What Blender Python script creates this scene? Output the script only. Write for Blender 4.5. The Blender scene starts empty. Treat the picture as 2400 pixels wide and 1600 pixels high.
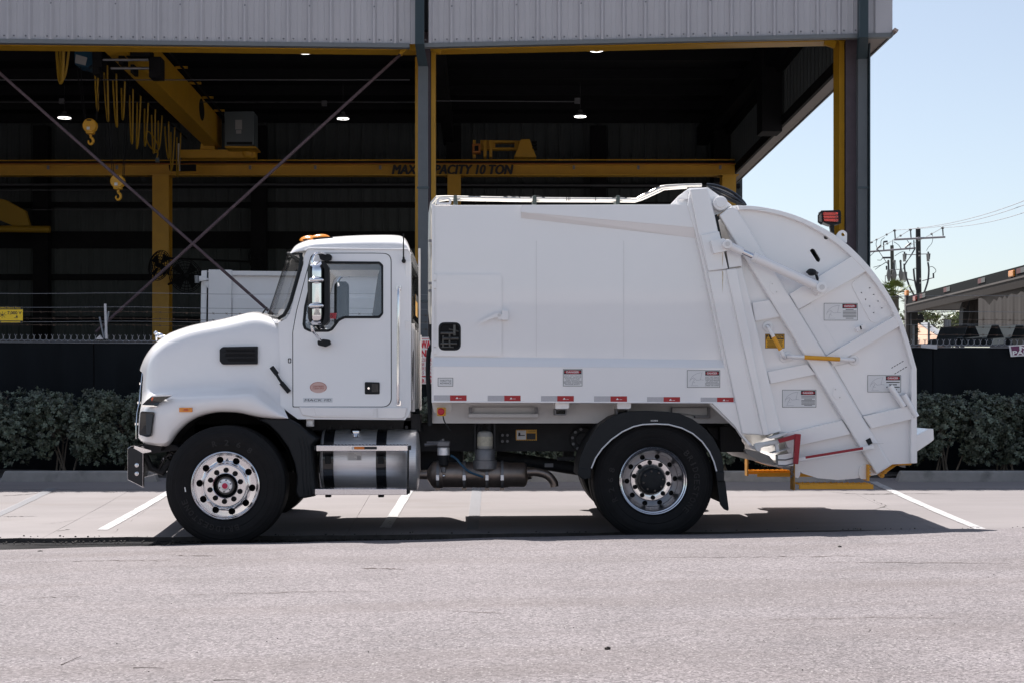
import bpy, bmesh, math, random
from mathutils import Vector, Matrix
from mathutils.geometry import tessellate_polygon
R = math.radians
random.seed(7)
sc = bpy.context.scene
COL = sc.collection

# ------------------------------------------------------------------ camera
F, U0, V0, H = 3400.0, 1130.0, 925.0, 1.294      # focal length and vanishing point in photo pixels, eye height
cam_d = bpy.data.cameras.new('camera')
cam = bpy.data.objects.new('camera', cam_d); COL.objects.link(cam)
cam.location = (0, 0, H); cam.rotation_euler = (R(90), 0, 0)
cam_d.sensor_width = 36; cam_d.lens = 36*F/2400
cam_d.shift_x = (1200-U0)/2400; cam_d.shift_y = (V0-800)/2400
cam_d.clip_end = 4000; cam_d.clip_start = .05
sc.camera = cam

# ------------------------------------------------------------------ light
TX, TY = .30, .50                                # shadow run per metre of height, right and towards the camera
to_sun = Vector((-TX, TY, 1)).normalized()
elev = math.asin(to_sun.z); azim = math.atan2(to_sun.x, to_sun.y)
wd = bpy.data.worlds.new('World'); sc.world = wd; wd.use_nodes = True
nt = wd.node_tree; bg = nt.nodes['Background']
sky = nt.nodes.new('ShaderNodeTexSky'); sky.sky_type = 'NISHITA'; sky.sun_disc = False
sky.sun_elevation = elev; sky.sun_rotation = azim
sky.air_density = 1.0; sky.dust_density = .9; sky.ozone_density = 1.0; sky.altitude = 0
hz = nt.nodes.new('ShaderNodeHueSaturation'); hz.inputs['Saturation'].default_value = .70; hz.inputs['Value'].default_value = .97   # thin haze pales the blue
nt.links.new(sky.outputs[0], hz.inputs['Color']); nt.links.new(hz.outputs[0], bg.inputs[0]); bg.inputs[1].default_value = .08
sun_d = bpy.data.lights.new('sun', 'SUN'); sun_d.energy = 5.0; sun_d.angle = R(.53); sun_d.color = (1, .945, .90)
sun = bpy.data.objects.new('sun', sun_d); COL.objects.link(sun)
sun.rotation_euler = to_sun.to_track_quat('Z', 'Y').to_euler(); sun.location = (-20, 25, 60)
vs = sc.view_settings
vs.view_transform = 'Standard'; vs.look = 'None'; vs.gamma = 1; vs.use_curve_mapping = False
vs.exposure = .94
sc.cycles.max_bounces = 8; sc.cycles.use_denoising = True

# ------------------------------------------------------------------ photo pixels to places
def W(u, v, Y): return Vector(((u-U0)*Y/F, Y, H+(V0-v)*Y/F))
def zoom(x0, y0, s):
    def f(*pts):
        r = [(x0+x/s, y0+y/s) for x, y in pts]
        return r if len(r) > 1 else r[0]
    return f
zA = zoom(280, 520, 2.0105); zB = zoom(960, 400, 2.614); zC = zoom(1560, 400, 1.96); zD = zoom(660, 920, 2.94)
zE = zoom(0, 0, 2.352); zF = zoom(0, 380, 2.01); zG = zoom(940, 0, 1.9932); zH = zoom(2000, 440, 2.178)
zI = zoom(1640, 960, 3.92); zJ = zoom(1880, 0, 4.9); zK = zoom(0, 700, 3.5625); zL = zoom(2080, 600, 6.03)
zM = zoom(2000, 440, 5.88); zN = zoom(40, 100, 3.92); zO = zoom(380, 980, 5.059); zP = zoom(1320, 940, 4.611)
zQ = zoom(1560, 420, 5.2275); zR = zoom(1780, 660, 3.564); zS = zoom(600, 530, 5.113)
def lerp(a, b, t): return a+(b-a)*t
def interp(tab, x):
    if x <= tab[0][0]: return tab[0][1]
    for (a, b), (c, d) in zip(tab, tab[1:]):
        if x <= c: return b+(d-b)*(x-a)/(c-a) if c > a else d
    return tab[-1][1]
def smooth_line(pts, n=6):
    out = []
    P = [Vector(p) for p in pts]
    for i in range(len(P)-1):
        p0 = P[i-1] if i else P[0]*2-P[1]
        p1, p2 = P[i], P[i+1]
        p3 = P[i+2] if i+2 < len(P) else P[-1]*2-P[-2]
        for k in range(n):
            t = k/n
            out.append(.5*((2*p1)+(p2-p0)*t+(2*p0-5*p1+4*p2-p3)*t*t+(3*p1-p0-3*p2+p3)*t**3))
    out.append(P[-1]); return out
def round_poly(pts, r, n=5):
    """round the corners of a closed polygon in pixels; r a number or a list"""
    out = []; N = len(pts)
    for i in range(N):
        p = Vector(pts[i]); a = Vector(pts[i-1]); b = Vector(pts[(i+1) % N])
        rr = r[i] if isinstance(r, (list, tuple)) else r
        d1 = (a-p); d2 = (b-p); l = min(rr, d1.length*.48, d2.length*.48)
        if l < .05: out.append(tuple(p)); continue
        q1 = p+d1.normalized()*l; q2 = p+d2.normalized()*l
        for k in range(n+1):
            t = k/n; out.append(tuple((1-t)**2*q1+2*t*(1-t)*p+t*t*q2))
    return out
def rect(x0, y0, x1, y1): return [(x0, y0), (x1, y0), (x1, y1), (x0, y1)]
def band(p, q, w):
    """four corners of a straight strip of width w from p to q (pixels)"""
    p, q = Vector(p), Vector(q); d = (q-p).normalized(); n = Vector((-d.y, d.x))*w/2
    return [tuple(p+n), tuple(q+n), tuple(q-n), tuple(p-n)]

# ------------------------------------------------------------------ materials
MATS = {}
def mat(name, col, rough=.5, metal=0., var=0., vscale=3., bump=0., bscale=40., coat=0., emit=None, estr=1., trans=0., alpha=None, rvar=0., spec=None, grime=None, stretch=(1, 1, 1), bdetail=4):
    if name in MATS: return MATS[name]
    m = bpy.data.materials.new(name); m.use_nodes = True; MATS[name] = m
    n = m.node_tree.nodes; l = m.node_tree.links; b = n['Principled BSDF']
    c4 = (*col, 1) if len(col) == 3 else col
    b.inputs['Base Color'].default_value = c4
    b.inputs['Roughness'].default_value = rough; b.inputs['Metallic'].default_value = metal
    if coat: b.inputs['Coat Weight'].default_value = coat; b.inputs['Coat Roughness'].default_value = .04
    if spec is not None: b.inputs['Specular IOR Level'].default_value = spec
    if trans: b.inputs['Transmission Weight'].default_value = trans
    if alpha is not None: b.inputs['Alpha'].default_value = alpha
    if emit: b.inputs['Emission Color'].default_value = (*emit, 1); b.inputs['Emission Strength'].default_value = estr
    if var or bump or rvar or grime:
        g = n.new('ShaderNodeNewGeometry')
        mp = n.new('ShaderNodeMapping'); mp.inputs['Scale'].default_value = stretch
        l.new(g.outputs['Position'], mp.inputs[0])
        nz = n.new('ShaderNodeTexNoise'); nz.inputs['Scale'].default_value = vscale; nz.inputs['Detail'].default_value = 6; nz.inputs['Roughness'].default_value = .62
        l.new(mp.outputs[0], nz.inputs[0])
        if var:
            rp = n.new('ShaderNodeMapRange'); rp.inputs[1].default_value = .25; rp.inputs[2].default_value = .75
            rp.inputs[3].default_value = 1-var; rp.inputs[4].default_value = 1+var
            l.new(nz.outputs[0], rp.inputs[0])
            mx = n.new('ShaderNodeVectorMath'); mx.operation = 'SCALE'; mx.inputs[0].default_value = c4[:3]
            l.new(rp.outputs[0], mx.inputs['Scale']); last = mx.outputs[0]
            if grime:
                nz3 = n.new('ShaderNodeTexNoise'); nz3.inputs['Scale'].default_value = grime[1]; nz3.inputs['Detail'].default_value = 8
                l.new(mp.outputs[0], nz3.inputs[0])
                r3 = n.new('ShaderNodeMapRange'); r3.inputs[1].default_value = grime[2]; r3.inputs[2].default_value = grime[2]+.22
                l.new(nz3.outputs[0], r3.inputs[0])
                mm = n.new('ShaderNodeMix'); mm.data_type = 'RGBA'; l.new(r3.outputs[0], mm.inputs[0])
                l.new(last, mm.inputs[6]); mm.inputs[7].default_value = (*grime[0], 1); last = mm.outputs[2]
            l.new(last, b.inputs['Base Color'])
        if rvar:
            r2 = n.new('ShaderNodeMapRange'); r2.inputs[3].default_value = max(0, rough-rvar); r2.inputs[4].default_value = min(1, rough+rvar)
            l.new(nz.outputs[0], r2.inputs[0]); l.new(r2.outputs[0], b.inputs['Roughness'])
        if bump:
            nb = n.new('ShaderNodeTexNoise'); nb.inputs['Scale'].default_value = bscale; nb.inputs['Detail'].default_value = bdetail
            l.new(mp.outputs[0], nb.inputs[0])
            bp = n.new('ShaderNodeBump'); bp.inputs['Strength'].default_value = bump; bp.inputs['Distance'].default_value = .01
            l.new(nb.outputs[0], bp.inputs['Height']); l.new(bp.outputs[0], b.inputs['Normal'])
    return m

# ------------------------------------------------------------------ objects
PLOC = {}
def tag(o, label=None, cat=None, group=None, kind=None):
    if label: o['label'] = label
    if cat: o['category'] = cat
    if group: o['group'] = group
    if kind: o['kind'] = kind
    return o
def adopt(o, parent):
    if parent is not None:
        o.parent = parent
        o.matrix_parent_inverse = Matrix.Translation(PLOC.get(parent.name, Vector())).inverted()
def thing(name, loc, label, cat, group=None):
    o = bpy.data.objects.new(name, None); COL.objects.link(o); o.location = loc
    o.empty_display_size = .2; PLOC[o.name] = Vector(loc); return tag(o, label, cat, group)
def place(name, me, parent=None, loc=None, rot=None, scale=None):
    o = bpy.data.objects.new(name, me); COL.objects.link(o)
    adopt(o, parent)
    if loc is not None: o.location = loc
    if rot is not None: o.rotation_euler = rot
    if scale is not None: o.scale = scale
    return o
class MB:
    def __init__(s): s.v = []; s.f = []; s.fm = []; s.m = 0
    def add(s, vs, fs):
        o = len(s.v); s.v += [tuple(x) for x in vs]; s.f += [tuple(i+o for i in f) for f in fs]; s.fm += [s.m]*len(fs); return s
    def quad(s, a, b, c, d): return s.add([a, b, c, d], [(0, 1, 2, 3)])
    def box(s, c, d, rot=None):
        hx, hy, hz = d[0]/2, d[1]/2, d[2]/2
        vs = [Vector((x, y, z)) for x in (-hx, hx) for y in (-hy, hy) for z in (-hz, hz)]
        if rot is not None: vs = [rot @ p for p in vs]
        c = Vector(c)
        return s.add([p+c for p in vs], [(0, 1, 3, 2), (4, 6, 7, 5), (0, 4, 5, 1), (2, 3, 7, 6), (0, 2, 6, 4), (1, 5, 7, 3)])
    def box2(s, a, b): return s.box([(a[i]+b[i])/2 for i in range(3)], [abs(b[i]-a[i]) for i in range(3)])
    def prism(s, top, off):
        """closed polygon (3d points) swept by vector off"""
        n = len(top); off = Vector(off); vs = [Vector(p) for p in top]+[Vector(p)+off for p in top]
        tr = tessellate_polygon([[Vector(p) for p in top]])
        fs = [tuple(t) for t in tr]+[tuple(i+n for i in reversed(t)) for t in tr]
        fs += [(i, i+n, (i+1) % n+n, (i+1) % n) for i in range(n)]
        return s.add(vs, fs)
    def loft(s, rings, closed=True, caps=True):
        n = len(rings[0]); vs = [p for r in rings for p in r]; fs = []
        for k in range(len(rings)-1):
            for i in range(n if closed else n-1):
                j = (i+1) % n
                fs.append((k*n+i, k*n+j, (k+1)*n+j, (k+1)*n+i))
        if caps and closed:
            fs.append(tuple(range(n-1, -1, -1))); fs.append(tuple(range((len(rings)-1)*n, len(rings)*n)))
        return s.add(vs, fs)
    def tube(s, path, r, n=10, caps=True):
        P = [Vector(p) for p in path]; rings = []; ref = None
        for i, p in enumerate(P):
            t = (P[min(i+1, len(P)-1)]-P[max(i-1, 0)])
            if t.length < 1e-9: t = Vector((0, 0, 1))
            t.normalize()
            if ref is None: ref = Vector((0, 0, 1)) if abs(t.z) < .9 else Vector((1, 0, 0))
            a = t.cross(ref)
            if a.length < 1e-6: a = t.cross(Vector((0, 1, 0)))
            a.normalize(); b = a.cross(t); ref = b
            rr = r[i] if isinstance(r, (list, tuple)) else r
            rings.append([p+(a*math.cos(2*math.pi*k/n)+b*math.sin(2*math.pi*k/n))*rr for k in range(n)])
        return s.loft(rings, True, caps)
    def cyl(s, a, b, r, n=20, r2=None): return s.tube([a, b], [r, r if r2 is None else r2], n)
    def lathe(s, c, axis, prof, n=32, closed=False):
        """prof: (distance along axis, radius)"""
        ax = Vector(axis).normalized(); a = ax.orthogonal().normalized(); b = ax.cross(a); c = Vector(c)
        rings = [[c+ax*h+(a*math.cos(2*math.pi*k/n)+b*math.sin(2*math.pi*k/n))*max(r, 1e-5) for k in range(n)] for h, r in prof]
        return s.loft(rings, True, False)
    def grid(s, rows): return s.loft(rows, False, False)
    def ball(s, c, r, n=12, m=8):
        rr = r if isinstance(r, (list, tuple)) else (r, r, r); c = Vector(c)
        rows = [[c+Vector((rr[0]*math.sin(math.pi*j/m)*math.cos(2*math.pi*i/n), rr[1]*math.sin(math.pi*j/m)*math.sin(2*math.pi*i/n), rr[2]*math.cos(math.pi*j/m))) for i in range(n)] for j in range(m+1)]
        return s.loft(rows, True, False)
    def mesh(s, name, mats, smooth=False, angle=35):
        me = bpy.data.meshes.new(name); me.from_pydata([tuple(v) for v in s.v], [], s.f); me.validate()
        for m in (mats if isinstance(mats, (list, tuple)) else [mats]): me.materials.append(m)
        if len(me.polygons) == len(s.fm): me.polygons.foreach_set('material_index', s.fm)
        bm = bmesh.new(); bm.from_mesh(me); bmesh.ops.remove_doubles(bm, verts=bm.verts, dist=1e-5)
        bmesh.ops.recalc_face_normals(bm, faces=bm.faces)
        if smooth:
            for f in bm.faces: f.smooth = True
            for e in bm.edges:
                if len(e.link_faces) == 2 and e.calc_face_angle(0) > R(angle): e.smooth = False
        bm.to_mesh(me); bm.free(); return me
    def build(s, name, m, parent=None, smooth=False, bevel=0, seg=2, subd=0, angle=35):
        o = place(name, s.mesh(name, m, smooth, angle), parent)
        if subd: md = o.modifiers.new('s', 'SUBSURF'); md.levels = subd; md.render_levels = subd
        if bevel:
            md = o.modifiers.new('b', 'BEVEL'); md.width = bevel; md.segments = seg; md.limit_method = 'ANGLE'; md.angle_limit = R(40); md.harden_normals = False
        return o
def plate(name, outer, Y, thick, m, parent=None, holes=(), bevel=0, warp=None, seg=2):
    """flat sheet cut to an outline in photo pixels, near face at depth Y, thickness away from the camera (Y may be a function of (u,v))"""
    fy = Y if callable(Y) else (lambda u, v: Y)
    loops = [outer]+list(holes)
    flat = [[Vector((u, -v, 0)) for u, v in lp] for lp in loops]
    tr = tessellate_polygon(flat)
    pts = [p for lp in loops for p in lp]
    front = [W(u, v, fy(u, v)) for u, v in pts]
    back = [p+Vector((0, thick, 0)) for p in front]
    n = len(pts); fs = [tuple(t) for t in tr]+[tuple(i+n for i in reversed(t)) for t in tr]
    o = 0
    for lp in loops:
        k = len(lp)
        fs += [(o+i, o+i+n, o+(i+1) % k+n, o+(i+1) % k) for i in range(k)]; o += k
    b = MB(); b.add(front+back, fs)
    return b.build(name, m, parent, bevel=bevel, seg=seg)
def circle(c, r, n=24, ry=None):
    return [(c[0]+r*math.cos(2*math.pi*i/n), c[1]+(ry or r)*math.sin(2*math.pi*i/n)) for i in range(n)]
TXT = {}
def text_mesh(s, bold=0., shear=0., space=1.):
    key = (s, bold, shear, space)
    if key in TXT: return TXT[key]
    cu = bpy.data.curves.new('t', 'FONT'); cu.body = s; cu.size = 1; cu.align_x = 'CENTER'; cu.align_y = 'CENTER'
    cu.offset = bold; cu.shear = shear; cu.space_character = space; cu.extrude = 0; cu.resolution_u = 3
    ob = bpy.data.objects.new('t', cu); COL.objects.link(ob)
    dg = bpy.context.evaluated_depsgraph_get(); dg.update()
    me = bpy.data.meshes.new_from_object(ob.evaluated_get(dg), depsgraph=dg)
    V = [v.co.copy() for v in me.vertices]; Fs = [tuple(p.vertices) for p in me.polygons]
    bpy.data.objects.remove(ob); bpy.data.curves.remove(cu); bpy.data.meshes.remove(me)
    if V:
        x0 = min(v.x for v in V); x1 = max(v.x for v in V); y0 = min(v.y for v in V); y1 = max(v.y for v in V)
        V = [Vector(((v.x-(x0+x1)/2)/(x1-x0), (v.y-(y0+y1)/2)/(y1-y0), 0)) for v in V]
    TXT[key] = (V, Fs); return TXT[key]
def put_text(mb, s, c, right, up, bold=0., shear=0., space=1.):
    """flat lettering filling the box c +- right/2 +- up/2"""
    V, Fs = text_mesh(s, bold, shear, space); c = Vector(c); right = Vector(right); up = Vector(up)
    mb.add([c+right*v.x+up*v.y for v in V], Fs)
def px_text(mb, s, box, Y, **k):
    """lettering that fills a pixel box on the plane at depth Y"""
    x0, y0, x1, y1 = box
    c = W((x0+x1)/2, (y0+y1)/2, Y)
    put_text(mb, s, c, W(x1, y0, Y)-W(x0, y0, Y), W(x0, y0, Y)-W(x0, y1, Y), **k)
def px_quad(mb, pts, Y): mb.add([W(u, v, Y) for u, v in pts], [tuple(range(len(pts)))])

# ------------------------------------------------------------------ ground
def cl(x, a, b): return max(a, min(b, x))
def z_gut(X): return .0095*(cl(X, -7, 7)+2.2)
def z_edge(X): return .07+(.024 if X < -.47 else .019)*(cl(X, -7, 7)+.47)+.003*math.sin(X*2.1)+.002*math.sin(X*5.3+1)
def z_road(X, Y):
    d = 12.35-Y
    return z_edge(X)+(.074*d if d < 1.2 else .0888+.010*min(d-1.2, 5) - .004*max(0, d-6.2))
def z_ap(X, Y):
    t = cl((Y-12.95)/3.8, 0, 1); d = min(Y, 17.25)-12.95; return .035+z_gut(X)*(1-t)+.022*t+.047*d+.0030*d*d
Y_LIP = 12.95
asphalt = mat('asphalt', (.168, .151, .156), .9, var=.16, vscale=1.3, bump=.9, bscale=95)
def asphalt_nodes():
    m = MATS['asphalt']; n = m.node_tree.nodes; l = m.node_tree.links; b = n['Principled BSDF']
    g = n.new('ShaderNodeNewGeometry')
    src = b.inputs['Base Color'].links[0].from_socket
    # crushed-stone aggregate
    vo = n.new('ShaderNodeTexVoronoi'); vo.inputs['Scale'].default_value = 90; l.new(g.outputs['Position'], vo.inputs[0])
    hs = n.new('ShaderNodeSeparateColor'); l.new(vo.outputs['Color'], hs.inputs[0])
    mr = n.new('ShaderNodeMapRange'); mr.inputs[1].default_value = 0; mr.inputs[2].default_value = 1; mr.inputs[3].default_value = .55; mr.inputs[4].default_value = 1.45
    l.new(hs.outputs[0], mr.inputs[0])
    pw = n.new('ShaderNodeMath'); pw.operation = 'POWER'; pw.inputs[1].default_value = 1.0; l.new(mr.outputs[0], pw.inputs[0])
    sc_ = n.new('ShaderNodeVectorMath'); sc_.operation = 'SCALE'; l.new(src, sc_.inputs[0]); l.new(pw.outputs[0], sc_.inputs['Scale'])
    # brownish tyre-scuffed bands running along the street
    mp = n.new('ShaderNodeMapping'); mp.inputs['Scale'].default_value = (.2, 1.3, 1); l.new(g.outputs['Position'], mp.inputs[0])
    nz = n.new('ShaderNodeTexNoise'); nz.inputs['Scale'].default_value = 1.6; nz.inputs['Detail'].default_value = 7; l.new(mp.outputs[0], nz.inputs[0])
    r1 = n.new('ShaderNodeMapRange'); r1.inputs[1].default_value = .47; r1.inputs[2].default_value = .72; r1.inputs[4].default_value = .5; l.new(nz.outputs[0], r1.inputs[0])
    mx = n.new('ShaderNodeMix'); mx.data_type = 'RGBA'; l.new(r1.outputs[0], mx.inputs[0]); l.new(sc_.outputs[0], mx.inputs[6]); mx.inputs[7].default_value = (.118, .098, .094, 1)
    # sparse bright stones
    vo2 = n.new('ShaderNodeTexVoronoi'); vo2.inputs['Scale'].default_value = 70; l.new(g.outputs['Position'], vo2.inputs[0])
    s2 = n.new('ShaderNodeSeparateColor'); l.new(vo2.outputs['Color'], s2.inputs[0])
    gt = n.new('ShaderNodeMath'); gt.operation = 'GREATER_THAN'; gt.inputs[1].default_value = .9; l.new(s2.outputs[0], gt.inputs[0])
    lt = n.new('ShaderNodeMath'); lt.operation = 'LESS_THAN'; lt.inputs[1].default_value = .35; l.new(vo2.outputs['Distance'], lt.inputs[0])
    an = n.new('ShaderNodeMath'); an.operation = 'MULTIPLY'; l.new(gt.outputs[0], an.inputs[0]); l.new(lt.outputs[0], an.inputs[1])
    m2 = n.new('ShaderNodeMix'); m2.data_type = 'RGBA'; l.new(an.outputs[0], m2.inputs[0]); l.new(mx.outputs[2], m2.inputs[6]); m2.inputs[7].default_value = (.30, .28, .275, 1)
    l.new(m2.outputs[2], b.inputs['Base Color'])
asphalt_nodes()
concrete = mat('concrete', (.192, .176, .177), .85, var=.16, vscale=.9, bump=.25, bscale=60, grime=((.145, .125, .118), 1.1, .56), stretch=(.35, 1.6, 1))
wet = mat('wet_gutter', (.018, .018, .020), .25, var=.3, vscale=4, bump=.25, bscale=9, rvar=.22, stretch=(.4, 1.5, 1))
gut_con = mat('gutter_concrete', (.10, .095, .09), .8, var=.35, vscale=5, bump=.4, bscale=30)
lip_m = mat('dirty_lip', (.045, .04, .037), .9, var=.5, vscale=12, bump=.6, bscale=25)
soil = mat('soil', (.035, .03, .026), .95, var=.4, vscale=8, bump=.6, bscale=20)
yard_m = mat('yard_ground', (.16, .15, .14), .9, var=.2, vscale=.6, bump=.3, bscale=20)
def xs_list(a, b, inner): return [a, -60, -25, -12]+[(-9+i*18/inner) for i in range(inner+1)]+[12, 25, 60, b]
def sheet(name, m, ys, zf, inner=60, x0=-220, x1=220):
    b = MB(); X = xs_list(x0, x1, inner)
    b.grid([[Vector((x, y, zf(x, y))) for x in X] for y in ys])
    return tag(b.build(name, m, smooth=True), kind='structure')
b = MB(); b.quad((-1500, -600, -.35), (1500, -600, -.35), (1500, 1800, -.35), (-1500, 1800, -.35)); tag(b.build('ground', yard_m), kind='structure')
def z_road_end(X, Y): return z_road(X, Y) if Y < 12.36 else z_gut(X)-.05
road = sheet('road', asphalt, [-220, -60, -20, -8, 0, 3, 5, 6, 7, 8, 9, 10, 10.5, 11, 11.25, 11.6, 12, 12.2, 12.35, 12.365], z_road_end, 120)
gutter = sheet('gutter', wet, [12.36, 12.5, 12.62, 12.8, Y_LIP+.06], lambda X, Y: z_gut(X)-.004-.006*math.sin((Y-12.36)*5), 60)
# apron: bed with separate concrete slabs and open joints between them
apron = sheet('apron', gut_con, [Y_LIP+.05, 13.4, 13.9, 14.4, 14.9, 15.4, 15.9, 16.4, 16.8, 17.25], lambda X, Y: z_ap(X, Y)-.03, 40)
XJ = [-60, -14.6, -11.9, -9.2, -6.55, -3.93, -1.22, 1.42, 4.06, 6.72, 9.4, 12.1, 14.8, 60]
YJ = [Y_LIP, 16.24, 17.24]
SL = []
for i in range(len(XJ)-1):
    for j in range(2):
        x0, x1, y0, y1 = XJ[i]+.0015, XJ[i+1]-.0015, YJ[j]+(.003 if j else 0), YJ[j+1]-.003
        nx = 14 if x1-x0 < 5 else 4
        mb = MB(); top = []
        for k in range(4 if j else 12):
            y = lerp(y0, y1, k/(3 if j else 11)); row = []
            for q in range(nx+1):
                x = lerp(x0, x1, q/nx)
                yy = y+(random.uniform(-.008, .03) if (k == 0 and j == 0 and 0 < q < nx) else 0)
                row.append(Vector((x, yy, z_ap(x, yy)+random.uniform(-.001, .001))))
            top.append(row)
        dn = Vector((0, 0, -.06))
        mb.grid(top)
        mb.m = 1; mb.grid([top[0], [p+dn for p in top[0]]]); mb.m = 0; mb.grid([top[-1], [p+dn for p in top[-1]]])
        mb.grid([[r[0] for r in top], [r[0]+dn for r in top]]); mb.grid([[r[-1] for r in top], [r[-1]+dn for r in top]])
        mb.build('concrete_slab', [concrete, lip_m], apron)
bed = sheet('planting_bed', soil, [17.24, 17.6, 18.2, 18.9], lambda X, Y: z_ap(X, 17.25)+.01+.03*math.sin(X*3+Y*5), 60)
yard = sheet('yard', yard_m, [18.9, 25, 40, 80, 200, 900], lambda X, Y: .30, 10, -900, 900)
def on_apron(u, v):
    Y = 14.
    for _ in range(120):
        X = (u-U0)*Y/F; Y = .7*Y+.3*(H-z_ap(X, Y))*F/(v-V0)
    return (u-U0)*Y/F, Y
def stripe(p, q, w, m, lift=.005):
    (x0, y0), (x1, y1) = on_apron(*p), on_apron(*q)
    N = 22; L = []; Rr = []
    for k in range(N+1):
        t = k/N; x = lerp(x0, x1, t); y = lerp(y0, y1, t); e = .004*random.uniform(-1, 1)
        L.append(Vector((x-w/2+e, y, z_ap(x, y)+lift))); Rr.append(Vector((x+w/2-e, y, z_ap(x, y)+lift)))
    return MB().grid([L, Rr]).build('parking_line', m, apron)
def worn_paint(name, col, keep):
    m = mat(name, col, .7, var=.08, vscale=5)
    n = m.node_tree.nodes; l = m.node_tree.links; b = n['Principled BSDF']; g = n.new('ShaderNodeNewGeometry')
    nz = n.new('ShaderNodeTexNoise'); nz.inputs['Scale'].default_value = 14; nz.inputs['Detail'].default_value = 8; nz.inputs['Roughness'].default_value = .7; l.new(g.outputs['Position'], nz.inputs[0])
    r = n.new('ShaderNodeMapRange'); r.inputs[1].default_value = .62-keep*.42; r.inputs[2].default_value = .70-keep*.42; l.new(nz.outputs[0], r.inputs[0])
    l.new(r.outputs[0], b.inputs['Alpha']); return m
paint = worn_paint('line_paint', (.37, .365, .37), .64)
paint_old = mat('line_paint_faded', (.25, .255, .275), .8, var=.06, vscale=2, alpha=.6)
stripe((240, 1241), (415, 1141), .10, paint)
stripe((903, 1236), (962, 1142), .10, paint)
stripe((2300, 1240), (2046, 1128), .10, paint)
stripe((1108, 1240), (1118, 1140), .11, paint_old)
stripe((-40, 1222), (125, 1144), .11, paint_old)
# cracks in the slabs: dark sunken slivers
crack_m = mat('crack', (.06, .05, .045), .95)
def crack(pts, w=.012):
    P = []
    for a, b in zip(pts, pts[1:]):
        for k in range(7): P.append((lerp(a[0], b[0], k/7), lerp(a[1], b[1], k/7)))
    P.append(pts[-1]); L = []; Q = []
    for i, (u, v) in enumerate(P):
        x, y = on_apron(u, v); ww = w*random.uniform(.15, 1)*(1-abs(2*i/(len(P)-1)-1)**3); x += random.uniform(-.012, .012); y += random.uniform(-.012, .012)
        L.append(Vector((x, y-ww, z_ap(x, y)+.004))); Q.append(Vector((x, y+ww, z_ap(x, y)+.004)))
    MB().grid([L, Q]).build('crack', crack_m, apron)
crack(zoom(0, 1080, 3.36)((0, 272), (130, 266), (320, 250), (530, 246)), .02)
crack(zoom(0, 1080, 3.36)((830, 243), (930, 242)), .015)
crack(zoom(0, 1080, 3.36)((20, 437), (120, 434), (300, 433)), .015)
crack(zoom(0, 1080, 3.36)((1300, 290), (1130, 400), (1000, 495)), .012)
crack(zoom(0, 1080, 3.36)((960, 520), (860, 580)), .016)
crack(zoom(0, 1080, 3.36)((300, 500), (480, 480), (700, 450), (900, 430)), .006)
crack(zoom(0, 1080, 3.36)((440, 550), (560, 535)), .02)
crack(zI((1180, 748), (1330, 765), (1560, 772), (1750, 770), (2000, 768), (2330, 770)), .022)
crack(zI((1540, 795), (1640, 850), (1720, 880), (1600, 915)), .018)
crack(zoom(1300, 1080, 2.138)((1720, 260), (1760, 280), (1850, 305)), .014)
crack(zoom(600, 1100, 2.613)((960, 128), (1090, 126), (1180, 120)), .02)
# broken aggregate and litter lying in the gutter and on the road
peb = mat('pebble', (.055, .05, .047), .95); twig_m = mat('twig', (.06, .045, .035), .9); leaf_dry = mat('dry_leaf', (.03, .022, .018), .8)
def on_road(u, v):
    Y = 10.
    for _ in range(60):
        X = (u-U0)*Y/F; Y = .5*Y+.5*(H-z_road(X, Y))*F/(v-V0)
    X = (u-U0)*Y/F; return Vector((X, Y, z_road(X, Y)))
def small_stone(p, s, m, name, label, cat, flat=.5):
    mb = MB(); rnd = random.Random(int(p[0]*1000))
    mb.ball((0, 0, 0), (s, s*.8, s*flat), 7, 5)
    mb.v = [tuple(c*(1+rnd.uniform(-.25, .25)) for c in q) for q in mb.v]
    o = mb.build(name, m); o.location = (p[0], p[1], p[2]+s*flat*.7); return tag(o, label, cat)
small_stone(on_road(1424, 1520), .013, leaf_dry, 'dark_stone', 'dark pebble on the asphalt in the middle foreground', 'stone')
small_stone(on_road(1968, 1281), .014, peb, 'dark_stone', 'dark pebble on the asphalt below the rear of the truck', 'stone')
small_stone(on_road(94, 1291), .022, peb, 'dark_stone', 'dark flat chip on the asphalt at far left near gutter', 'stone', .25)
def twig(pts, r, label):
    P = [on_road(u, v)+Vector((0, 0, r+.003*random.random())) for u, v in pts]
    tag(MB().tube(smooth_line(P, 4), [r*(1-.6*i/(4*(len(P)-1))) for i in range(4*(len(P)-1)+1)], 6).build('twig', twig_m, smooth=True), label, 'twig')
twig([(143, 1558), (165, 1549), (192, 1537)], .0018, 'thin brown twig lying on the asphalt at bottom left')
twig([(312, 1566), (345, 1564), (384, 1567)], .0016, 'curved twig on the asphalt right of the straight twig')
twig([(500, 1594), (540, 1593), (575, 1595)], .0016, 'twig at the bottom edge of the picture')
mb = MB(); rnd = random.Random(3)
for i in range(900):
    X = rnd.uniform(-5.5, 5.5); Y = rnd.gauss(12.9, .07); 
    if Y < 12.42: continue
    z = z_ap(X, Y) if Y > Y_LIP+.03 else z_gut(X); s = rnd.uniform(.003, .012)
    mb.ball((X, Y, z+s*.4), (s, s, s*.7), 5, 3)
tag(mb.build('gutter_gravel', peb), kind='stuff', label='loose gravel washed along the gutter lip')
mb = MB()
for i in range(70):
    u = rnd.uniform(0, 2400); v = rnd.uniform(1300, 1600); p = on_road(u, v); s = rnd.uniform(.0015, .004)
    mb.ball((p.x, p.y, p.z+s*.4), (s, s, s*.7), 5, 3)
tag(mb.build('road_grit', peb), kind='stuff', label='fine dark grit scattered over the asphalt')
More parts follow.
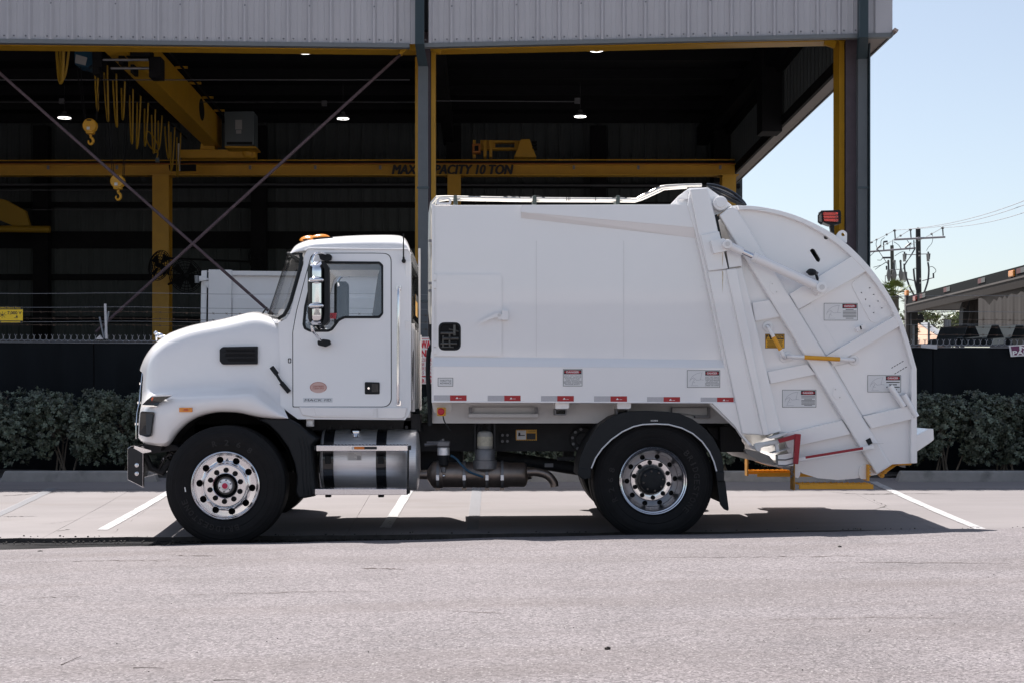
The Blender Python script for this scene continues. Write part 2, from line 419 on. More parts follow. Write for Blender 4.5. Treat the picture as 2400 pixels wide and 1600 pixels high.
def road_crack(pts, w):
    P = []
    for a, b_ in zip(pts, pts[1:]):
        for k in range(16): P.append((lerp(a[0], b_[0], k/16), lerp(a[1], b_[1], k/16)))
    L = []; Q = []; n_ = len(P)
    for i, (u, v) in enumerate(P):
        p = on_road(u, v+random.uniform(-1.2, 1.2)); ww = w*random.uniform(.1, 1)*(1-abs(2*i/(n_-1)-1)**4); L.append(p+Vector((0, -ww, .003))); Q.append(p+Vector((0, ww, .003)))
    MB().grid([L, Q]).build('crack', road_crack_m, road)
road_crack_m = mat('road_crack', (.085, .066, .060), .95)
for pts, w in (([(20, 1318), (260, 1312), (420, 1314)], .012), ([(300, 1396), (640, 1388), (900, 1383)], .008), ([(60, 1402), (200, 1395)], .010), ([(840, 1330), (960, 1334)], .02), ([(1500, 1306), (1800, 1304), (2100, 1302)], .012), ([(1900, 1317), (2400, 1320)], .012), ([(1060, 1432), (1200, 1436)], .008), ([(1780, 1452), (2050, 1446), (2300, 1448)], .006), ([(380, 1300), (520, 1303)], .015)): road_crack(pts, w)
# wheel stops at the head of the stalls
stop_m = mat('wheel_stop_concrete', (.23, .225, .22), .85, var=.22, vscale=4, bump=.3, bscale=50, grime=((.07, .07, .07), 3.5, .58))
LS = ['grey concrete wheel stop left of the truck bumper', 'concrete wheel stop behind the front wheel and fuel tank', 'concrete wheel stop behind the exhaust pipe and rear wheel', 'concrete wheel stop behind the yellow rear step', 'grey concrete wheel stop right of the truck tail']
for i, u in enumerate((188, 725, 1262, 1795, 2285)):
    Y = 16.95; X = (u-U0)*Y/F
    mb = MB(); L = .92; prof = [(-.085, 0), (-.055, .115), (-.035, .13), (.045, .13), (.065, .115), (.09, 0)]
    rings = []
    for x, s in ((-L, .8), (-L+.06, 1), (L-.06, 1), (L, .8)):
        rings.append([Vector((X+x+(0 if s == 1 else (.05 if x < 0 else -.05)*zz/.13), Y+yy*(1 if s == 1 else .95), z_ap(X+x, Y)-.012+zz)) for yy, zz in prof])
    mb.loft(rings); o = mb.build('wheel_stop', stop_m, bevel=.01); tag(o, LS[i], 'wheel stop', 'wheel stops at the head of the stalls')

# ================================================================== open-fronted workshop building
YF = 20.0
dark = mat('dark_void', (.006, .006, .007), .9)
def sag(X): return interp([(-11, .105), (-6.65, .065), (-1.0, 0), (5.66, .147), (8, .2)], X)
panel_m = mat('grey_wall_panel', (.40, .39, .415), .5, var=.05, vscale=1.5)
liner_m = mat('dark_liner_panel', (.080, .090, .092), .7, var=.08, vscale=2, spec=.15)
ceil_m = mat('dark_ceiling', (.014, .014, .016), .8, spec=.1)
trim_g = mat('grey_flashing', (.13, .14, .15), .5)
teal = mat('teal_downspout', (.040, .062, .075), .45, var=.08, vscale=5)
primer = mat('primer_steel', (.060, .044, .056), .65, var=.2, vscale=8)
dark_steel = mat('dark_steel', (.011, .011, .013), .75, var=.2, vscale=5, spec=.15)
galv = mat('galvanised', (.20, .205, .22), .45, .5, var=.12, vscale=6)
galv_d = mat('galvanised_downspout', (.14, .155, .17), .5, .2, var=.08, vscale=6)
dim_y = mat('dimmed_yellow', (.36, .21, .012), .6)  # crane yellow with the dimness of the bay put into its colour
crane_y = mat('crane_yellow', (.54, .285, .016), .45, var=.10, vscale=4)
soffit_m = mat('soffit', (.30, .26, .24), .6, var=.1, vscale=3)
rod_m = mat('rusty_rod', (.085, .055, .065), .7, var=.35, vscale=20)
bld = thing('workshop_building', (-2, 27, .3), 'open-fronted grey metal workshop with dark interior behind the truck', 'building')
ZB = W(0, 104, YF).z; ZTOP = 8.1
PW = .2965
def rib_profile(n):
    """one sheet: n big ribs with two small stiffeners between"""
    P = []
    for i in range(n):
        o = i*PW
        P += [(o, 0), (o+.012, .045), (o+.038, .045), (o+.070, 0), (o+.135, 0), (o+.142, .006), (o+.152, .006), (o+.159, 0), (o+.212, 0), (o+.219, .006), (o+.229, .006), (o+.236, 0)]
    return P+[(n*PW, 0)]
def fascia(x0, n, Y):
    mb = MB(); P = rib_profile(n); a = [Vector((x0+x, Y-d, ZB+sag(x0+x))) for x, d in P]; c = [Vector((p.x, p.y, ZTOP)) for p in a]
    mb.grid([a, c]); pn = mb.build('wall_panel', panel_m, bld)
    ms = MB()
    for i in range(n):
        for dx in (-.035, .10): 
            X = x0+i*PW+dx; ms.lathe((X, Y-.001, ZB+sag(X)+.055), (0, -1, 0), [(0, .013), (.004, .012), (.008, .007), (.009, .001)], 8)
        if i == 1: X = x0+i*PW+.032; ms.lathe((X, Y-.046, ZB+sag(X)+.50), (0, -1, 0), [(0, .013), (.004, .012), (.008, .007), (.009, .001)], 8)
    tag(ms.build('screws', galv, pn), kind='stuff')
xl = W(958, 0, YF).x
x = W(973, 0, YF).x-PW*3*11
while x < xl-.1:
    fascia(x, 3, YF); x += 3*PW
x = W(993, 0, YF).x+.06
XR = W(2090, 0, YF).x
while x+3*PW < XR-.15:
    fascia(x, 3, YF); x += 3*PW
if XR-.15-x > PW: fascia(x, int((XR-.15-x)/PW), YF)
# end flashings, bottom trim
MB().box2((W(2050, 0, YF).x, YF-.036, ZB+.13), (XR, YF, ZTOP)).build('corner_flashing', panel_m, bld)
for a, c in ((-11, W(960, 0, YF).x), (W(992, 0, YF).x, XR)):
    mb = MB(); n = 10; r = []
    for k in range(n+1):
        X = lerp(a, c, k/n); z = ZB+sag(X); r.append([Vector((X, YF-.045, z)), Vector((X, YF-.045, z-.058)), Vector((X, YF+.06, z-.058)), Vector((X, YF+.06, z))])
    mb.loft(r, True, True); mb.build('bottom_flashing', trim_g, bld)
# roof slab, ceiling, rafters and purlins
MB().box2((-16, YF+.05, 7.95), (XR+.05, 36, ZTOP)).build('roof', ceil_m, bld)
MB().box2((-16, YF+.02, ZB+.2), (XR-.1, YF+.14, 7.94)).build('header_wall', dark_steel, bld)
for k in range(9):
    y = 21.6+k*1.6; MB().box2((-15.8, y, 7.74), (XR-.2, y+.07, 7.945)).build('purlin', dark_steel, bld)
for u in (70, 1000, 2000):
    X = W(u, 0, 21).x if u < 1500 else 5.3
    MB().box2((X-.12, 20.9, 7.3), (X+.12, 35, 7.73)).build('rafter', dark_steel, bld)
# back wall
YW = 35.0
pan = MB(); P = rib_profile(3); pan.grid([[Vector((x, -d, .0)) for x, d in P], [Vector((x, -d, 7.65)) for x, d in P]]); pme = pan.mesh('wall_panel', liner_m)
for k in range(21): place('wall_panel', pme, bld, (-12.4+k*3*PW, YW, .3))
for v, h in ((482, .12), (564, .40), (651, .14), (750, .14), (438, .1)):
    z = W(0, v, YW).z; MB().box2((-12.5, YW-.16, z-h/2), (6.2, YW-.034, z+h/2)).build('girt', dark_steel, bld)
for u in (108, 612, 1064, 1400): X = W(u, 0, YW).x; MB().box2((X-.18, YW-.45, .3), (X+.18, YW-.17, 7.7)).build('wall_column', dark_steel, bld)
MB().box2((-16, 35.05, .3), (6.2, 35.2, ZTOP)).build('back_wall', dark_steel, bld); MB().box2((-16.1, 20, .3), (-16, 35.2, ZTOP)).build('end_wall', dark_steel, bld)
# right-hand end wall: raised above an open side, running back at a slight angle
def ex(Y): return XR+.022*(Y-YF)
ZE = W(2092, 81, YF).z
b = MB(); r = [[Vector((ex(y), y, ZE)), Vector((ex(y), y, ZTOP)), Vector((ex(y)-.04, y, ZTOP)), Vector((ex(y)-.04, y, ZE))] for y in (YF-.03, 35.2)]
b.loft(r); b.build('end_wall', panel_m, bld)
b = MB(); r = [[Vector((ex(y)-.002, y, ZE-.012)), Vector((ex(y)-.002, y, ZE-.002)), Vector((ex(y)-.26, y, ZE-.002)), Vector((ex(y)-.26, y, ZE-.012))] for y in (YF-.02, 35.1)]
b.loft(r); b.build('soffit', soffit_m, bld)
b = MB(); r = [[Vector((ex(y)+.012, y, ZE-.03)), Vector((ex(y)+.012, y, ZE+.03)), Vector((ex(y)-.012, y, ZE+.03)), Vector((ex(y)-.012, y, ZE-.03))] for y in (YF-.06, 35.1)]
b.loft(r); b.build('edge_trim', trim_g, bld)
b = MB(); r = [[Vector((ex(y)-.245, y, ZE-.04)), Vector((ex(y)-.245, y, ZE+.14)), Vector((ex(y)-.30, y, ZE+.14)), Vector((ex(y)-.30, y, ZE-.04))] for y in (20.9, 35.1)]
b.loft(r); b.build('base_girt', dark_steel, bld)
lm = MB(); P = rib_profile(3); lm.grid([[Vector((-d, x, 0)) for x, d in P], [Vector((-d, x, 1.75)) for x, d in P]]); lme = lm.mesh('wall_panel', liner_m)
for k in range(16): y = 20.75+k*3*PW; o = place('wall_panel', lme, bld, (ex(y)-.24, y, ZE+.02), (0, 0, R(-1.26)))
b = MB(); r = [[Vector((ex(y)-.28, y, ZE+.95)), Vector((ex(y)-.28, y, ZE+1.2)), Vector((ex(y)-.42, y, ZE+1.2)), Vector((ex(y)-.42, y, ZE+.95))] for y in (20.9, 35.0)]
b.loft(r); b.build('girt', dark_steel, bld)
for y, w in ((26.6, .5), (33.0, .5)): MB().box2((ex(y)-.66, y, ZE-.14), (ex(y)-.29, y+w, 7.9)).build('wall_post', dark_steel, bld)
g = W(2094, 72, YF-.1); MB().box((g.x+.03, YF+.05, g.z), (.06, .35, .04), Matrix.Rotation(R(30), 3, 'Y')).build('gutter_end', mat('gutter_tan', (.35, .27, .24), .6), bld)
# front columns with downspouts
def column(u_fl, u_ds, v_kick, u_top):
    """primer steel column, galvanised downspout and the teal top length on the fascia"""
    a, c = W(u_fl[0], 0, 20.7), W(u_fl[1], 0, 20.7); w = c.x-a.x
    mb = MB(); mb.box2((a.x, 20.62, .25), (c.x, 20.65, 6.6)); mb.box2((a.x+w*.42, 20.65, .25), (a.x+w*.58, 20.98, 6.6)); mb.box2((a.x, 20.98, .25), (c.x, 21.01, 6.6)); col = mb.build('column', primer, bld)
    d0, d1 = W(u_ds[0], 0, 20.55), W(u_ds[1], 0, 20.55); zk0, zk1 = W(0, v_kick[0], YF).z, W(0, v_kick[1], 20.55).z
    t0, t1 = W(u_top[0], 0, YF-.13), W(u_top[1], 0, YF-.13)
    def flutes(mb, x0, x1, y, z0, z1):
        n = 9; P = []
        for k in range(n*2+1): P.append(Vector((lerp(x0, x1, k/(2*n)), y-(.006 if k % 2 else 0), z0)))
        P += [Vector((x1, y+.11, z0)), Vector((x0, y+.11, z0))]
        mb.loft([P, [Vector((p.x, p.y, z1)) for p in P]])
    mb = MB(); flutes(mb, d0.x, d1.x, 20.5, .25, zk1); ds = mb.build('downspout', galv_d, bld)
    mb = MB(); flutes(mb, t0.x, t1.x, YF-.16, zk0, ZTOP); mb.build('downspout', teal, bld)
    q0 = [Vector((t0.x, YF-.16, zk0)), Vector((t1.x, YF-.16, zk0)), Vector((t1.x, YF-.05, zk0)), Vector((t0.x, YF-.05, zk0))]; q1 = [Vector((d0.x, 20.5, zk1)), Vector((d1.x, 20.5, zk1)), Vector((d1.x, 20.61, zk1)), Vector((d0.x, 20.61, zk1))]
    MB().loft([q0, q1]).build('downspout_offset', teal, bld)
    for z in (2.6, 4.2): MB().box2((d0.x-.012, 20.488, z), (d1.x+.012, 20.5, z+.03)).build('pipe_strap', teal, ds)
column((985, 1009), (980, 1003), (110, 158), (973, 994))
column((1979, 2010), (2009, 2031), (95, 141), (2013, 2034))
MB().box2((W(2031, 0, 20.6).x, 20.45, .25), (W(2033.5, 0, 20.6).x, 20.7, 6.25)).build('edge_angle', teal, bld)
# bracing rods
for p, q, nm in (((-30, 146), (640, 738), ''), ((952, 116), (225, 778), '')):
    a, c = W(*p, 20.75), W(*q, 20.75); MB().cyl(a, c, .022, 10).build('brace_rod', rod_m, bld, smooth=True)
cp = W(452, 583, 20.75)
MB().box(W(948, 119, 20.7), (.16, .1, .05), Matrix.Rotation(R(-43), 3, 'Y')).build('rod_bracket', crane_y, bld)
conduit_m = mat('conduit_grey', (.09, .092, .10), .6)
# sprinkler pipes and conduit below the ceiling
for u0, u1, v, Y, r in ((-60, 960, 188, 24, .009), (-60, 1000, 240, 29, .009), (1000, 1350, 237, 27, .010), (-60, 1050, 433, 34.4, .028), (-60, 360, 446, 34.4, .02), (1080, 1660, 434, 34.4, .028), (-60, 420, 492, 34.4, .014)):
    MB().cyl(W(u0, v, Y), W(u1, v+(2 if u1 > 1300 else 0), Y), r, 8).build('conduit', conduit_m, bld, smooth=True)
for u, v, Y in ((145, 238, 28.8), (760, 243, 28.8), (1353, 237, 27)): MB().box(W(u, v, Y), (.10, .08, .10)).build('junction_box', conduit_m, bld)
# lamps in the roof
lamp_h = mat('lamp_housing', (.08, .08, .085), .5); lamp_e = mat('lamp_glow', (1, 1, 1), .5, emit=(1, .97, .92), estr=2.0)
for u, v, Y, r, lab in ((715, 124, 25, .115, 'round bright ceiling lamp under the front beam left of the column'), (1398, 119, 25, .115, 'round bright ceiling lamp under the front beam right of the column'), (151, 277, 31, .135, 'round ceiling lamp left of the crane hook'), (804, 279, 31, .125, 'round ceiling lamp beside the bracing rod'), (1360, 274, 31, .125, 'round ceiling lamp in the middle of the right bay')):
    p = W(u, v, Y); L = thing('ceiling_lamp', p, lab, 'lamp', 'round lamps under the workshop roof')
    b = MB(); b.lathe(p, (0, 0, 1), [(0, r), (.05, r*.95), (.09, r*.4), (.14, r*.35), (.15, .001)], 28); b.build('housing', lamp_h, L, smooth=True)
    b = MB(); b.lathe(p, (0, 0, -1), [(-.004, r*1.02), (.006, r*1.02), (.012, r*.45), (.008, r*.40)], 28); b.build('diffuser', lamp_e, L, smooth=True)
    b = MB(); b.lathe(p, (0, 0, -1), [(.006, r*.40), (.016, r*.36), (.016, .001)], 20); b.build('sensor', lamp_h, L)
    MB().cyl(p+Vector((0, 0, .15)), Vector((p.x, p.y, 7.95)), .003, 5).build('hanger', lamp_h, L)

# ------------------------------------------------------------------ cranes
def ibeam(mb, a, c, h, w, t=.03):
    """beam along x from a to c, top at their z"""
    for z0, z1, y0, y1 in ((-t, 0, -w/2, w/2), (-h, -h+t, -w/2, w/2), (-h+t, -t, -.012, .012)): mb.box2((a.x, a.y+y0, a.z+z0), (c.x, a.y+y1, a.z+z1))
near_rw = thing('crane_runway', (0, 21.1, .3), 'yellow steel beam under the front wall edge with yellow posts', 'beam')
n = 12; mb = MB(); r = []
for k in range(n+1):
    X = lerp(-14, 5.35, k/n); z = W(0, 121, 21.0).z+sag(X)*1.02
    r.append([Vector((X, 20.95, z)), Vector((X, 21.25, z)), Vector((X, 21.25, z+.42)), Vector((X, 20.95, z+.42))])
mb.loft(r); mb.build('runway_beam', crane_y, near_rw)
for (u0, u1, u2) in ((1010, 1010.5, 1020), (1959, 1967, 1979)):
    a, c = W(u1, 0, 20.95), W(u2, 0, 20.95); MB().box2((a.x, 20.95, .25), (c.x, 21.3, 6.48 if u0 > 1500 else 6.25)).build('post', crane_y, near_rw)
a = W(973, 0, 21.3); MB().box2((a.x, 21.3, .25), (a.x+.05, 21.34, 6.25)).build('post', crane_y, near_rw)
for u in (1022, 1945): p = W(u, 116 if u < 1500 else 102, 20.95); MB().box(p, (.16, .06, .10), Matrix.Rotation(R(20), 3, 'Y')).build('stiffener_bracket', crane_y, near_rw)
YRW = 32.0
frw = thing('crane_runway', (0, YRW, .3), 'yellow crane runway beam lettered with its maximum capacity', 'beam')
mb = MB(); ibeam(mb, W(-60, 385, YRW), W(1722, 385, YRW), .27, .26); bm2 = mb.build('runway_beam', crane_y, frw)
mb = MB(); mb.box2((W(-60, 0, YRW).x, YRW-.03, W(0, 385, YRW).z), (W(1722, 0, YRW).x, YRW+.03, W(0, 379, YRW).z)); mb.build('rail', dark_steel, frw)
MB().cyl(W(-60, 377, YRW-.2), W(1722, 375, YRW-.2), .014, 6).build('power_bar', crane_y, frw); MB().cyl(W(-60, 384, YRW-.16), W(1722, 384, YRW-.16), .008, 6).build('power_bar', mat('bar_red', (.25, .02, .02), .5), frw)
for u in (113, 274, 586, 739, 891, 1345, 1496, 1688): MB().box(W(u, 393, YRW-.15), (.05, .03, .08)).build('bar_bracket', galv, frw)
for u0, u1 in ((361, 400), (1049, 1080), (1690, 1722)):
    a, c = W(u0, 0, YRW), W(u1, 0, YRW); z1 = W(0, 414, YRW).z
    mb = MB(); mb.box2((a.x, YRW-.17, .3), (c.x, YRW-.14, z1)); mb.box2(((a.x+c.x)/2-.02, YRW-.14, .3), ((a.x+c.x)/2+.02, YRW+.14, z1)); mb.box2((a.x, YRW+.14, .3), (c.x, YRW+.17, z1)); cc = mb.build('column', crane_y, frw)
    MB().box2((a.x-.06, YRW-.2, z1), (c.x+.06, YRW+.2, z1+.02)).build('cap_plate', crane_y, cc)
mb = MB(); [px_text(mb, 'MAX CAPACITY 10 TON', (919+dx, 387+dy, 1202+dx, 409+dy), YRW-.135-.001*k, shear=.22) for k, (dx, dy) in enumerate(((0, 0), (1.2, 0), (-1.2, 0), (0, .8), (0, -.8), (2, 0)))]
mb.build('lettering', mat('lettering_black', (.012, .012, .014), .6), frw)
# bridge crane across the bay
def gx(Y): return W(490, 0, 31).x-.0106*(Y-31)
crn = thing('bridge_crane', (gx(31), 31, 6.6), 'yellow bridge crane girder with looped cables at upper left', 'crane')
zg0, zg1 = W(0, 336, 31).z, W(0, 268, 31).z
b = MB(); w = .17; r = [[Vector((gx(y)-w, y, zg0)), Vector((gx(y)+w, y, zg0)), Vector((gx(y)+w, y, zg1)), Vector((gx(y)-w, y, zg1))] for y in (21.3, 31.6)]
b.loft(r); gd = b.build('girder', crane_y, crn, bevel=.01)
MB().cyl((gx(21.5)+w+.14, 21.5, zg1-.02), (gx(31)+w+.14, 31, zg1-.02), .02, 6).build('festoon_rail', dark_steel, crn)
for k in range(7): y = 22.5+k*1.35; MB().box2((gx(y)+w, y, zg1-.02), (gx(y)+w+.22, y+.06, zg1+.02)).build('rail_arm', crane_y, crn)
MB().ball((gx(29.2)+w+.003, 29.2, zg0+.36), (.004, .28, .22), 20, 10).build('maker_plate', dark_steel, crn)
et = rect(*zN((1500, 985)), *zN((2190, 1060))); plate('end_truck', et, 31.4, .3, crane_y, crn, bevel=.01)
plate('girder_seat', zN((1690, 925), (1810, 925), (1820, 985), (1680, 985)), 31.35, .4, crane_y, crn, bevel=.01)
b = MB(); b.lathe(W(*zN((2115, 1012)), 31.36), (0, -1, 0), [(-.1, .11), (0, .11), (.03, .08), (.04, .03), (.05, .001)], 20); b.build('drive_motor', crane_y, crn, smooth=True)
plate('bumper_arm', zN((1476, 928), (1494, 928), (1496, 1178), (1478, 1178)), 31.2, .06, mat('light_grey_steel', (.45, .45, .45), .5), crn, bevel=.004)
plate('collector', zN((1390, 1125), (1640, 1120), (1640, 1178), (1400, 1180)), 31.25, .08, dark_steel, crn, bevel=.01)
# yellow festoon cable loops
rnd = random.Random(5)
def loop_cable(Y0, Y1, uv0, drop, r=.02):
    x0, z0 = W(*uv0, Y0).x, W(*uv0, Y0).z
    e = rnd.uniform(-.05, .05); P = [Vector((x0-.20*t+e*math.sin(math.pi*t), lerp(Y0, Y1, t), z0-drop*(1-abs(2*t-1)**2.6))) for t in [i/18 for i in range(19)]]
    MB().tube(P, r, 6).build('festoon_cable', dim_y, crn, smooth=True)
for k in range(12):
    y0 = 23.5+k*.62; X = gx(y0)-w-.30; q = W(0, 0, y0); u_, v_ = U0+X*F/y0, V0-(zg0+.10-H)*F/y0
    loop_cable(y0, y0+.56, (u_, v_), rnd.uniform(.6, .95), .015)
loop_cable(22.6, 22.9, zN((430, 30)), .55, .024); loop_cable(22.9, 23.1, zN((480, 40)), .5, .02)
P = [W(*zN(p), 31.0) for p in ((1170, 800), (1190, 900), (1240, 980), (1280, 1010), (1300, 960), (1260, 880), (1210, 820), (1180, 850), (1220, 960), (1290, 1000), (1285, 1060))]
MB().tube(smooth_line(P, 5), .016, 6).build('cable_coil', dim_y, crn, smooth=True)
plate('pendant_control', zN((1275, 1055), (1300, 1055), (1308, 1100), (1268, 1100)), 31.0, .06, mat('pendant_grey', (.12, .15, .17), .5), crn, bevel=.008)
MB().cyl((gx(22)-w-.36, 21.4, zg0+.14), (gx(31)-w-.36, 31.2, zg0+.14), .016, 6).build('festoon_rail', dark_steel, crn)
cab_ = plate('crane_cabinet', round_poly(zN((1905, 636), (2175, 634), (2178, 945), (1910, 950)), 1), 30.9, .55, mat('cabinet_grey', (.105, .13, .14), .5), crn, bevel=.015)
plate('cabinet_label', zN((2005, 712), (2066, 712), (2066, 800), (2005, 800)), 30.895, .004, mat('label_grey', (.35, .35, .35), .6), cab_)
plate('cabinet_label', zN((2012, 806), (2060, 806), (2060, 838), (2012, 838)), 30.895, .004, MATS['label_grey'], cab_)
plate('cabinet_vent', zN((1925, 915), (2160, 915), (2160, 940), (1925, 940)), 30.893, .01, dark, cab_)
plate('cabinet_shelf', zN((1910, 952), (2195, 955), (2195, 972), (1910, 968)), 30.9, .6, crane_y, crn)
# hoist trolley with two hook blocks
ht_ = thing('hoist_trolley', W(250, 140, 23), 'blue hoist trolley hanging on the bridge crane girder', 'hoist')
plate('hoist_motor', round_poly(zN((528, 60), (700, 60), (705, 190), (650, 232), (530, 205)), 3), 23.2, .4, mat('hoist_blue', (.010, .06, .11), .4), ht_, bevel=.02, seg=3)
plate('motor_label', zN((540, 110), (645, 140), (628, 212), (532, 188)), 23.19, .005, MATS['label_grey'], ht_)
for x0, x1, y in ((790, 1205, 160), (862, 1210, 238)): MB().cyl(W(*zN((x0, y)), 22.9), W(*zN((x1, y)), 22.9), .022, 10).build('guide_rod', galv, ht_, smooth=True)
for x0, y0, x1, y1 in ((930, 80, 980, 200), (1040, 200, 1075, 280), (1210, 130, 1320, 320), (820, 60, 930, 110), (1000, 60, 1220, 130), (690, 70, 780, 230), (690, 230, 750, 290)):
    plate('hoist_frame', zN((x0, y0), (x1, y0), (x1, y1), (x0, y1)), 23.0, .3, dark_steel, ht_, bevel=.01)
hook_m = mat('hook_yellow', (.56, .28, .014), .45, var=.1, vscale=12)
def hook(c, tops, lab, Y=23.):
    p = W(*c, Y); h = thing('hook_block', p, lab, 'hook block', 'crane hook blocks')
    b = MB()
    for dy in (-.06, .02): b.lathe((p.x+.004*dy, p.y+dy, p.z), (0, -1, 0), [(0, .001), (0, .108), (.012, .112), (.03, .10), (.034, .03), (.034, .001)], 28)
    b.build('sheave_cover', hook_m, h, smooth=True)
    MB().box((p.x, p.y-.02, p.z-.10), (.13, .12, .06)).build('block_neck', hook_m, h, bevel=.02)
    hk = [Vector((p.x, p.y, p.z-.12)), Vector((p.x, p.y, p.z-.17)), Vector((p.x+.03, p.y, p.z-.20)), Vector((p.x+.035, p.y, p.z-.25)), Vector((p.x, p.y, p.z-.285)), Vector((p.x-.035, p.y, p.z-.26)), Vector((p.x-.035, p.y, p.z-.225))]
    MB().tube(smooth_line(hk, 5), [.022]*20+[.02-.0009*i for i in range(11)], 10).build('hook', hook_m, h, smooth=True)
    MB().box((p.x-.012, p.y-.1, p.z-.05), (.05, .004, .045)).build('label_plate', sticker_w_, h); MB().box((p.x, p.y-.1, p.z+.078), (.07, .004, .022)).build('label_plate', dark_steel, h)
    for u, v, d in tops: MB().cyl(W(u, v, Y), Vector((p.x+d, p.y, p.z+.06)), .006, 5).build('wire_rope', dark_steel, h)
sticker_w_ = mat('label_white', (.55, .55, .53), .5)
hook(zN((677, 770)), [(*zN((548, 225)), -.09), (*zN((582, 225)), -.075), (*zN((765, 250)), .075), (*zN((782, 250)), .09)], 'yellow crane hook block hanging higher, left of the cable loops')
hook(zN((930, 1280)), [(*zN((800, 300)), -.09), (*zN((840, 300)), -.07), (*zN((1010, 300)), .07), (*zN((1040, 300)), .09)], 'yellow crane hook block hanging lower, behind the bracing rod')
# crane trolley on the right of the runway and jib arm at the left edge
tr2 = thing('crane_end_carriage', W(1180, 370, 32), 'yellow end carriage standing on the runway right of the column', 'crane')
plate('end_stop', zG((528, 735), (560, 652), (600, 650), (632, 735)), 32.1, .35, crane_y, tr2, bevel=.01)
plate('carriage_beam', zG((370, 655), (560, 658), (560, 700), (370, 700)), 32.4, .2, crane_y, tr2, [zG((440, 668), (530, 668), (530, 690), (440, 690))], bevel=.01)
for x in (335, 385, 412): plate('carriage_leg', zG((x, 655), (x+14, 655), (x+14, 736), (x, 736)), 32.3, .2, crane_y, tr2, bevel=.006)
plate('motor_box', zG((332, 672), (372, 672), (372, 715), (332, 715)), 32.1, .25, mat('motor_orange', (.42, .14, .02), .5), tr2, bevel=.01); plate('motor_grille', zG((344, 682), (362, 682), (362, 706), (344, 706)), 32.09, .02, dark, tr2)
for y in (660, 675, 690): plate('buffer', zG((612, y), (634, y), (634, y+6), (612, y+6)), 32.1, .2, dark_steel, tr2)
jb = thing('jib_arm', W(40, 530, 33.6), 'yellow jib arm at the left edge below the runway', 'crane')
plate('jib_plate', zF((-60, 160), (30, 180), (120, 230), (140, 300), (60, 300), (-60, 250)), 33.6, .15, dim_y, jb, bevel=.01)  # same paint as the crane, shade put in by a darker yellow
MB().cyl(W(*zF((-60, 315)), 33.6), W(*zF((235, 318)), 33.6), .08, 14).build('jib_tube', dim_y, jb, smooth=True)

# fans on the yellow column
def fan(c, rx, ry, yaw, lab, Y=30.5):
    p = W(*c, Y); t = thing('drum_fan', p, lab, 'fan'); s = Y/F*rx
    nrm = Vector((math.sin(yaw), -math.cos(yaw), .15)).normalized(); a = nrm.cross(Vector((0, 0, 1))).normalized(); b_ = a.cross(nrm)
    mb = MB()
    for rr in (.35, .55, .75, .9, 1.0):
        mb.tube([p+(a*math.cos(2*math.pi*k/28)+b_*math.sin(2*math.pi*k/28))*s*rr-nrm*.05*rr for k in range(29)], .010, 4)
    for k in range(22): q = a*math.cos(2*math.pi*k/22)+b_*math.sin(2*math.pi*k/22); mb.tube([p+q*s*.2, p+q*s-nrm*.05], .006, 4)
    mb.build('cage', dark_steel, t)
    mb = MB(); mb.lathe(p, tuple(nrm), [(-.12, s*.16), (.02, s*.16), (.03, .001)], 16); mb.build('motor', dark_steel, t, smooth=True)
    for k in range(4):
        th = k*math.pi/2+.4; q = a*math.cos(th)+b_*math.sin(th); e = a*math.cos(th+.7)+b_*math.sin(th+.7)
        MB().add([p+q*s*.15-nrm*.06, p+q*s*.88-nrm*.04, p+e*s*.85-nrm*.09, p+e*s*.15-nrm*.06], [(0, 1, 2, 3)]).build('blade', dark_steel, t)
    mb = MB(); mb.tube([p-nrm*.1, p-nrm*.3, Vector((W(395, 0, 31.7).x, 31.7, p.z-.1))], .025, 6); mb.build('bracket', dark_steel, t)
fan(zF((742, 485)), 36, 50, R(-35), 'dark drum fan on the left side of the yellow column')
fan(zF((878, 533)), 40, 34, R(30), 'dark drum fan on the right side of the yellow column')
fan((606, 608), 30, 34, R(60), 'dark drum fan on the back wall above the white container', 33)

# white container parked inside
box_w = mat('container_white', (.80, .79, .81), .45, var=.05, vscale=2)
wc = thing('waste_container', W(700, 760, 23), 'white steel waste container standing inside the workshop behind the cab', 'container')
YK = 21.7
plate('container_wall', [(487, 640), (1062, 640), (1062, 900), (483, 900)], YK, 2.2, box_w, wc, bevel=.01)
plate('corner_post', zF((948, 512), (975, 510), (965, 1100), (938, 1100)), YK-.03, .15, box_w, wc, bevel=.01)
plate('post_gap', zF((974, 520), (982, 520), (976, 1100), (968, 1100)), YK-.005, .01, dark, wc)
plate('door_panel', zF((982, 506), (1092, 508), (1084, 1100), (976, 1100)), YK-.06, .1, box_w, wc, bevel=.01)
plate('top_rail', zF((1092, 512), (2140, 522), (2140, 545), (1092, 535)), YK-.07, .12, box_w, wc, bevel=.012)
plate('side_rib', zF((1092, 640), (2140, 640), (2140, 760), (1092, 760)), YK-.03, .05, box_w, wc, bevel=.02)
plate('hinge_arm', zF((915, 540), (950, 536), (980, 548), (980, 556), (950, 560), (918, 566)), YK-.10, .06, box_w, wc, bevel=.006); MB().cyl(W(*zF((926, 535)), YK-.1), W(*zF((928, 570)), YK-.1), .035, 12).build('hinge_pin', galv, wc, smooth=True)
plate('hinge_strut', zF((950, 560), (982, 560), (984, 600)), YK-.06, .03, box_w, wc)

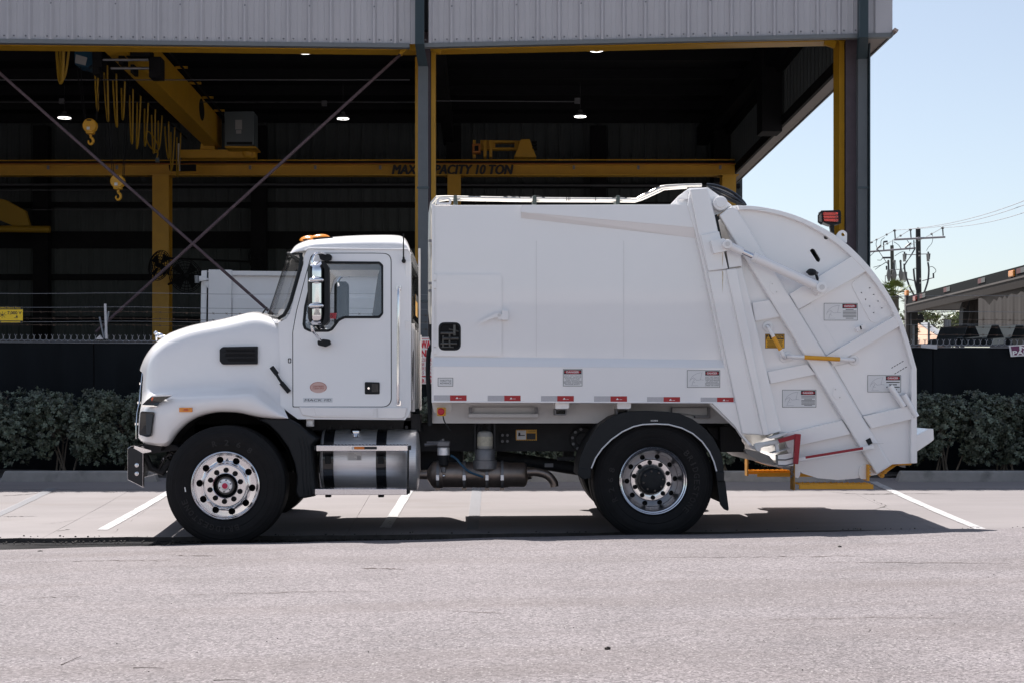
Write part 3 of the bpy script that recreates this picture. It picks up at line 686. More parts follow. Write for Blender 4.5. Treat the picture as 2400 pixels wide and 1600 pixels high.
# ================================================================== refuse truck
white = mat('white_paint', (.90, .888, .885), .30, coat=1.0, var=.018, vscale=1.2, rvar=.06, bump=.28, bscale=1.3, bdetail=0)
white_dull = mat('white_frame_paint', (.68, .67, .66), .5, var=.10, vscale=3)
black_pl = mat('black_plastic', (.010, .012, .0145), .55, var=.15, vscale=6, bump=.08, bscale=200, spec=.3)
black_gl = mat('black_gloss', (.012, .013, .016), .12, coat=.3)
rubber = mat('tyre_rubber', (.0095, .0095, .0105), .7, var=.25, vscale=9, bump=.05, bscale=120, spec=.22)
rubber_l = mat('tyre_lettering', (.0112, .0112, .0125), .5, spec=.4)
chrome = mat('chrome', (.82, .82, .84), .07, 1.0)
alu = mat('polished_aluminium', (.80, .80, .82), .16, 1.0, rvar=.05, vscale=8, var=.03)
alu_b = mat('brushed_aluminium', (.88, .88, .90), .45, .75, var=.12, vscale=18, rvar=.1, stretch=(.2, 6, 6))
steel = mat('steel_grey', (.20, .20, .21), .5, .6, var=.2, vscale=10)
exhaust = mat('exhaust_steel', (.24, .20, .175), .38, .85, var=.3, vscale=7, rvar=.15)
frame_m = mat('chassis_black', (.027, .0275, .030), .6, var=.3, vscale=8, spec=.3)
dark = mat('dark_void', (.006, .006, .007), .9)
yellow = mat('safety_yellow', (.78, .36, .02), .45, var=.1, vscale=9)
red = mat('red_paint', (.33, .008, .022), .4, var=.08, vscale=6)
red_tape = mat('red_tape', (.42, .015, .02), .35, var=.08, vscale=40)
silver_tape = mat('silver_tape', (.52, .51, .53), .4, var=.08, vscale=60)
amber = mat('amber_lens', (.98, .32, .01), .2, coat=.6, trans=.25)
red_lens = mat('red_lens', (.95, .05, .02), .25, coat=.6, trans=.75)
sticker_w = mat('sticker_white', (.78, .78, .78), .4)
sticker_y = mat('sticker_yellow', (.80, .42, .02), .4)
ink = mat('ink_black', (.015, .015, .018), .5); ink_r = mat('ink_red', (.40, .012, .03), .5); ink_g = mat('ink_grey', (.42, .42, .44), .6); ink_w = mat('ink_white', (.8, .8, .8), .5)
glass = mat('cab_glass', (.86, .93, .92), .02, trans=1.0)
def thin_glass():
    m = MATS['cab_glass']; n = m.node_tree.nodes; l = m.node_tree.links
    for x in list(n): n.remove(x)
    o = n.new('ShaderNodeOutputMaterial'); t = n.new('ShaderNodeBsdfTransparent'); t.inputs[0].default_value = (.985, .99, .99, 1)
    g = n.new('ShaderNodeBsdfGlossy'); g.inputs['Roughness'].default_value = .02
    fr = n.new('ShaderNodeFresnel'); ge = n.new('ShaderNodeNewGeometry'); mr_ = n.new('ShaderNodeMapRange'); mr_.inputs[3].default_value = 1.5; mr_.inputs[4].default_value = 1/1.5; l.new(ge.outputs['Backfacing'], mr_.inputs[0]); l.new(mr_.outputs[0], fr.inputs[0])
    a = n.new('ShaderNodeMath'); a.operation = 'ADD'; a.inputs[1].default_value = .06; l.new(fr.outputs[0], a.inputs[0])
    mx = n.new('ShaderNodeMixShader'); l.new(a.outputs[0], mx.inputs[0]); l.new(t.outputs[0], mx.inputs[1]); l.new(g.outputs[0], mx.inputs[2]); l.new(mx.outputs[0], o.inputs[0])
thin_glass()
seat_m = mat('seat_fabric', (.12, .115, .11), .9, var=.1, vscale=12); trim_m = mat('cab_trim', (.16, .16, .165), .7)
YC = 13.62
def far(Y): return 2*YC-Y
truck = thing('refuse_truck', (0, YC, 0), 'white rear-loading refuse truck parked across the stalls', 'truck')
def mirror(o, name=None, dz=0):
    me = o.data.copy()
    for v in me.vertices: v.co.y = 2*YC-v.co.y; v.co.z += dz
    me.flip_normals()
    c = place(name or o.name.split('.')[0], me, o.parent if o.parent else truck)
    for md in o.modifiers:
        if md.type == 'BEVEL':
            q = c.modifiers.new('b', 'BEVEL'); q.width = md.width; q.segments = md.segments; q.limit_method = 'ANGLE'; q.angle_limit = md.angle_limit
        if md.type == 'SUBSURF':
            q = c.modifiers.new('s', 'SUBSURF'); q.levels = md.levels; q.render_levels = md.render_levels
    return c
def tube_px(name, pts, Y, r, m, parent=truck, n=10, sm=0):
    """round bar through pixel points; Y number or list"""
    P = [W(u, v, Y[i] if isinstance(Y, (list, tuple)) else Y) for i, (u, v) in enumerate(pts)]
    if sm: P = smooth_line(P, sm)
    return MB().tube(P, r, n).build(name, m, parent, smooth=True)

# ---------------------------------------------------------------- compactor body
YB = 12.53
body_out = zB((140, 212), (1724, 208), (1990, 1400), (1990, 1418), (136, 1412))
b = MB(); b.prism([W(u, v, YB) for u, v in body_out], (0, far(YB)-YB, 0))
body = b.build('container_body', white, truck, bevel=.012)
# faint weld seams between the side sheets
for x in (775, 1311):
    plate('seam', zB((x, 430), (x+2.2, 430), (x+2.2, 1138), (x, 1138)), YB-.0015, .01, white_dull, body)
# proud upper wedge with a strip that faces down
def fold(name, pts_y, m, parent, bevel=0):
    b = MB(); b.add([W(u, v, y) for (u, v), y in pts_y], [tuple(range(len(pts_y)))]); return b.build(name, m, parent, bevel=bevel)
P = zB((683, 211), (1722, 207.5), (1752, 352), (683, 256))
plate('upper_panel', P, YB-.05, .055, white, body, bevel=.004)
b = MB(); q = zB((683, 256), (1752, 352), (1768, 416), (683, 292))
b.add([W(*q[0], YB-.05), W(*q[1], YB-.05), W(*q[2], YB-.001), W(*q[3], YB-.001), W(*q[0], YB+.01), W(*q[1], YB+.01)], [(0, 1, 2, 3), (0, 3, 4), (1, 5, 2)])
b.build('upper_fold', white, body)
# lower skirt with a strip that faces up
q = zB((142, 1136), (1912, 1158), (1932, 1206), (142, 1197), (142, 1412), (1980, 1417))
b = MB(); b.add([W(*q[0], YB-.001), W(*q[1], YB-.001), W(*q[2], YB-.06), W(*q[3], YB-.06), W(*q[0], YB+.02), W(*q[3], YB+.02)], [(0, 1, 2, 3), (0, 3, 5, 4)])
b.build('skirt_fold', white, body)
plate('skirt', [q[3], q[2], q[5], q[4]], YB-.06, .07, white, body, bevel=.004)
plate('bottom_flange', zB((134, 1409), (1990, 1415), (1990, 1423), (134, 1418)), YB-.065, .2, white, body, bevel=.002)
# near-front vertical edge
plate('corner_post', zB((136, 205), (150, 205), (148, 1410), (134, 1410)), YB-.012, .06, white, body, bevel=.003)
# access door
door_o = round_poly(zB((164, 636), (565, 636), (565, 1133), (164, 1133)), [3, 9, 9, 3])
hole = round_poly(zB((180, 932), (311, 932), (311, 1097), (180, 1097)), 14)
hole_in = round_poly(zB((187, 940), (304, 940), (304, 1090), (187, 1090)), 12)
ad = plate('access_door', door_o, YB-.014, .0125, white, truck, [hole], bevel=.003)
plate('hatch_seal', round_poly(zB((177, 929), (314, 929), (314, 1100), (177, 1100)), 15), YB-.017, .0155, black_pl, ad, [hole_in], bevel=.003)
plate('hatch_recess', hole_in, YB-.003, .002, dark, ad)
mbv = MB()
for (x0, y0, x1, y1, r) in ((190, 995, 280, 995, 8), (200, 1028, 300, 1028, 9), (190, 1058, 290, 1058, 7), (275, 945, 275, 1010, 9), (205, 1010, 205, 1080, 5), (240, 970, 300, 985, 5), (195, 1080, 270, 1080, 5), (245, 995, 245, 1075, 6)):
    mbv.tube([W(*zB((x0, y0)), YB-.012), W(*zB((x1, y1)), YB-.012)], r/2.614*YB/F, 8)
mbv.build('valve', mat('valve_metal', (.10, .10, .095), .4, .7, var=.5, vscale=30), ad, smooth=True)
for y in (650, 700, 1055, 1100):
    plate('hinge', zB((147, y-18), (166, y-18), (166, y+22), (147, y+22)), YB-.02, .03, white, ad, bevel=.004)
hb = plate('latch_block', zB((566, 854), (604, 857), (604, 916), (566, 916)), YB-.055, .055, white, ad, bevel=.004)
plate('door_handle', round_poly(zB((424, 926), (515, 880), (545, 870), (566, 882), (566, 912), (545, 915), (540, 898), (520, 900), (430, 938)), 2), YB-.05, .02, white, ad, bevel=.005)
MB().cyl(W(*zB((548, 886)), YB-.055), W(*zB((548, 886)), YB-.03), .014, 12).build('pivot_bolt', white_dull, ad, smooth=True)
# rear frame post and the channels of the tailgate
rp = plate('rear_post', zC((112, 86), (192, 80), (226, 205), (246, 300), (283, 452), (196, 463), (150, 285)), YB-.10, .12, white, truck, bevel=.008)
plate('post_pad', zC((162, 296), (246, 279), (287, 450), (198, 462)), YB-.115, .016, white, rp, bevel=.004)
plate('post_edge', zC((100, 160), (114, 86), (152, 285), (197, 463), (348, 1200), (330, 1185), (178, 463), (137, 285)), YB-.06, .06, white, rp, bevel=.008)
lp = plate('rear_post', zC((194, 462.6), (296, 452), (362, 760), (466, 1213), (352, 1208), (300, 960)), YB-.10, .12, white, truck, bevel=.01)
plate('post_groove', zC((262, 458), (271, 456), (444, 1212), (436, 1213)), YB-.103, .01, white, lp, bevel=.002)
plate('guide_channel', zC((278, 455), (328, 448), (476, 1212), (450, 1214)), YB-.125, .14, white, truck, bevel=.010)
plate('guide_channel', zC((318, 451), (352, 444), (532, 1196), (466, 1212)), YB-.085, .1, white, truck, bevel=.010)
plate('lower_corner_plate', zC((214, 1066), (322, 1064), (352, 1208), (400, 1260), (385, 1262), (340, 1205), (318, 1170)), YB-.075, .08, white, truck, bevel=.004)
tube_px('corner_flange', zC((205, 1068), (325, 1180), (345, 1212), (398, 1268), (435, 1284)), YB-.03, .012, white, n=8)
plate('gap_seal', zC((228, 205), (236, 200), (262, 330), (290, 452), (280, 455), (250, 330)), YB-.08, .1, black_pl, truck)
# rib stains
stain = mat('rust_stain', (.62, .52, .38), .6, var=.3, vscale=30)
plate('rust_streak', zQ((697, 905), (703, 905), (701, 1010), (697, 1080), (693, 1000)), YB-.1165, .002, stain, rp)
plate('rust_streak', zQ((692, 1125), (706, 1125), (704, 1240), (698, 1400), (694, 1240)), YB-.1015, .002, stain, lp)
# body top: shoulders, lugs, pipes
hump = zC((20, 158), (58, 118), (85, 98), (110, 80), (195, 78), (275, 135), (305, 160), (240, 205), (112, 205), (60, 160))
b = MB(); b.prism([W(u, v, YB+.02) for u, v in hump], (0, far(YB)-YB-.04, 0)); b.build('head_beam', white, truck, bevel=.006)
b = MB(); b.lathe(W(*zC((252, 150)), YB-.06), (0, -1, 0), [(-.1, .062), (0, .062), (.004, .058), (.004, .04), (.02, .038), (.02, .001)], 24); b.build('pivot_pin', white, truck, smooth=True)
for pts in (zB((160, 208), (172, 172), (184, 165), (240, 165), (255, 180), (255, 208)), zB((1638, 208), (1640, 172), (1652, 166), (1712, 166), (1722, 176), (1722, 208))):
    cx = sum(p[0] for p in pts)/6; 
    plate('lifting_lug', round_poly(pts, 4), YB-.02, .02, white, truck, [round_poly(rect(cx-12, pts[1][1]+1, cx+12, pts[1][1]+9.5), 4.5)], bevel=.003)
pipe_m = mat('hydraulic_pipe', (.62, .60, .55), .3, .75, var=.15, vscale=12)
tube_px('hydraulic_pipe', zB((132, 940), (124, 860), (124, 420), (126, 260), (136, 200), (165, 166), (230, 164), (700, 174), (1300, 178), (1388, 180), (1420, 160), (1540, 104), (1570, 98), (1690, 92), (1790, 90)), 12.70, .0155, pipe_m, n=10)
tube_px('hydraulic_pipe', zB((140, 330), (141, 240), (160, 190), (230, 178), (700, 186), (1380, 190), (1425, 176), (1560, 114), (1700, 104)), 12.86, .011, pipe_m, n=8)
for x in (280, 766, 1277):
    plate('pipe_clamp', zB((x-10, 152), (x+10, 152), (x+12, 178), (x+12, 206), (x-12, 206), (x-12, 178)), 12.675, .25, mat('clamp_green', (.045, .06, .055), .5), truck, bevel=.003)
rnd = random.Random(11)
for a0, a1 in ((300, 470), (560, 700), (725, 830), (1240, 1330), (1400, 1560)):
    pts = []
    for k in range(9):
        x = lerp(a0, a1, k/8); y = (172 if x < 1390 else 172-(x-1390)*.44)-14*math.sin(math.pi*k/8)+rnd.uniform(-4, 4)
        pts.append(zB((x, y)))
    tube_px('wire', pts, 12.69, .0035, black_pl, n=5, sm=3)
for x in (962, 972, 982, 1140): 
    y = 176; tube_px('pipe_tie', zB((x, y-11), (x, y+11)), 12.68, .003, black_pl, n=5)
for x in (124,):
    for y in (430, 690, 735): plate('pipe_clamp', zB((x-9, y-8), (x+12, y-8), (x+12, y+8), (x-9, y+8)), 12.675, .12, steel, truck, bevel=.003)
tube_px('hose', zB((132, 930), (128, 1000), (140, 1060), (118, 1110), (112, 1250), (122, 1400), (125, 1560)), 12.80, .020, black_pl, n=8, sm=4)
tube_px('hose', zQ((500, 75), (600, 85), (740, 130), (860, 200), (950, 290), (975, 330)), 12.95, .018, black_gl, n=10, sm=5)
tube_px('hose', zQ((520, 100), (640, 140), (760, 190), (880, 260), (960, 320)), 12.85, .016, black_gl, n=10, sm=5)
tube_px('hose', zQ((560, 130), (680, 200), (780, 250), (890, 300), (960, 330)), 12.78, .014, black_pl, n=10, sm=5)
tube_px('hose', zQ((530, 75), (640, 105), (800, 190), (930, 310)), 13.2, .018, black_gl, n=10, sm=5)
# conspicuity tape
for x0, xm, x1, y0, y1 in ((148, 248, 349, 1373, 1407), (478, 580, 680, 1375, 1409), (805, 905, 1006, 1377, 1411), (1130, 1231, 1332, 1379, 1413), (1455, 1556, 1657, 1384, 1417), (1783, 1884, 1985, 1387, 1420)):
    t = plate('reflective_tape', rect(*zB((x0, y0)), *zB((x1, y1))), YB-.0615, .001, silver_tape, truck)
    plate('red_half', rect(*zB((xm, y0)), *zB((x1, y1))), YB-.0625, .0009, red_tape, t)
    mb = MB(); cx = (xm+x1)/2-8; cy = (y0+y1)/2
    px_quad(mb, zB((cx-9, cy+5), (cx, cy-7), (cx+9, cy+5)), YB-.064); px_quad(mb, zB((cx+12, cy+2), (cx+28, cy+2), (cx+28, cy+4), (cx+12, cy+4)), YB-.064)
    mb.build('printed_mark', ink_w, t)
# subframe under the body
sf = plate('subframe', zB((138, 1418), (1860, 1424), (1900, 1470), (1985, 1545), (138, 1545)), 12.84, 1.76, white_dull, truck, bevel=.004)
for x in (893, 1272):
    t = plate('body_bracket', round_poly(zB((x, 1420), (x+84, 1420), (x+84, 1452), (x+70, 1456), (x, 1456)), 2), YB-.02, .34, white, truck, bevel=.005)
    plate('bracket_box', zB((x-4, 1458), (x+70, 1458), (x+68, 1496), (x-4, 1496)), YB+.1, .25, steel, t, [zB((x+4, 1464), (x+62, 1464), (x+60, 1488), (x+4, 1488))], bevel=.002)
rk = plate('utility_rack', zB((362, 1446), (785, 1446), (785, 1506), (362, 1506)), 12.80, .04, steel, truck, [zB((384, 1446.5), (766, 1446.5), (766, 1488), (384, 1488))], bevel=.003)
tube_px('rack_bar', zB((362, 1498), (785, 1498)), 12.77, .02, white_dull, rk, n=8)
rk = plate('utility_rack', zP((1170, 62), (1590, 62), (1590, 178), (1420, 178), (1420, 150), (1170, 120)), 12.80, .04, steel, truck, [zP((1180, 68), (1565, 68), (1565, 150), (1440, 150), (1180, 116))], bevel=.003)
eb = plate('emergency_stop_bracket', zB((135, 1415), (258, 1415), (256, 1470), (235, 1480), (150, 1480)), 12.62, .02, white_dull, truck, bevel=.003)
es = plate('emergency_stop', round_poly(zB((168, 1448), (221, 1448), (221, 1500), (168, 1500)), 2), 12.54, .08, mat('stop_yellow', (.82, .42, .01), .4), truck, bevel=.004)
b = MB(); b.lathe(W(*zB((193, 1473)), 12.54), (0, -1, 0), [(0, .022), (.02, .022), (.024, .03), (.035, .03), (.042, .022), (.043, .001)], 20); b.build('stop_button', mat('button_red', (.50, .01, .03), .35), es, smooth=True)
for x, y in ((174, 1454), (214, 1454), (174, 1494), (214, 1494)): MB().cyl(W(*zB((x, y)), 12.537), W(*zB((x, y)), 12.56), .004, 8).build('screw', steel, es)
tube_px('cable', zB((205, 1500), (212, 1530), (235, 1568), (255, 1590)), 12.6, .006, black_pl, n=6, sm=4)

# ---------------------------------------------------------------- stickers
def sticker(name, box, Y, parent, kind, lines=()):
    x0, y0, x1, y1 = box; w, h = x1-x0, y1-y0
    t = plate(name, rect(*box), Y, .001, sticker_y if kind == 'caution' else sticker_w, parent)
    mb = MB(); Y2 = Y-.0012
    e = .9
    for r in (rect(x0, y0, x1, y0+e), rect(x0, y1-e, x1, y1), rect(x0, y0+e, x0+e, y1-e), rect(x1-e, y0+e, x1, y1-e)): px_quad(mb, r, Y2)
    if kind == 'caution':
        px_quad(mb, rect(x0+2, y0+2, x1-2, y0+h*.40), Y2); 
        for i in range(6): px_quad(mb, rect(x0+4+(i % 2)*1.5, y0+h*(.47+.085*i), x1-4-(i % 3), y0+h*(.505+.085*i)), Y2)
        mb.build('print', ink, t)
        m2 = MB(); px_text(m2, 'CAUTION', (x0+w*.3, y0+h*.12, x1-w*.07, y0+h*.34), Y2-.001, bold=.02)
        px_quad(m2, [(x0+w*.06, y0+h*.36), (x0+w*.16, y0+h*.10), (x0+w*.26, y0+h*.36)], Y2-.001); m2.build('lettering', sticker_y, t)
        m3 = MB(); px_text(m3, '!', (x0+w*.145, y0+h*.19, x0+w*.175, y0+h*.34), Y2-.002); m3.build('lettering', ink, t); return t
    if kind == 'throttle':
        px_text(mb, 'THROTTLE', (x0+w*.14, y0+h*.24, x0+w*.88, y0+h*.44), Y2); px_text(mb, 'ADVANCE', (x0+w*.14, y0+h*.53, x0+w*.88, y0+h*.73), Y2)
        mb.build('lettering', ink, t); return t
    sx0 = x0+2 if kind == 'danger' else x0+w*.55
    hy = y0+h*.30
    px_quad(mb, rect(sx0, y0+2, x1-2, hy), Y2)
    n = len(lines); pitch = (y1-3-hy-2)/max(n, 1)
    for i, s in enumerate(lines):
        yy = hy+2+pitch*i; ww = (x1-2-sx0)*min(1, .34+.045*len(s)) if s[0] != '#' else (x1-2-sx0)*(.94 if s != '##' else .55)
        cx = (sx0+x1-2)/2
        if s[0] == '#': px_quad(mb, rect(cx-ww/2, yy+pitch*.25, cx+ww/2, yy+pitch*.62), Y2)
        else: px_text(mb, s, (cx-ww/2, yy+pitch*.12, cx+ww/2, yy+pitch*.82), Y2)
    mb.build('print', ink, t)
    m2 = MB(); px_quad(m2, circle(((sx0+x1-2)/2, (y0+2+hy)/2), (x1-2-sx0)*.47, 28, (hy-y0-2)*.43), Y2-.0008); m2.build('red_oval', ink_r, t)
    m3 = MB(); cxx = (sx0+x1-2)/2; ww = (x1-2-sx0); px_text(m3, 'DANGER', (cxx-ww*.36, y0+2+(hy-y0-2)*.27, cxx+ww*.36, hy-(hy-y0-2)*.27), Y2-.0016, bold=.02); m3.build('lettering', ink_w, t)
    if kind == 'pictogram':
        m4 = MB(); a = Vector((x0+w*.06, y0+h*.1)); ux, uy = w*.46, h*.8
        def ln(pts, th=.7):
            for p, q in zip(pts, pts[1:]):
                px_quad(m4, band((a.x+p[0]*ux, a.y+p[1]*uy), (a.x+q[0]*ux, a.y+q[1]*uy), th), Y2)
        ln([(math.cos(math.pi*(1.02+.5*k/8))*.8+.85, math.sin(math.pi*(1.02+.5*k/8))*.7+.75) for k in range(9)]); ln([(.85, .05), (.75, .55), (.98, .58)]); ln([(.1, .55), (.3, .4), (.5, .6), (.78, .56)]); ln([(.2, .95), (.25, .7), (.35, .6), (.3, .5)]); ln([(.25, .7), (.4, .78)]); ln([(.12, .98), (.6, .98)], .5)
        m4.build('drawing', ink_g, t)
    return t
sticker('throttle_label', (*zB((173, 1266)), *zB((266, 1319))), YB-.0615, truck, 'throttle')
sticker('danger_label', (*zB((940, 1213)), *zB((1058, 1318))), YB-.0615, truck, 'danger', ['SHUT OFF TRUCK', 'ENGINE, REMOVE', 'IGNITION KEY', 'AND FOLLOW', 'LOCKOUT PROCEDURES', 'BEFORE ENTERING', 'PACKER BODY'])
sticker('danger_label', (*zB((1700, 1220)), *zB((1902, 1326))), YB-.0615, truck, 'pictogram', ['SHUT OFF TRUCK', 'ENGINE OR POWER', 'UNITS AND REMOVE', 'IGNITION KEY', 'BEFORE ENTERING', 'UNDER THE CHASSIS'])

# ---------------------------------------------------------------- tailgate
YT = 12.52
curve = smooth_line([Vector((*p, 0)) for p in [(330, 160), (420, 165), (520, 183), (620, 215), (720, 262), (800, 312), (870, 372), (940, 447), (1000, 528), (1050, 612), (1090, 700), (1120, 790), (1145, 880), (1153, 908)]], 4)
curve = [(p.x, p.y) for p in curve]
t_out = [(252, 200), (300, 163)]+curve+[(1155, 1341), (1042, 1346), (970, 1394), (930, 1400), (870, 1412), (790, 1418), (700, 1410), (630, 1388), (592, 1350), (562, 1290), (500, 1150), (345, 440)]
slot = round_poly(zC((662, 368), (672, 358), (684, 362), (712, 408), (706, 421), (694, 418)), 2)
h1 = circle(zC((737, 307)), 5.2, 16)
holesR = [circle(zR(p), 1.6, 10) for p in ((852, 94), (955, 109), (887, 149), (990, 165), (921, 207), (1023, 221), (955, 261), (922, 54))]
tg = plate('tailgate', zC(*t_out), YT, .03, white, truck, [slot, h1]+holesR)
b = MB(); fp = zC((330, 164), (420, 169), (520, 187), (620, 219), (720, 266), (800, 316), (870, 376), (940, 451), (1000, 532), (1050, 616), (1090, 704), (1120, 794), (1140, 880), (1148, 910), (1150, 1338), (1042, 1342), (968, 1390), (870, 1408), (790, 1414), (700, 1406), (634, 1385), (596, 1348), (566, 1290))
rings = [[W(u, v, YT+.031) for u, v in fp], [W(u, v, YT+.031)+Vector((0, far(YT)-YT-.062, 0)) for u, v in fp]]
b.loft(rings, True, False); b.build('hopper_shell', white, truck)
mirror(tg)
inner = [(338, 180)]+[(p[0]-(20 if p[1] > 300 else 20*(p[1]-160)/140), p[1]+(18 if p[0] < 900 else 18*max(0, (1153-p[0])/253))) for p in curve[2:]]
rim = curve+[(1155, 1341), (1128, 1341)]+[(1130, 908)]+list(reversed(inner[:-1]))
plate('rim_flange', zC(*rim), YT-.055, .056, white, tg, bevel=.005)
tb = plate('diagonal_beam', zC((246, 205), (300, 166), (330, 178), (1038, 1350), (970, 1393)), YT-.07, .071, white, tg, bevel=.012)
MBd = plate('beam_gusset', zC((274, 340), (345, 375), (352, 438), (292, 448)), YT-.088, .07, white, tg, bevel=.004)
for pts, d in (((( 398, 607), (478, 592), (528, 672), (412, 692)), .045), (((467, 922), (652, 886), (690, 935), (482, 978)), .05), (((535, 1208), (812, 1143), (852, 1208), (562, 1272)), .05),
               (((568, 568), (862, 390), (930, 458), (610, 638)), .05), (((738, 850), (1060, 664), (1086, 708), (772, 893)), .05), (((905, 1126), (1130, 1075), (1131, 1140), (945, 1183)), .05)):
    plate('rib', zC(*pts), YT-d, d+.001, white, tg, bevel=.008)
plate('stiffener_strip', zC((612, 640), (670, 608), (793, 812), (738, 848)), YT-.012, .013, white, tg, bevel=.003)
plate('stiffener_strip', zC((775, 897), (842, 882), (972, 1106), (905, 1124)), YT-.012, .013, white, tg, bevel=.003)
plate('light_panel', round_poly(zC((850, 520), (925, 465), (1050, 655), (965, 700), (940, 690)), [12, 5, 5, 14, 8]), YT-.008, .009, white, tg, holesR, bevel=.002)
for c in (zC((500, 538)), zC((790, 1020))):
    k = [( -10, -14), (4, -14), (11, -4), (10, 12), (-2, 16), (-11, 6)]
    cp = plate('cover_plate', round_poly([(c[0]+a, c[1]+d) for a, d in k], 3), YT-.076, .007, white, tg, bevel=.002)
    for a, d in ((-5, -9), (5, 10)): MB().cyl(W(c[0]+a, c[1]+d, YT-.08), W(c[0]+a, c[1]+d, YT-.07), .007, 8).build('bolt', white_dull, cp)
# lift cylinder
cy = plate('cylinder_bracket', round_poly(zC((207, 321), (268, 311), (292, 335), (288, 368), (222, 381)), 3), YB-.175, .07, white, truck, bevel=.005)
YCY = YB-.19
p0, p1 = W(*zC((281, 340)), YCY), W(*zC((712, 538)), YCY)
ax = (p1-p0).normalized()
pp = lambda t: p0+(p1-p0)*t
lc = MB().tube([pp(.0), pp(.17)], .034, 18).build('lift_cylinder', white, truck, smooth=True, bevel=.004)
MB().tube([pp(.16), pp(.29)], .026, 18).build('piston_rod', chrome, lc, smooth=True)
MB().tube([pp(.275), pp(.28), pp(.315), pp(.316), pp(.94), pp(.96)], [.038, .045, .045, .042, .042, .036], 22).build('barrel', white, lc, smooth=True)
for q, r in ((p0, .04), (p1, .045)):
    MB().cyl(q+Vector((0, -.05, 0)), q+Vector((0, .14, 0)), r, 20).build('clevis', white, lc, smooth=True, bevel=.004)
    MB().cyl(q+Vector((0, -.058, 0)), q+Vector((0, 0, 0)), r*.5, 14).build('pin', white_dull, lc, smooth=True)
plate('cylinder_mount', round_poly(zC((705, 492), (735, 505), (748, 535), (700, 575), (690, 560), (700, 530)), 3), YT-.11, .11, white, tg, bevel=.005)
vb = MB().ball(W(*zC((672, 468)), YT-.10), (.04, .05, .03)).build('hose_valve', black_pl, tg, smooth=True)
tube_px('hose', zQ((1730, 1150), (1770, 1115), (1830, 1130), (1850, 1190), (1870, 1240)), YT-.08, .012, black_pl, tg, n=8, sm=4)
tube_px('hose_fitting', zQ((1790, 1120), (1865, 1160)), YT-.1, .014, steel, tg, n=8)
# grab bars
def grab(a, b_, y0, y1):
    P = [W(*a, YT-.01), W(*a, YT-.07), W(lerp(a[0], b_[0], .06), lerp(a[1], b_[1], .06), YT-.1), W(lerp(a[0], b_[0], .94), lerp(a[1], b_[1], .94), YT-.1), W(*b_, YT-.07), W(*b_, YT-.01)]
    g = MB().tube(P, .0165, 12).build('grab_bar', white, tg, smooth=True)
    q = lambda t: W(lerp(a[0], b_[0], t), lerp(a[1], b_[1], t), YT-.1)
    MB().tube([q(y0), q(y1)], .0185, 12).build('grip_sleeve', yellow, g, smooth=True)
    for e in (a, b_): MB().lathe(W(*e, YT-.012), (0, -1, 0), [(-.01, .045), (0, .045), (.004, .04), (.005, .02)], 20).build('mount_flange', white, g, smooth=True)
grab(zR((70, 374)), zR((210, 630)), .34, .76)
grab(zR((240, 622)), zR((785, 652)), .245, .79)
for a, c in ((( 1090, 868), (1205, 1040)), ((1205, 940), (1310, 1125))):
    MB().tube([W(*zR(a), YT-.05), W(*zR(c), YT-.05)], .026, 14).build('pin_tube', white, tg, smooth=True)
plate('pin_bracket', zR((1180, 945), (1235, 925), (1230, 1030), (1195, 1010)), YT-.05, .05, white_dull, tg, bevel=.003)
plate('lamp_socket', round_poly(zR((803, 385), (880, 352), (895, 385), (820, 420)), 3), YT-.05, .05, white, tg, bevel=.004)
plate('socket_lock', zR((838, 372), (848, 368), (856, 398), (846, 402)), YT-.055, .02, dark, tg)
for a, c in ((( 1102, 720), (1196, 664)), ((1128, 768), (1224, 712))):
    mb = MB()
    for k in range(5):
        t = k/4.4; px_quad(mb, band(zR((lerp(a[0], c[0], t), lerp(a[1], c[1], t))), zR((lerp(a[0], c[0], t+.16), lerp(a[1], c[1], t+.16))), 1.6), YT-.0006)
    mb.build('vent_slits', dark, tg)
plate('black_pad', zR((888, 1320), (925, 1300), (946, 1345), (912, 1362)), YT-.08, .02, black_pl, tg, bevel=.003)
# warning stickers on the tailgate
sticker('danger_label', (*zR((538, 181)), *zR((820, 325))), YT-.0015, truck, 'pictogram', ['##', '#', '#', '#', '#', '#', '##'])
sticker('danger_label', (*zR((190, 900)), *zR((474, 1047))), YT-.0015, truck, 'pictogram', ['#', '#', '##', '#', '#', '#', '#', '##'])
sticker('danger_label', (*zR((902, 778)), *zR((1182, 920))), YT-.0015, truck, 'pictogram', ['#', '##', '#', '##'])
sticker('caution_label', (*zR((48, 437)), *zR((210, 555))), YT-.0015, truck, 'caution')
# rear sill, tail lamp, lifting eye
sp = zI((1990, 232), (2105, 170), (2148, 172), (2153, 272), (2120, 298), (1990, 386))
b = MB(); b.prism([W(u, v, YT-.02) for u, v in sp], (0, far(YT)-YT+.04, 0)); b.build('rear_sill', white, truck, bevel=.006)
lamp = plate('rear_lamp', round_poly(zC((716, 184), (800, 182), (806, 190), (806, 244), (760, 252), (718, 236)), 3), YT+.02, .12, black_pl, truck, [round_poly(zC((724, 192), (790, 192), (792, 236), (728, 232)), 3)], bevel=.004)
plate('lens', round_poly(zC((724, 192), (792, 192), (794, 237), (728, 232)), 3), YT-.004, .1, red_lens, lamp, bevel=.01)
for y in (205, 219): plate('lamp_guard', zC((716, y), (808, y), (808, y+2.2), (716, y+2.2)), YT-.01, .02, black_pl, lamp)
plate('lamp_guard', zC((700, 205), (716, 184), (722, 184), (722, 240), (716, 250), (700, 238)), YT-.01, .015, black_pl, lamp, [zC((704, 208), (716, 194), (718, 236), (704, 234))])
plate('lamp_stand', zC((754, 250), (774, 250), (776, 290), (760, 280)), YT+.05, .04, black_pl, lamp)
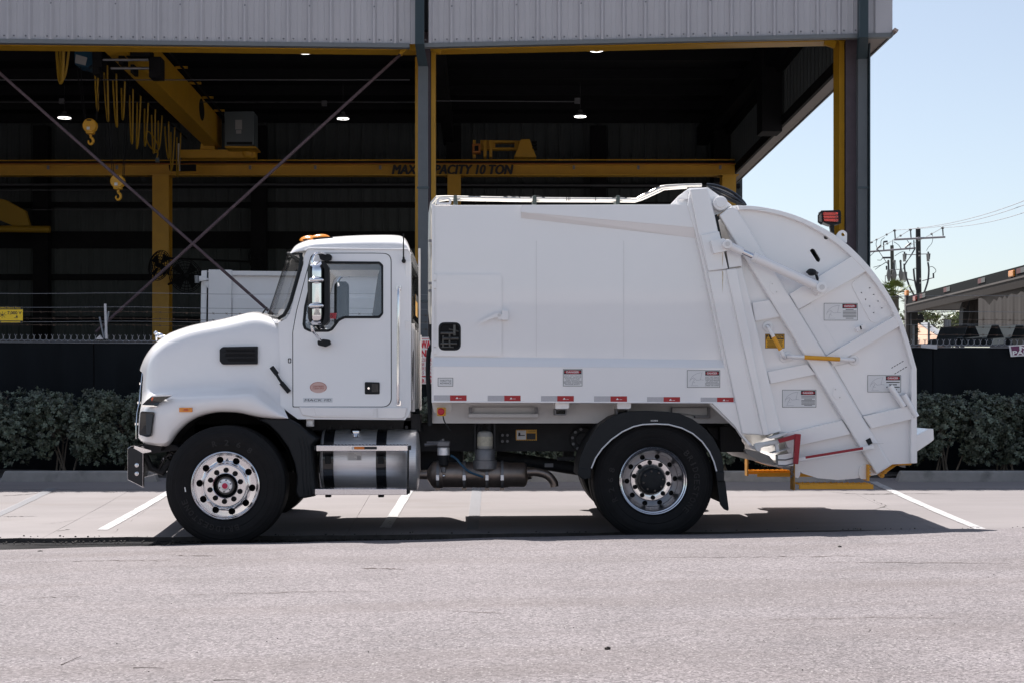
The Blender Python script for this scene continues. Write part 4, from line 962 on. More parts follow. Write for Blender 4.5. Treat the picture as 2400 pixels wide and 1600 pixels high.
plate('lifting_eye', round_poly(zC((782, 300), (795, 280), (815, 272), (834, 285), (833, 335)), 4), YT+.0, .03, white, truck, [circle(zC((816, 294)), 4.5, 14)], bevel=.004)
# lock gear in red
plate('lock_arm', zI((720, 268), (885, 220), (893, 262), (735, 302)), YT-.16, .04, red, truck, bevel=.006)
plate('lock_arm', zI((878, 218), (932, 220), (906, 497), (866, 494)), YT-.17, .05, red, truck, bevel=.006)
lb = plate('lock_bar', zI((905, 440), (1600, 318), (1604, 356), (905, 476)), YT-.13, .04, white, truck, bevel=.006)
plate('red_strip', zI((973, 424), (1500, 338), (1502, 362), (974, 446)), YT-.134, .01, red, lb, bevel=.002)
plate('bar_pin', zI((1590, 304), (1690, 302), (1690, 306), (1590, 312)), YT-.1, .02, white_dull, lb)
tube_px('latch_rod', zI((515, 325), (600, 312), (735, 285)), YT-.12, .022, white_dull, n=10)
plate('latch_hook', zI((505, 310), (560, 300), (596, 332), (560, 350), (555, 388), (520, 372), (505, 340)), YT-.15, .06, white_dull, truck, bevel=.005)
plate('hinge_plate', zI((640, 250), (800, 206), (818, 212), (712, 256), (650, 262)), YT-.17, .16, white_dull, truck, bevel=.003)
plate('hinge_plate', zI((700, 392), (800, 362), (838, 352), (720, 378), (668, 396)), YT-.17, .16, white_dull, truck, bevel=.003)
plate('hinge_block', round_poly(zI((718, 412), (860, 392), (862, 512), (722, 518)), 3), YT-.11, .1, white, truck, bevel=.006)
for y in (448, 500): tube_px('hinge_band', zI((715, y+8), (790, y+8), (865, y-10)), YT-.115, .006, steel, n=6)
plate('hinge_arm', zI((690, 312), (720, 310), (735, 370), (706, 390)), YT-.13, .03, white_dull, truck, bevel=.004)
for k in range(6):
    b = MB(); c = W(*zI((848+8*math.sin(k*2.1), 520+k*18)), YT-.08); b.lathe(c, (1, .6*(-1)**k, .2), [(-.005, .012), (0, .016), (.005, .012)], 8); b.build('chain_link', steel, truck, smooth=True)
# yellow steps
def make_step(m_y):
    yy = (lambda y: y) if not m_y else far
    def bx(mb, u0, v0, u1, v1, ya, yb):
        A, B = W(u0, v0, ya), W(u1, v1, ya); mb.box2((A.x, yy(ya), A.z), (B.x, yy(yb), B.z))
    s0 = zI((915, 682)); s1 = zI((1596, 726)); mb = MB(); bx(mb, *s0, *s1, 12.42, 12.44)
    st = mb.build('step', yellow, truck, bevel=.003)
    A = W(*zI((905, 680)), 12.42); B = W(*zI((1592, 680)), 12.42); mb = MB(); N = 26; D = .24
    zt = A.z-.004
    for i in range(N):
        x0 = lerp(A.x, B.x, i/N); x1 = lerp(A.x, B.x, (i+1)/N)
        for j in range(6):
            ya, yb = lerp(12.42, 12.42+D, j/6), lerp(12.42, 12.42+D, (j+1)/6)
            if (i+j) % 2 == 0:   # perforated tooth: raised collar around a hole
                cx, cyy = (x0+x1)/2, (ya+yb)/2; n = 8; r0, r1 = .007, .011
                ring = [Vector((cx+r1*math.cos(2*math.pi*k/n), yy(cyy+r1*math.sin(2*math.pi*k/n)), zt)) for k in range(n)]
                up = [Vector((cx+r0*math.cos(2*math.pi*k/n), yy(cyy+r0*math.sin(2*math.pi*k/n)), zt+.009)) for k in range(n)]
                sq = [Vector((x0, yy(ya), zt)), Vector((x1, yy(ya), zt)), Vector((x1, yy(yb), zt)), Vector((x0, yy(yb), zt))]
                mb.loft([ring, up], True, False)
                o = len(mb.v); mb.v += [tuple(p) for p in ring+sq]; fs = [(o, o+1, o+2, o+8+2), (o+2, o+3, o+4, o+8+3), (o+4, o+5, o+6, o+8), (o+6, o+7, o, o+8+1), (o+2, o+8+3, o+8+2), (o+4, o+8, o+8+3), (o+6, o+8+1, o+8), (o, o+8+2, o+8+1)]
                mb.f += fs; mb.fm += [0]*len(fs)
            else: mb.quad((x0, yy(ya), zt), (x1, yy(ya), zt), (x1, yy(yb), zt), (x0, yy(yb), zt))
    mb.build('tread', yellow, st)
    mb = MB(); bx(mb, *zI((915, 684)), *zI((1596, 726)), 12.42+D-.012, 12.42+D); mb.build('rear_lip', yellow, st)
    mb = MB(); bx(mb, *zI((862, 490)), *zI((876, 735)), 12.46, 12.60); mb.build('hanger', mat('rusty_yellow', (.40, .19, .03), .7, var=.4, vscale=30), st, bevel=.002)
    mb = MB(); bx(mb, *zI((1540, 500)), *zI((1560, 650)), 12.46, 12.60); mb.build('hanger', yellow, st, bevel=.002)
    for y in (520, 545, 575, 600): 
        c = W(*zI((1548, y)), 12.455); mb = MB(); mb.box((c.x+.008, yy(c.y), c.z), (.022, .02, .012)); mb.build('hanger_tooth', yellow, st)
    return st
st_n = make_step(False); st_f = make_step(True)
plate('step_bracket', round_poly(zI((1485, 505), (1535, 498), (1543, 635), (1480, 632), (1462, 590), (1466, 540)), 2), YT-.02, .03, white, truck, bevel=.003)
plate('step_bracket', round_poly(zI((872, 505), (910, 520), (928, 550), (920, 600), (905, 625), (872, 615)), 2), YT-.02, .03, white, truck, bevel=.003)
b = MB(); fp = zI((418, 365), (540, 380), (640, 420), (700, 500), (860, 560), (870, 515), (760, 515), (560, 480), (430, 400))
b.prism([W(u, v, 13.0) for u, v in fp], (0, 1.5, 0)); b.build('hopper_lip', white_dull, truck)
# yellow gear at the underside of the tail
mb = MB()
for c, r in ((zI((1830, 484)), .02), (zI((1700, 565)), .022), (zI((1675, 600)), .022)): mb.lathe(W(*c, 12.7), (0, -1, 0), [(-.05, r), (0, r), (.0, r*.5), (.01, r*.4), (.01, .001)], 14)
mb.tube([W(*zI((1640, 600)), 12.75), W(*zI((1720, 550)), 12.75), W(*zI((1800, 495)), 12.75), W(*zI((1940, 488)), 12.75)], .016, 8)
mb.build('latch_gear', yellow, truck, smooth=True)
plate('tail_bracket', zI((1835, 500), (1890, 500), (1890, 530), (1850, 520)), 12.9, .05, steel, truck)

# ---------------------------------------------------------------- chassis
for Yr in (13.30, far(13.37)):
    fr = plate('frame_rail', zD((-600, 212), (3170, 212), (3170, 402), (-600, 402)), Yr, .07, frame_m, truck, bevel=.004)
    if Yr < YC:
        for x, y in ((1077, 247), (1077, 292), (1150, 292), (1193, 295), (1268, 295), (1196, 346), (1263, 346), (1585, 245), (1585, 290), (1797, 245), (1797, 288), (1836, 378), (955, 378), (1120, 318), (620, 245), (740, 245), (395, 240), (505, 245), (2005, 245), (2075, 247)):
            b = MB(); b.lathe(W(*zD((x, y)), Yr-.002), (0, -1, 0), [(0, .014), (.004, .014), (.004, .009), (.012, .009), (.012, .001)], 6); b.build('rivet', frame_m, fr)
        plate('bracket', zD((1505, 268), (1572, 268), (1572, 345), (1505, 345)), Yr-.03, .03, frame_m, fr, bevel=.004)
        for x, y in ((1522, 290), (1556, 290), (1522, 332), (1556, 332)): b = MB(); b.lathe(W(*zD((x, y)), Yr-.032), (0, -1, 0), [(0, .014), (.01, .012), (.01, .001)], 6); b.build('rivet', steel, fr)
plate('rail_top_flange', zD((850, 205), (3000, 205), (3000, 214), (850, 214)), 13.24, .12, dark, truck)
for x in (-300, 500, 1750, 2650):
    a = W(*zD((x, 300)), 13.35); MB().box2((a.x-.04, 13.36, a.z-.09), (a.x+.04, far(13.36), a.z+.09)).build('cross_member', frame_m, truck)
# caution plate on the rail
cp = plate('caution_plate', rect(*zD((1614, 251)), *zD((1758, 327))), 13.285, .003, sticker_y, truck)
mb = MB(); px_quad(mb, rect(*zD((1620, 257)), *zD((1684, 320))), 13.283); mb.build('print', sticker_w, cp)
mb = MB()
for k in range(12): px_quad(mb, zD((1614+12*k, 251), (1620+12*k, 251), (1617+12*k, 255), (1611+12*k, 255)), 13.2835); px_quad(mb, zD((1614+12*k, 323), (1620+12*k, 323), (1617+12*k, 327), (1611+12*k, 327)), 13.2835)
px_quad(mb, rect(*zD((1688, 277)), *zD((1750, 320))), 13.283); px_quad(mb, zD((1632, 272), (1644, 272), (1646, 296), (1630, 296)), 13.281); px_quad(mb, zD((1630, 288), (1676, 288), (1676, 294), (1630, 294)), 13.281)
px_text(mb, 'CAUTION', (*zD((1702, 260)), *zD((1748, 270))), 13.281); mb.build('print', ink, cp)
# rear spring hanger
b = MB(); b.lathe(W(*zD((2075, 320)), 13.26), (0, -1, 0), [(-.04, .12), (0, .12), (.01, .11), (.01, .07), (.03, .06), (.03, .001)], 28); sh = b.build('spring_hanger', frame_m, truck, smooth=True)
for k in range(6):
    a = R(100+35*k); c = W(*zD((2075, 320)), 13.245); c += Vector((.095*math.cos(a), 0, .095*math.sin(a))); MB().cyl(c+Vector((0, -.012, 0)), c, .014, 6).build('bolt', steel, sh)
plate('rear_gusset', zP((1560, 280), (1675, 280), (1675, 420), (1620, 380), (1560, 300)), 13.2, .02, frame_m, truck)
plate('rear_cross_box', zP((1690, 270), (1800, 262), (1965, 470), (1960, 545), (1700, 545)), 13.1, 1.2, frame_m, truck, bevel=.005)
# fuel tank with straps and steps
tc0, tc1 = W(*zD((258, 469)), 12.74), W(*zD((935, 469)), 12.74); TR = .271; TY_ = 12.735+TR
def ring_prof(x0, x1, r, e): return [(x0, .001), (x0, r-e*2), (x0+e*.5, r-e*.5), (x0+e, r), (x1-e, r), (x1-e*.5, r-e*.5), (x1, r-e*2), (x1+.012, r*.5), (x1+.014, .001)]
b = MB(); b.lathe((0, TY_, tc0.z), (1, 0, 0), ring_prof(tc0.x, tc1.x, TR, .018), 56); tank = b.build('fuel_tank', alu_b, truck, smooth=True, angle=50)
for x0, x1 in ((285, 356), (650, 720)):
    a, c = W(*zD((x0, 469)), 12.74).x, W(*zD((x1, 469)), 12.74).x
    b = MB(); b.lathe((0, TY_, tc0.z), (1, 0, 0), [(a, TR-.002), (a, TR+.004), (c, TR+.004), (c, TR-.002)], 56); s = b.build('tank_strap', black_gl, tank, smooth=True)
    m_ = (a+c)/2; zc = W(0, zD((0, 460))[1], 12.7).z; MB().box((m_, 12.735-.012, zc), (.05, .03, .07)).build('strap_bolt', black_pl, s, bevel=.004)
    MB().box((m_, 12.76, W(0, zD((0, 708))[1], 12.7).z), (.05, .06, .03)).build('step_clamp', black_pl, s, bevel=.004)
b = MB(); c = W(*zD((505, 330)), 12.80); b.lathe((c.x, 12.86, c.z), (0, -.75, .66), [(0, .058), (.03, .058), (.034, .05)], 24); b.build('filler_neck', alu_b, tank, smooth=True)
c = W(*zD((512, 270)), 12.86); b = MB(); b.lathe((c.x, 12.86, c.z-.03), (0, -.25, .97), [(0, .04), (.025, .04), (.027, .046), (.055, .046), (.06, .04), (.061, .001)], 20); b.build('fuel_cap', chrome, tank, smooth=True, angle=50)
def tread_step(u0, v0, u1, v1):
    a, c = W(*zD((u0, v0)), 12.5), W(*zD((u1, v1)), 12.5)
    mb = MB(); mb.box2((a.x, 12.50, a.z), (c.x, 12.515, c.z)); s = mb.build('cab_step', alu, truck, bevel=.003)
    mb = MB(); N = 52; z = a.z-.004
    for i in range(N):
        x = lerp(a.x, c.x, i/N); w = (c.x-a.x)/N
        for j in range(3):
            y0, y1 = 12.515+.065*j, 12.515+.065*(j+1); hz = .010 if (i+j) % 2 else 0
            mb.add([(x, y0, z), (x+w, y0, z), (x+w, y1, z), (x, y1, z), (x+w/2, (y0+y1)/2, z+hz)], [(0, 1, 4), (1, 2, 4), (2, 3, 4), (3, 0, 4)])
    mb.build('tread', alu, s)
    for x in (a.x-.012, c.x+.012): MB().box((x, 12.60, (a.z+c.z)/2), (.02, .16, abs(a.z-c.z)*.7)).build('end_cap', frame_m, s)
    return s
s1 = tread_step(240, 360, 868, 399); tread_step(230, 660, 862, 701)
mb = MB(); px_quad(mb, rect(*zD((485, 369)), *zD((656, 388))), 12.4985); w_ = mb.build('warning_strip', ink, s1)
mb = MB(); px_quad(mb, rect(*zD((500, 370)), *zD((570, 387))), 12.4975); mb.build('print', mat('sticker_orange', (.75, .2, .02), .4), s1)
mb = MB(); px_quad(mb, rect(*zD((487, 370)), *zD((499, 387))), 12.4975); mb.build('print', sticker_w, s1)
pl_ = plate('data_plate', rect(*zD((455, 407)), *zD((551, 464))), 12.732, .001, sticker_w, tank)
mb = MB()
for k in range(6): px_quad(mb, rect(*zD((460, 415+8*k)), *zD((500+(k % 3)*14, 418+8*k))), 12.7305)
px_quad(mb, rect(*zD((519, 431)), *zD((546, 460))), 12.7305); mb.build('print', ink_g, pl_)
plate('tank_edge_guard', zD((866, 398), (872, 398), (868, 700), (862, 700)), 12.52, .2, frame_m, truck)
# filters, dryer, exhaust, driveline
b = MB(); c = W(*zD((1115, 505)), 12.9); ztop = W(*zD((1115, 330)), 12.9).z
b.lathe((c.x, 12.92, 0), (0, 0, 1), [(c.z, .001), (c.z+.01, .04), (c.z+.10, .05), (c.z+.10, .052)], 22); ff = b.build('fuel_filter', black_pl, truck, smooth=True)
b = MB(); b.lathe((c.x, 12.92, 0), (0, 0, 1), [(c.z+.10, .054), (c.z+.165, .054), (c.z+.17, .045)], 22); b.build('filter_collar', alu_b, ff, smooth=True)
MB().box((c.x, 12.92, c.z+.20), (.11, .1, .05)).build('filter_head', steel, ff, bevel=.01)
for x0, y0, x1, y1, r in ((985, 357, 1080, 350, .012), (1000, 340, 1090, 338, .009), (1090, 335, 1160, 345, .016), (1112, 315, 1112, 350, .012), (1115, 510, 1115, 545, .02)):
    tube_px('fitting', zD((x0, y0), (x1, y1)), 12.9, r, steel, ff, n=8)
MB().ball(W(*zD((1117, 570)), 12.9), .016).build('drain_valve', alu, ff, smooth=True)
c = W(*zD((1402, 0)), 12.88); zz = lambda y: W(0, zD((0, y))[1], 12.88).z
b = MB(); b.lathe((c.x, 12.95, 0), (0, 0, 1), [(zz(540), .06), (zz(522), .105), (zz(468), .107), (zz(464), .09), (zz(400), .09), (zz(385), .076)], 26); dr = b.build('air_dryer', steel, truck, smooth=True, angle=40)
b = MB(); b.lathe((c.x, 12.95, 0), (0, 0, 1), [(zz(385), .064), (zz(375), .070), (zz(290), .070), (zz(270), .060), (zz(262), .03), (zz(262), .001)], 26); can = b.build('dryer_canister', mat('canister_grey', (.34, .335, .32), .45, var=.1, vscale=9), dr, smooth=True)
b = MB(); b.lathe((c.x, 12.95, 0), (0, 0, 1), [(zz(366), .0712), (zz(300), .0712)], 40)
b.v = [q for q in b.v]; b.build('canister_label', mat('label_cream', (.48, .45, .36), .5, var=.3, vscale=30), dr, smooth=True)
plate('dryer_bracket', zD((1320, 178), (1480, 178), (1480, 192), (1474, 192), (1474, 420), (1462, 420), (1462, 200), (1338, 200), (1338, 420), (1328, 420), (1328, 192), (1320, 192)), 12.92, .1, frame_m, dr, bevel=.003)
for x in (1362, 1432):
    b = MB(); xx = W(*zD((x, 0)), 12.97).x
    b.tube([Vector((xx+.026*math.cos(k*.7), 12.97+.026*math.sin(k*.7), lerp(zz(270), zz(192), k/60))) for k in range(61)], .006, 6); b.build('spring', frame_m, dr, smooth=True)
    MB().cyl((xx, 12.97, zz(180)), (xx, 12.97, zz(115)), .02, 10).build('bolt', frame_m, dr)
tube_px('air_hose', zD((1165, 430), (1200, 450), (1245, 500), (1300, 545), (1390, 578)), 12.86, .010, mat('hose_blue', (.015, .07, .13), .4), n=8, sm=5)
yx = 13.02; xe = lambda x: W(*zD((x, 0)), yx-.1).x; ze = W(*zD((0, 566)), yx-.1).z
b = MB(); b.lathe((0, yx, ze), (1, 0, 0), [(xe(900), .0386), (xe(1000), .0425), (xe(1025), .0927), (xe(1045), .1197), (xe(1110), .1220), (xe(1112), .1143), (xe(1245), .1143), (xe(1247), .1220), (xe(1270), .1220), (xe(1272), .1158), (xe(1405), .1158), (xe(1407), .1220), (xe(1425), .1220), (xe(1427), .1158), (xe(1560), .1158), (xe(1565), .1096), (xe(1675), .1096), (xe(1690), .0927), (xe(1700), .0463), (xe(1725), .0386)], 40)
ex = b.build('exhaust_canister', exhaust, truck, smooth=True, angle=50)
for x in (1075, 1258, 1415, 1520):
    b = MB(); b.lathe((0, yx, ze), (1, 0, 0), [(xe(x-9), .1197), (xe(x-9), .1259), (xe(x+9), .1259), (xe(x+9), .1197)], 40); b.build('clamp_band', steel, ex, smooth=True)
    MB().box((xe(x), yx-.130, ze-.02), (.03, .03, .05)).build('clamp_bolt', alu_b, ex, bevel=.004)
    MB().box((xe(x), yx-.04, ze-.126), (.04, .04, .02)).build('clamp_foot', exhaust, ex)
P = smooth_line([W(*zD(p), 12.9) for p in ((1690, 545), (1760, 545), (1830, 565), (1872, 610), (1880, 645))], 5)
MB().tube(P, .038, 16).build('tailpipe', exhaust, ex, smooth=True)
tube_px('drive_shaft', zD((1480, 440), (1700, 470), (2090, 530)), 13.7, .06, frame_m, n=14)
mb = MB(); c = W(*zD((1842, 497)), 13.63); mb.box(c, (.08, .004, .035)); mb.build('shaft_label', ink_g, truck)
b = MB(); a = W(*zP((975, 858)), 12.5); b.cyl((a.x, 12.75, a.z), (a.x, far(12.75), a.z+.08), .07, 16); b.ball((a.x, YC, a.z+.04), (.22, .2, .2)); b.build('rear_axle', frame_m, truck, smooth=True)
b = MB(); a = W(528, 1137, 12.5); b.cyl((a.x, 12.8, a.z-.02), (a.x, far(12.8), a.z+.06), .06, 12); b.build('front_axle', frame_m, truck, smooth=True)
plate('leaf_spring', zD((1900, 440), (2700, 430), (2700, 455), (1900, 465)), 13.2, .08, frame_m, truck)
plate('engine_block', zA((300, 1000), (820, 960), (820, 1180), (420, 1180)), 13.35, .75, frame_m, truck, bevel=.02)
plate('transmission', zD((250, 380), (1250, 400), (1250, 520), (250, 560)), 13.5, .5, frame_m, truck, bevel=.03)
plate('battery_box', zD((130, 180), (900, 190), (900, 260), (130, 260)), 13.0, .25, frame_m, truck, bevel=.01)
for x in (320, 400, 500, 620, 740, 850): plate('rail_bracket', zD((x, 225), (x+22, 225), (x+22, 250), (x, 250)), 12.95, .05, frame_m, truck, bevel=.003)

# ---------------------------------------------------------------- wheels
lug_m = mat('lug_black', (.007, .007, .008), .6, spec=.25)
alu_d = mat('dish_aluminium', (.46, .46, .48), .32, 1.0, rvar=.06, vscale=8, var=.05)  # rear dish metal, toned darker than the rim
def rad_ring(mb, c, out, hr, r0, r1, n_h, rc, rh, rot, depth=.03, seg=6):
    """ring with round openings: outline of each sector stitched to the rim of its hole; hr gives height by radius"""
    c = Vector(c)
    def P(r, a, dh=0): return c+Vector((r*math.cos(a), 0, r*math.sin(a)))+Vector((0, out*(hr(r)+dh), 0))
    for s in range(n_h):
        a0 = rot+2*math.pi*(s-.5)/n_h; a1 = rot+2*math.pi*(s+.5)/n_h; am = (a0+a1)/2
        o = [(r1, lerp(a0, a1, k/seg)) for k in range(seg)]+[(lerp(r1, r0, k/seg), a1) for k in range(seg)]+[(r0, lerp(a1, a0, k/seg)) for k in range(seg)]+[(lerp(r0, r1, k/seg), a0) for k in range(seg)]
        cx, cz = rc*math.cos(am), rc*math.sin(am); inn = []
        for r, a in o:
            x, z = r*math.cos(a)-cx, r*math.sin(a)-cz; L = math.hypot(x, z); x, z = cx+x/L*rh, cz+z/L*rh
            inn.append((math.hypot(x, z), math.atan2(z, x)))
        A = [P(r, a) for r, a in o]; B = [P(r, a) for r, a in inn]; Cc = [P(r, a, -depth) for r, a in inn]
        mb.loft([A, B, Cc], True, False)
def wheel(name, c, out, front, rot=0., lrot=0.):
    """c: hub point on the tyre's outer face; out: -1 faces the camera"""
    c = Vector(c); ax = (0, out, 0); mb = MB()
    if front:
        hr = lambda r: interp([(.105, -.004), (.110, .002), (.178, .002), (.186, -.004), (.197, -.022), (.214, -.03), (.262, -.026), (.275, -.012), (.285, .002)], r)
        mb.lathe(c, ax, [(-.16, .275), (-.015, .275), (.004, .283), (.010, .289), (.006, .295), (-.012, .296)], 72)
        mb.lathe(c, ax, [(hr(r), r) for r in (.276, .27, .266, .262, .261)], 72)
        rad_ring(mb, c, out, hr, .195, .261, 10, .228, .030, rot, .04)
        mb.lathe(c, ax, [(hr(r), r) for r in (.195, .190, .186, .182, .178, .160)], 72)
        mb.lathe(c, ax, [(hr(r), r) for r in (.160, .112, .106)], 72)
        mb.lathe(c, ax, [(-.004, .106), (-.07, .104)], 48)
    else:
        hr = lambda r: -.165 if r < .185 else -.165-.018*(r-.185)/.05
        mb.lathe(c, ax, [(-.10, .296), (.004, .293), (.009, .287), (.003, .280), (-.018, .276), (-.024, .266)], 72); mb.m = 1; mb.lathe(c, ax, [(-.024, .266), (-.03, .262), (-.06, .258), (-.14, .252), (-.178, .236)], 72); mb.m = 0
        mb.m = 1; rad_ring(mb, c, out, hr, .183, .236, 10, .210, .023, rot, .04); mb.m = 0
        mb.lathe(c, ax, [(-.165, .183), (-.160, .180), (-.155, .176), (-.155, .120), (-.16, .108)], 72)
    w = mb.build(name, alu if front else [alu, alu_d], truck, smooth=True, angle=28)
    # tyre: sidewall, shoulder ribs, grooved tread
    Wd = .285; r0 = .296; ro = .5196
    side = [(-.012, r0-.004), (.004, r0+.010), (.012, r0+.03), (.018, r0+.065), (.019, r0+.067), (.017, r0+.075), (.024, .39), (.025, .424), (.022, .426), (.022, .434), (.019, .452), (.021, .456), (.013, .474), (.014, .478), (.004, .492), (.002, .500), (-.006, .512), (-.018, ro-.003), (-.03, ro)]
    tread = []
    for k in range(5):
        y = -.05-k*.046; tread += [(y, ro+.0), (y-.0005, ro-.014), (y-.008, ro-.014), (y-.0085, ro)]
    other = [(-Wd-h, r) for h, r in reversed(side)]
    mb = MB(); mb.lathe(c, ax, side+tread+other, 96); ty = mb.build('tyre', rubber, w, smooth=True, angle=32)
    mb = MB(); mb.lathe(c, ax, [(-.10, .27), (-.13, .20), (-.20, .10), (-.20, .001)] if front else [(-.20, .25), (-.22, .1), (-.22, .001)], 40); mb.build('brake_drum', dark, w, smooth=True)
    lr, rr, h0 = (.135, .0225, .002) if front else (.154, .0200, -.155)
    lug = MB(); lug.lathe((0, 0, 0), ax, [(-.002, rr*1.05), (.006, rr), (.018, rr*.95), (.020, rr*.75), (.012, rr*.6), (.012, .001)], 16); me = lug.mesh('lug_nut', lug_m, True)
    for k in range(10):
        a = lrot+2*math.pi*k/10; place('lug_nut', me, w, c+Vector((lr*math.cos(a), out*h0, lr*math.sin(a))))
    hb = MB()
    if front:
        hb.lathe(c, ax, [(-.07, .104), (-.05, .085), (-.02, .078), (-.02, .066)], 40); hb.build('hub', black_gl, w, smooth=True)
        hb = MB(); hb.lathe(c, ax, [(-.03, .066), (.004, .062), (.012, .058), (.014, .038), (.02, .036), (.026, .030), (.027, .001)], 40); hb.build('hub_cap', alu_b, w, smooth=True, angle=25)
        hb = MB(); hb.lathe(c, ax, [(.02, .026), (.034, .024), (.036, .02), (.036, .001)], 24); hb.build('oil_plug', mat('oil_plug_red', (.55, .01, .07), .35), w, smooth=True)
        for k in range(6):
            a = R(60*k+20); MB().cyl(c+Vector((.05*math.cos(a), out*.012, .05*math.sin(a))), c+Vector((.05*math.cos(a), out*.022, .05*math.sin(a))), .006, 6).build('hub_bolt', black_pl, w)
    else:
        hb.lathe(c, ax, [(-.16, .112), (-.05, .110), (-.03, .104), (-.02, .09), (-.015, .05), (-.018, .001)], 40); hb.build('hub', black_pl, w, smooth=True, angle=40)
        for k in range(8):
            a = R(45*k+10); MB().cyl(c+Vector((.085*math.cos(a), out*-.02, .085*math.sin(a))), c+Vector((.085*math.cos(a), out*-.008, .085*math.sin(a))), .010, 6).build('hub_bolt', black_gl, w)
    return w, ty
cf = W(528.2, 1137, 12.5); cr = W(1531.4, 1126, 12.5)
wf, tf = wheel('front_wheel', cf, -1, True, R(31), R(15))
wr, tr_ = wheel('rear_wheel', cr, -1, False, R(3), R(23))
wheel('front_wheel', (cf.x, far(12.5), cf.z+.065), 1, True)
wheel('rear_wheel', (cr.x, far(12.5), cr.z+.05), 1, False)
def plain_tyre(c, out):
    mb = MB(); mb.lathe(c, (0, out, 0), [(-.02, .28), (.01, .36), (.02, .42), (.0, .5), (-.03, .52), (-.255, .52), (-.285, .5), (-.30, .42), (-.27, .28)], 64); return mb.build('inner_tyre', rubber, truck, smooth=True)
plain_tyre((cr.x, 12.5+.33, cr.z), -1); plain_tyre((cr.x, far(12.5+.33), cr.z+.05), 1)
def arc_text(s, c, r, a0, a1, h, Y, parent, m, tops_out=True):
    """letters along a circle in the picture plane; angles in degrees, counter-clockwise from right"""
    n = len(s)
    for i, ch in enumerate(s):
        if ch == ' ': continue
        a = R(lerp(a0, a1, i/(n-1))); rad = Vector((math.cos(a), 0, math.sin(a))); tan = Vector((-math.sin(a), 0, math.cos(a)))*(1 if a1 > a0 else -1)
        up = rad if tops_out else -rad
        V, Fs = text_mesh(ch, .015); cc = Vector((c.x, Y, c.z))+rad*r; wd_ = h*(.25 if ch == 'I' else .78)
        mb = MB(); P0 = [cc+tan*v.x*wd_+up*v.y*h for v in V]; P1 = [p+Vector((0, .006, 0)) for p in P0]; mb.add(P0, Fs)
        mb.build('tyre_letter', m, parent)
arc_text('BRIDGESTONE', cf, .372, -74, -158, .050, 12.5-.0262, tf, rubber_l)
arc_text('R268', cf, .372, 104, 55, .048, 12.5-.0262, tf, rubber_l)
arc_text('BRIDGESTONE', cr, .372, 40, -42, .050, 12.5-.0262, tr_, rubber_l)
arc_text('R268', cr, .372, 205, 165, .048, 12.5-.0262, tr_, rubber_l)
plate('tyre_tag', zO((262, 812), (274, 811), (285, 866), (271, 868)), 12.5-.027, .001, sticker_w, tf)
mb = MB(); px_quad(mb, zO((738, 510), (770, 465), (802, 512)), 12.5+.0255); ws = mb.build('wheel_sticker', mat('sticker_grey', (.45, .5, .58), .4), wf)
mb = MB(); px_quad(mb, zO((752, 500), (774, 472), (780, 474), (766, 494), (788, 494), (788, 502)), 12.5+.024); mb.build('print', ink, wf)

# ---------------------------------------------------------------- rear mudguard
gc = zP((965, 850))
outer = [zP(p) for p in ((160, 800), (165, 700), (190, 590), (240, 470), (310, 360), (400, 250), (520, 165), (640, 122), (780, 106), (960, 104), (1130, 110), (1260, 128), (1400, 190), (1520, 280), (1620, 390), (1690, 520), (1725, 640), (1735, 752))]
innr = [zP(p) for p in ((1658, 752), (1630, 650), (1580, 540), (1500, 430), (1400, 345), (1280, 285), (1140, 248), (1000, 242), (860, 248), (760, 270), (640, 325), (520, 410), (420, 510), (350, 610), (305, 720), (298, 820), (225, 842))]
gp = outer+innr
mg = plate('mudguard', gp, 12.44, .03, black_pl, truck, bevel=.010)
b = MB(); o3 = [W(u, v, 12.455) for u, v in outer]; b.grid([o3, [p+Vector((0, .62, 0)) for p in o3]]); i3 = [W(u, v, 12.46)+Vector((0, 0, 0)) for u, v in outer]
i3 = [p+(Vector((W(*gc, 12.45).x, p.y, W(*gc, 12.45).z))-p).normalized()*.012 for p in i3]; b.grid([i3, [p+Vector((0, .62, 0)) for p in i3]]); b.build('guard_top', black_pl, mg, smooth=True)
tube_px('guard_trim', innr[:-2], 12.433, .0062, mat('trim_white', (.75, .75, .76), .35), mg, n=8)
plate('guard_foot', zP((158, 800), (165, 700), (218, 715), (302, 730), (296, 826), (222, 842)), 12.435, .03, black_pl, mg, bevel=.008)
plate('guard_foot', zP((1648, 752), (1742, 752), (1742, 866), (1664, 862)), 12.435, .03, black_pl, mg, bevel=.008)
plate('mud_flap', round_poly(zP((1664, 864), (1750, 850), (1790, 1160), (1782, 1180), (1740, 1165), (1697, 1110)), 3), 12.46, .03, black_pl, mg, bevel=.008)
b = MB(); a = W(*zP((1715, 940)), 12.46); b.box((a.x, 12.76, a.z+.02), (.02, .56, .28)); b.build('flap_sheet', black_pl, mg)
mb = MB(); px_text(mb, 'ADOMAR', (*zP((945, 198)), *zP((1025, 214))), 12.4385, bold=.02); mb.build('lettering', ink_w, mg)
mirror(mg, dz=.05)

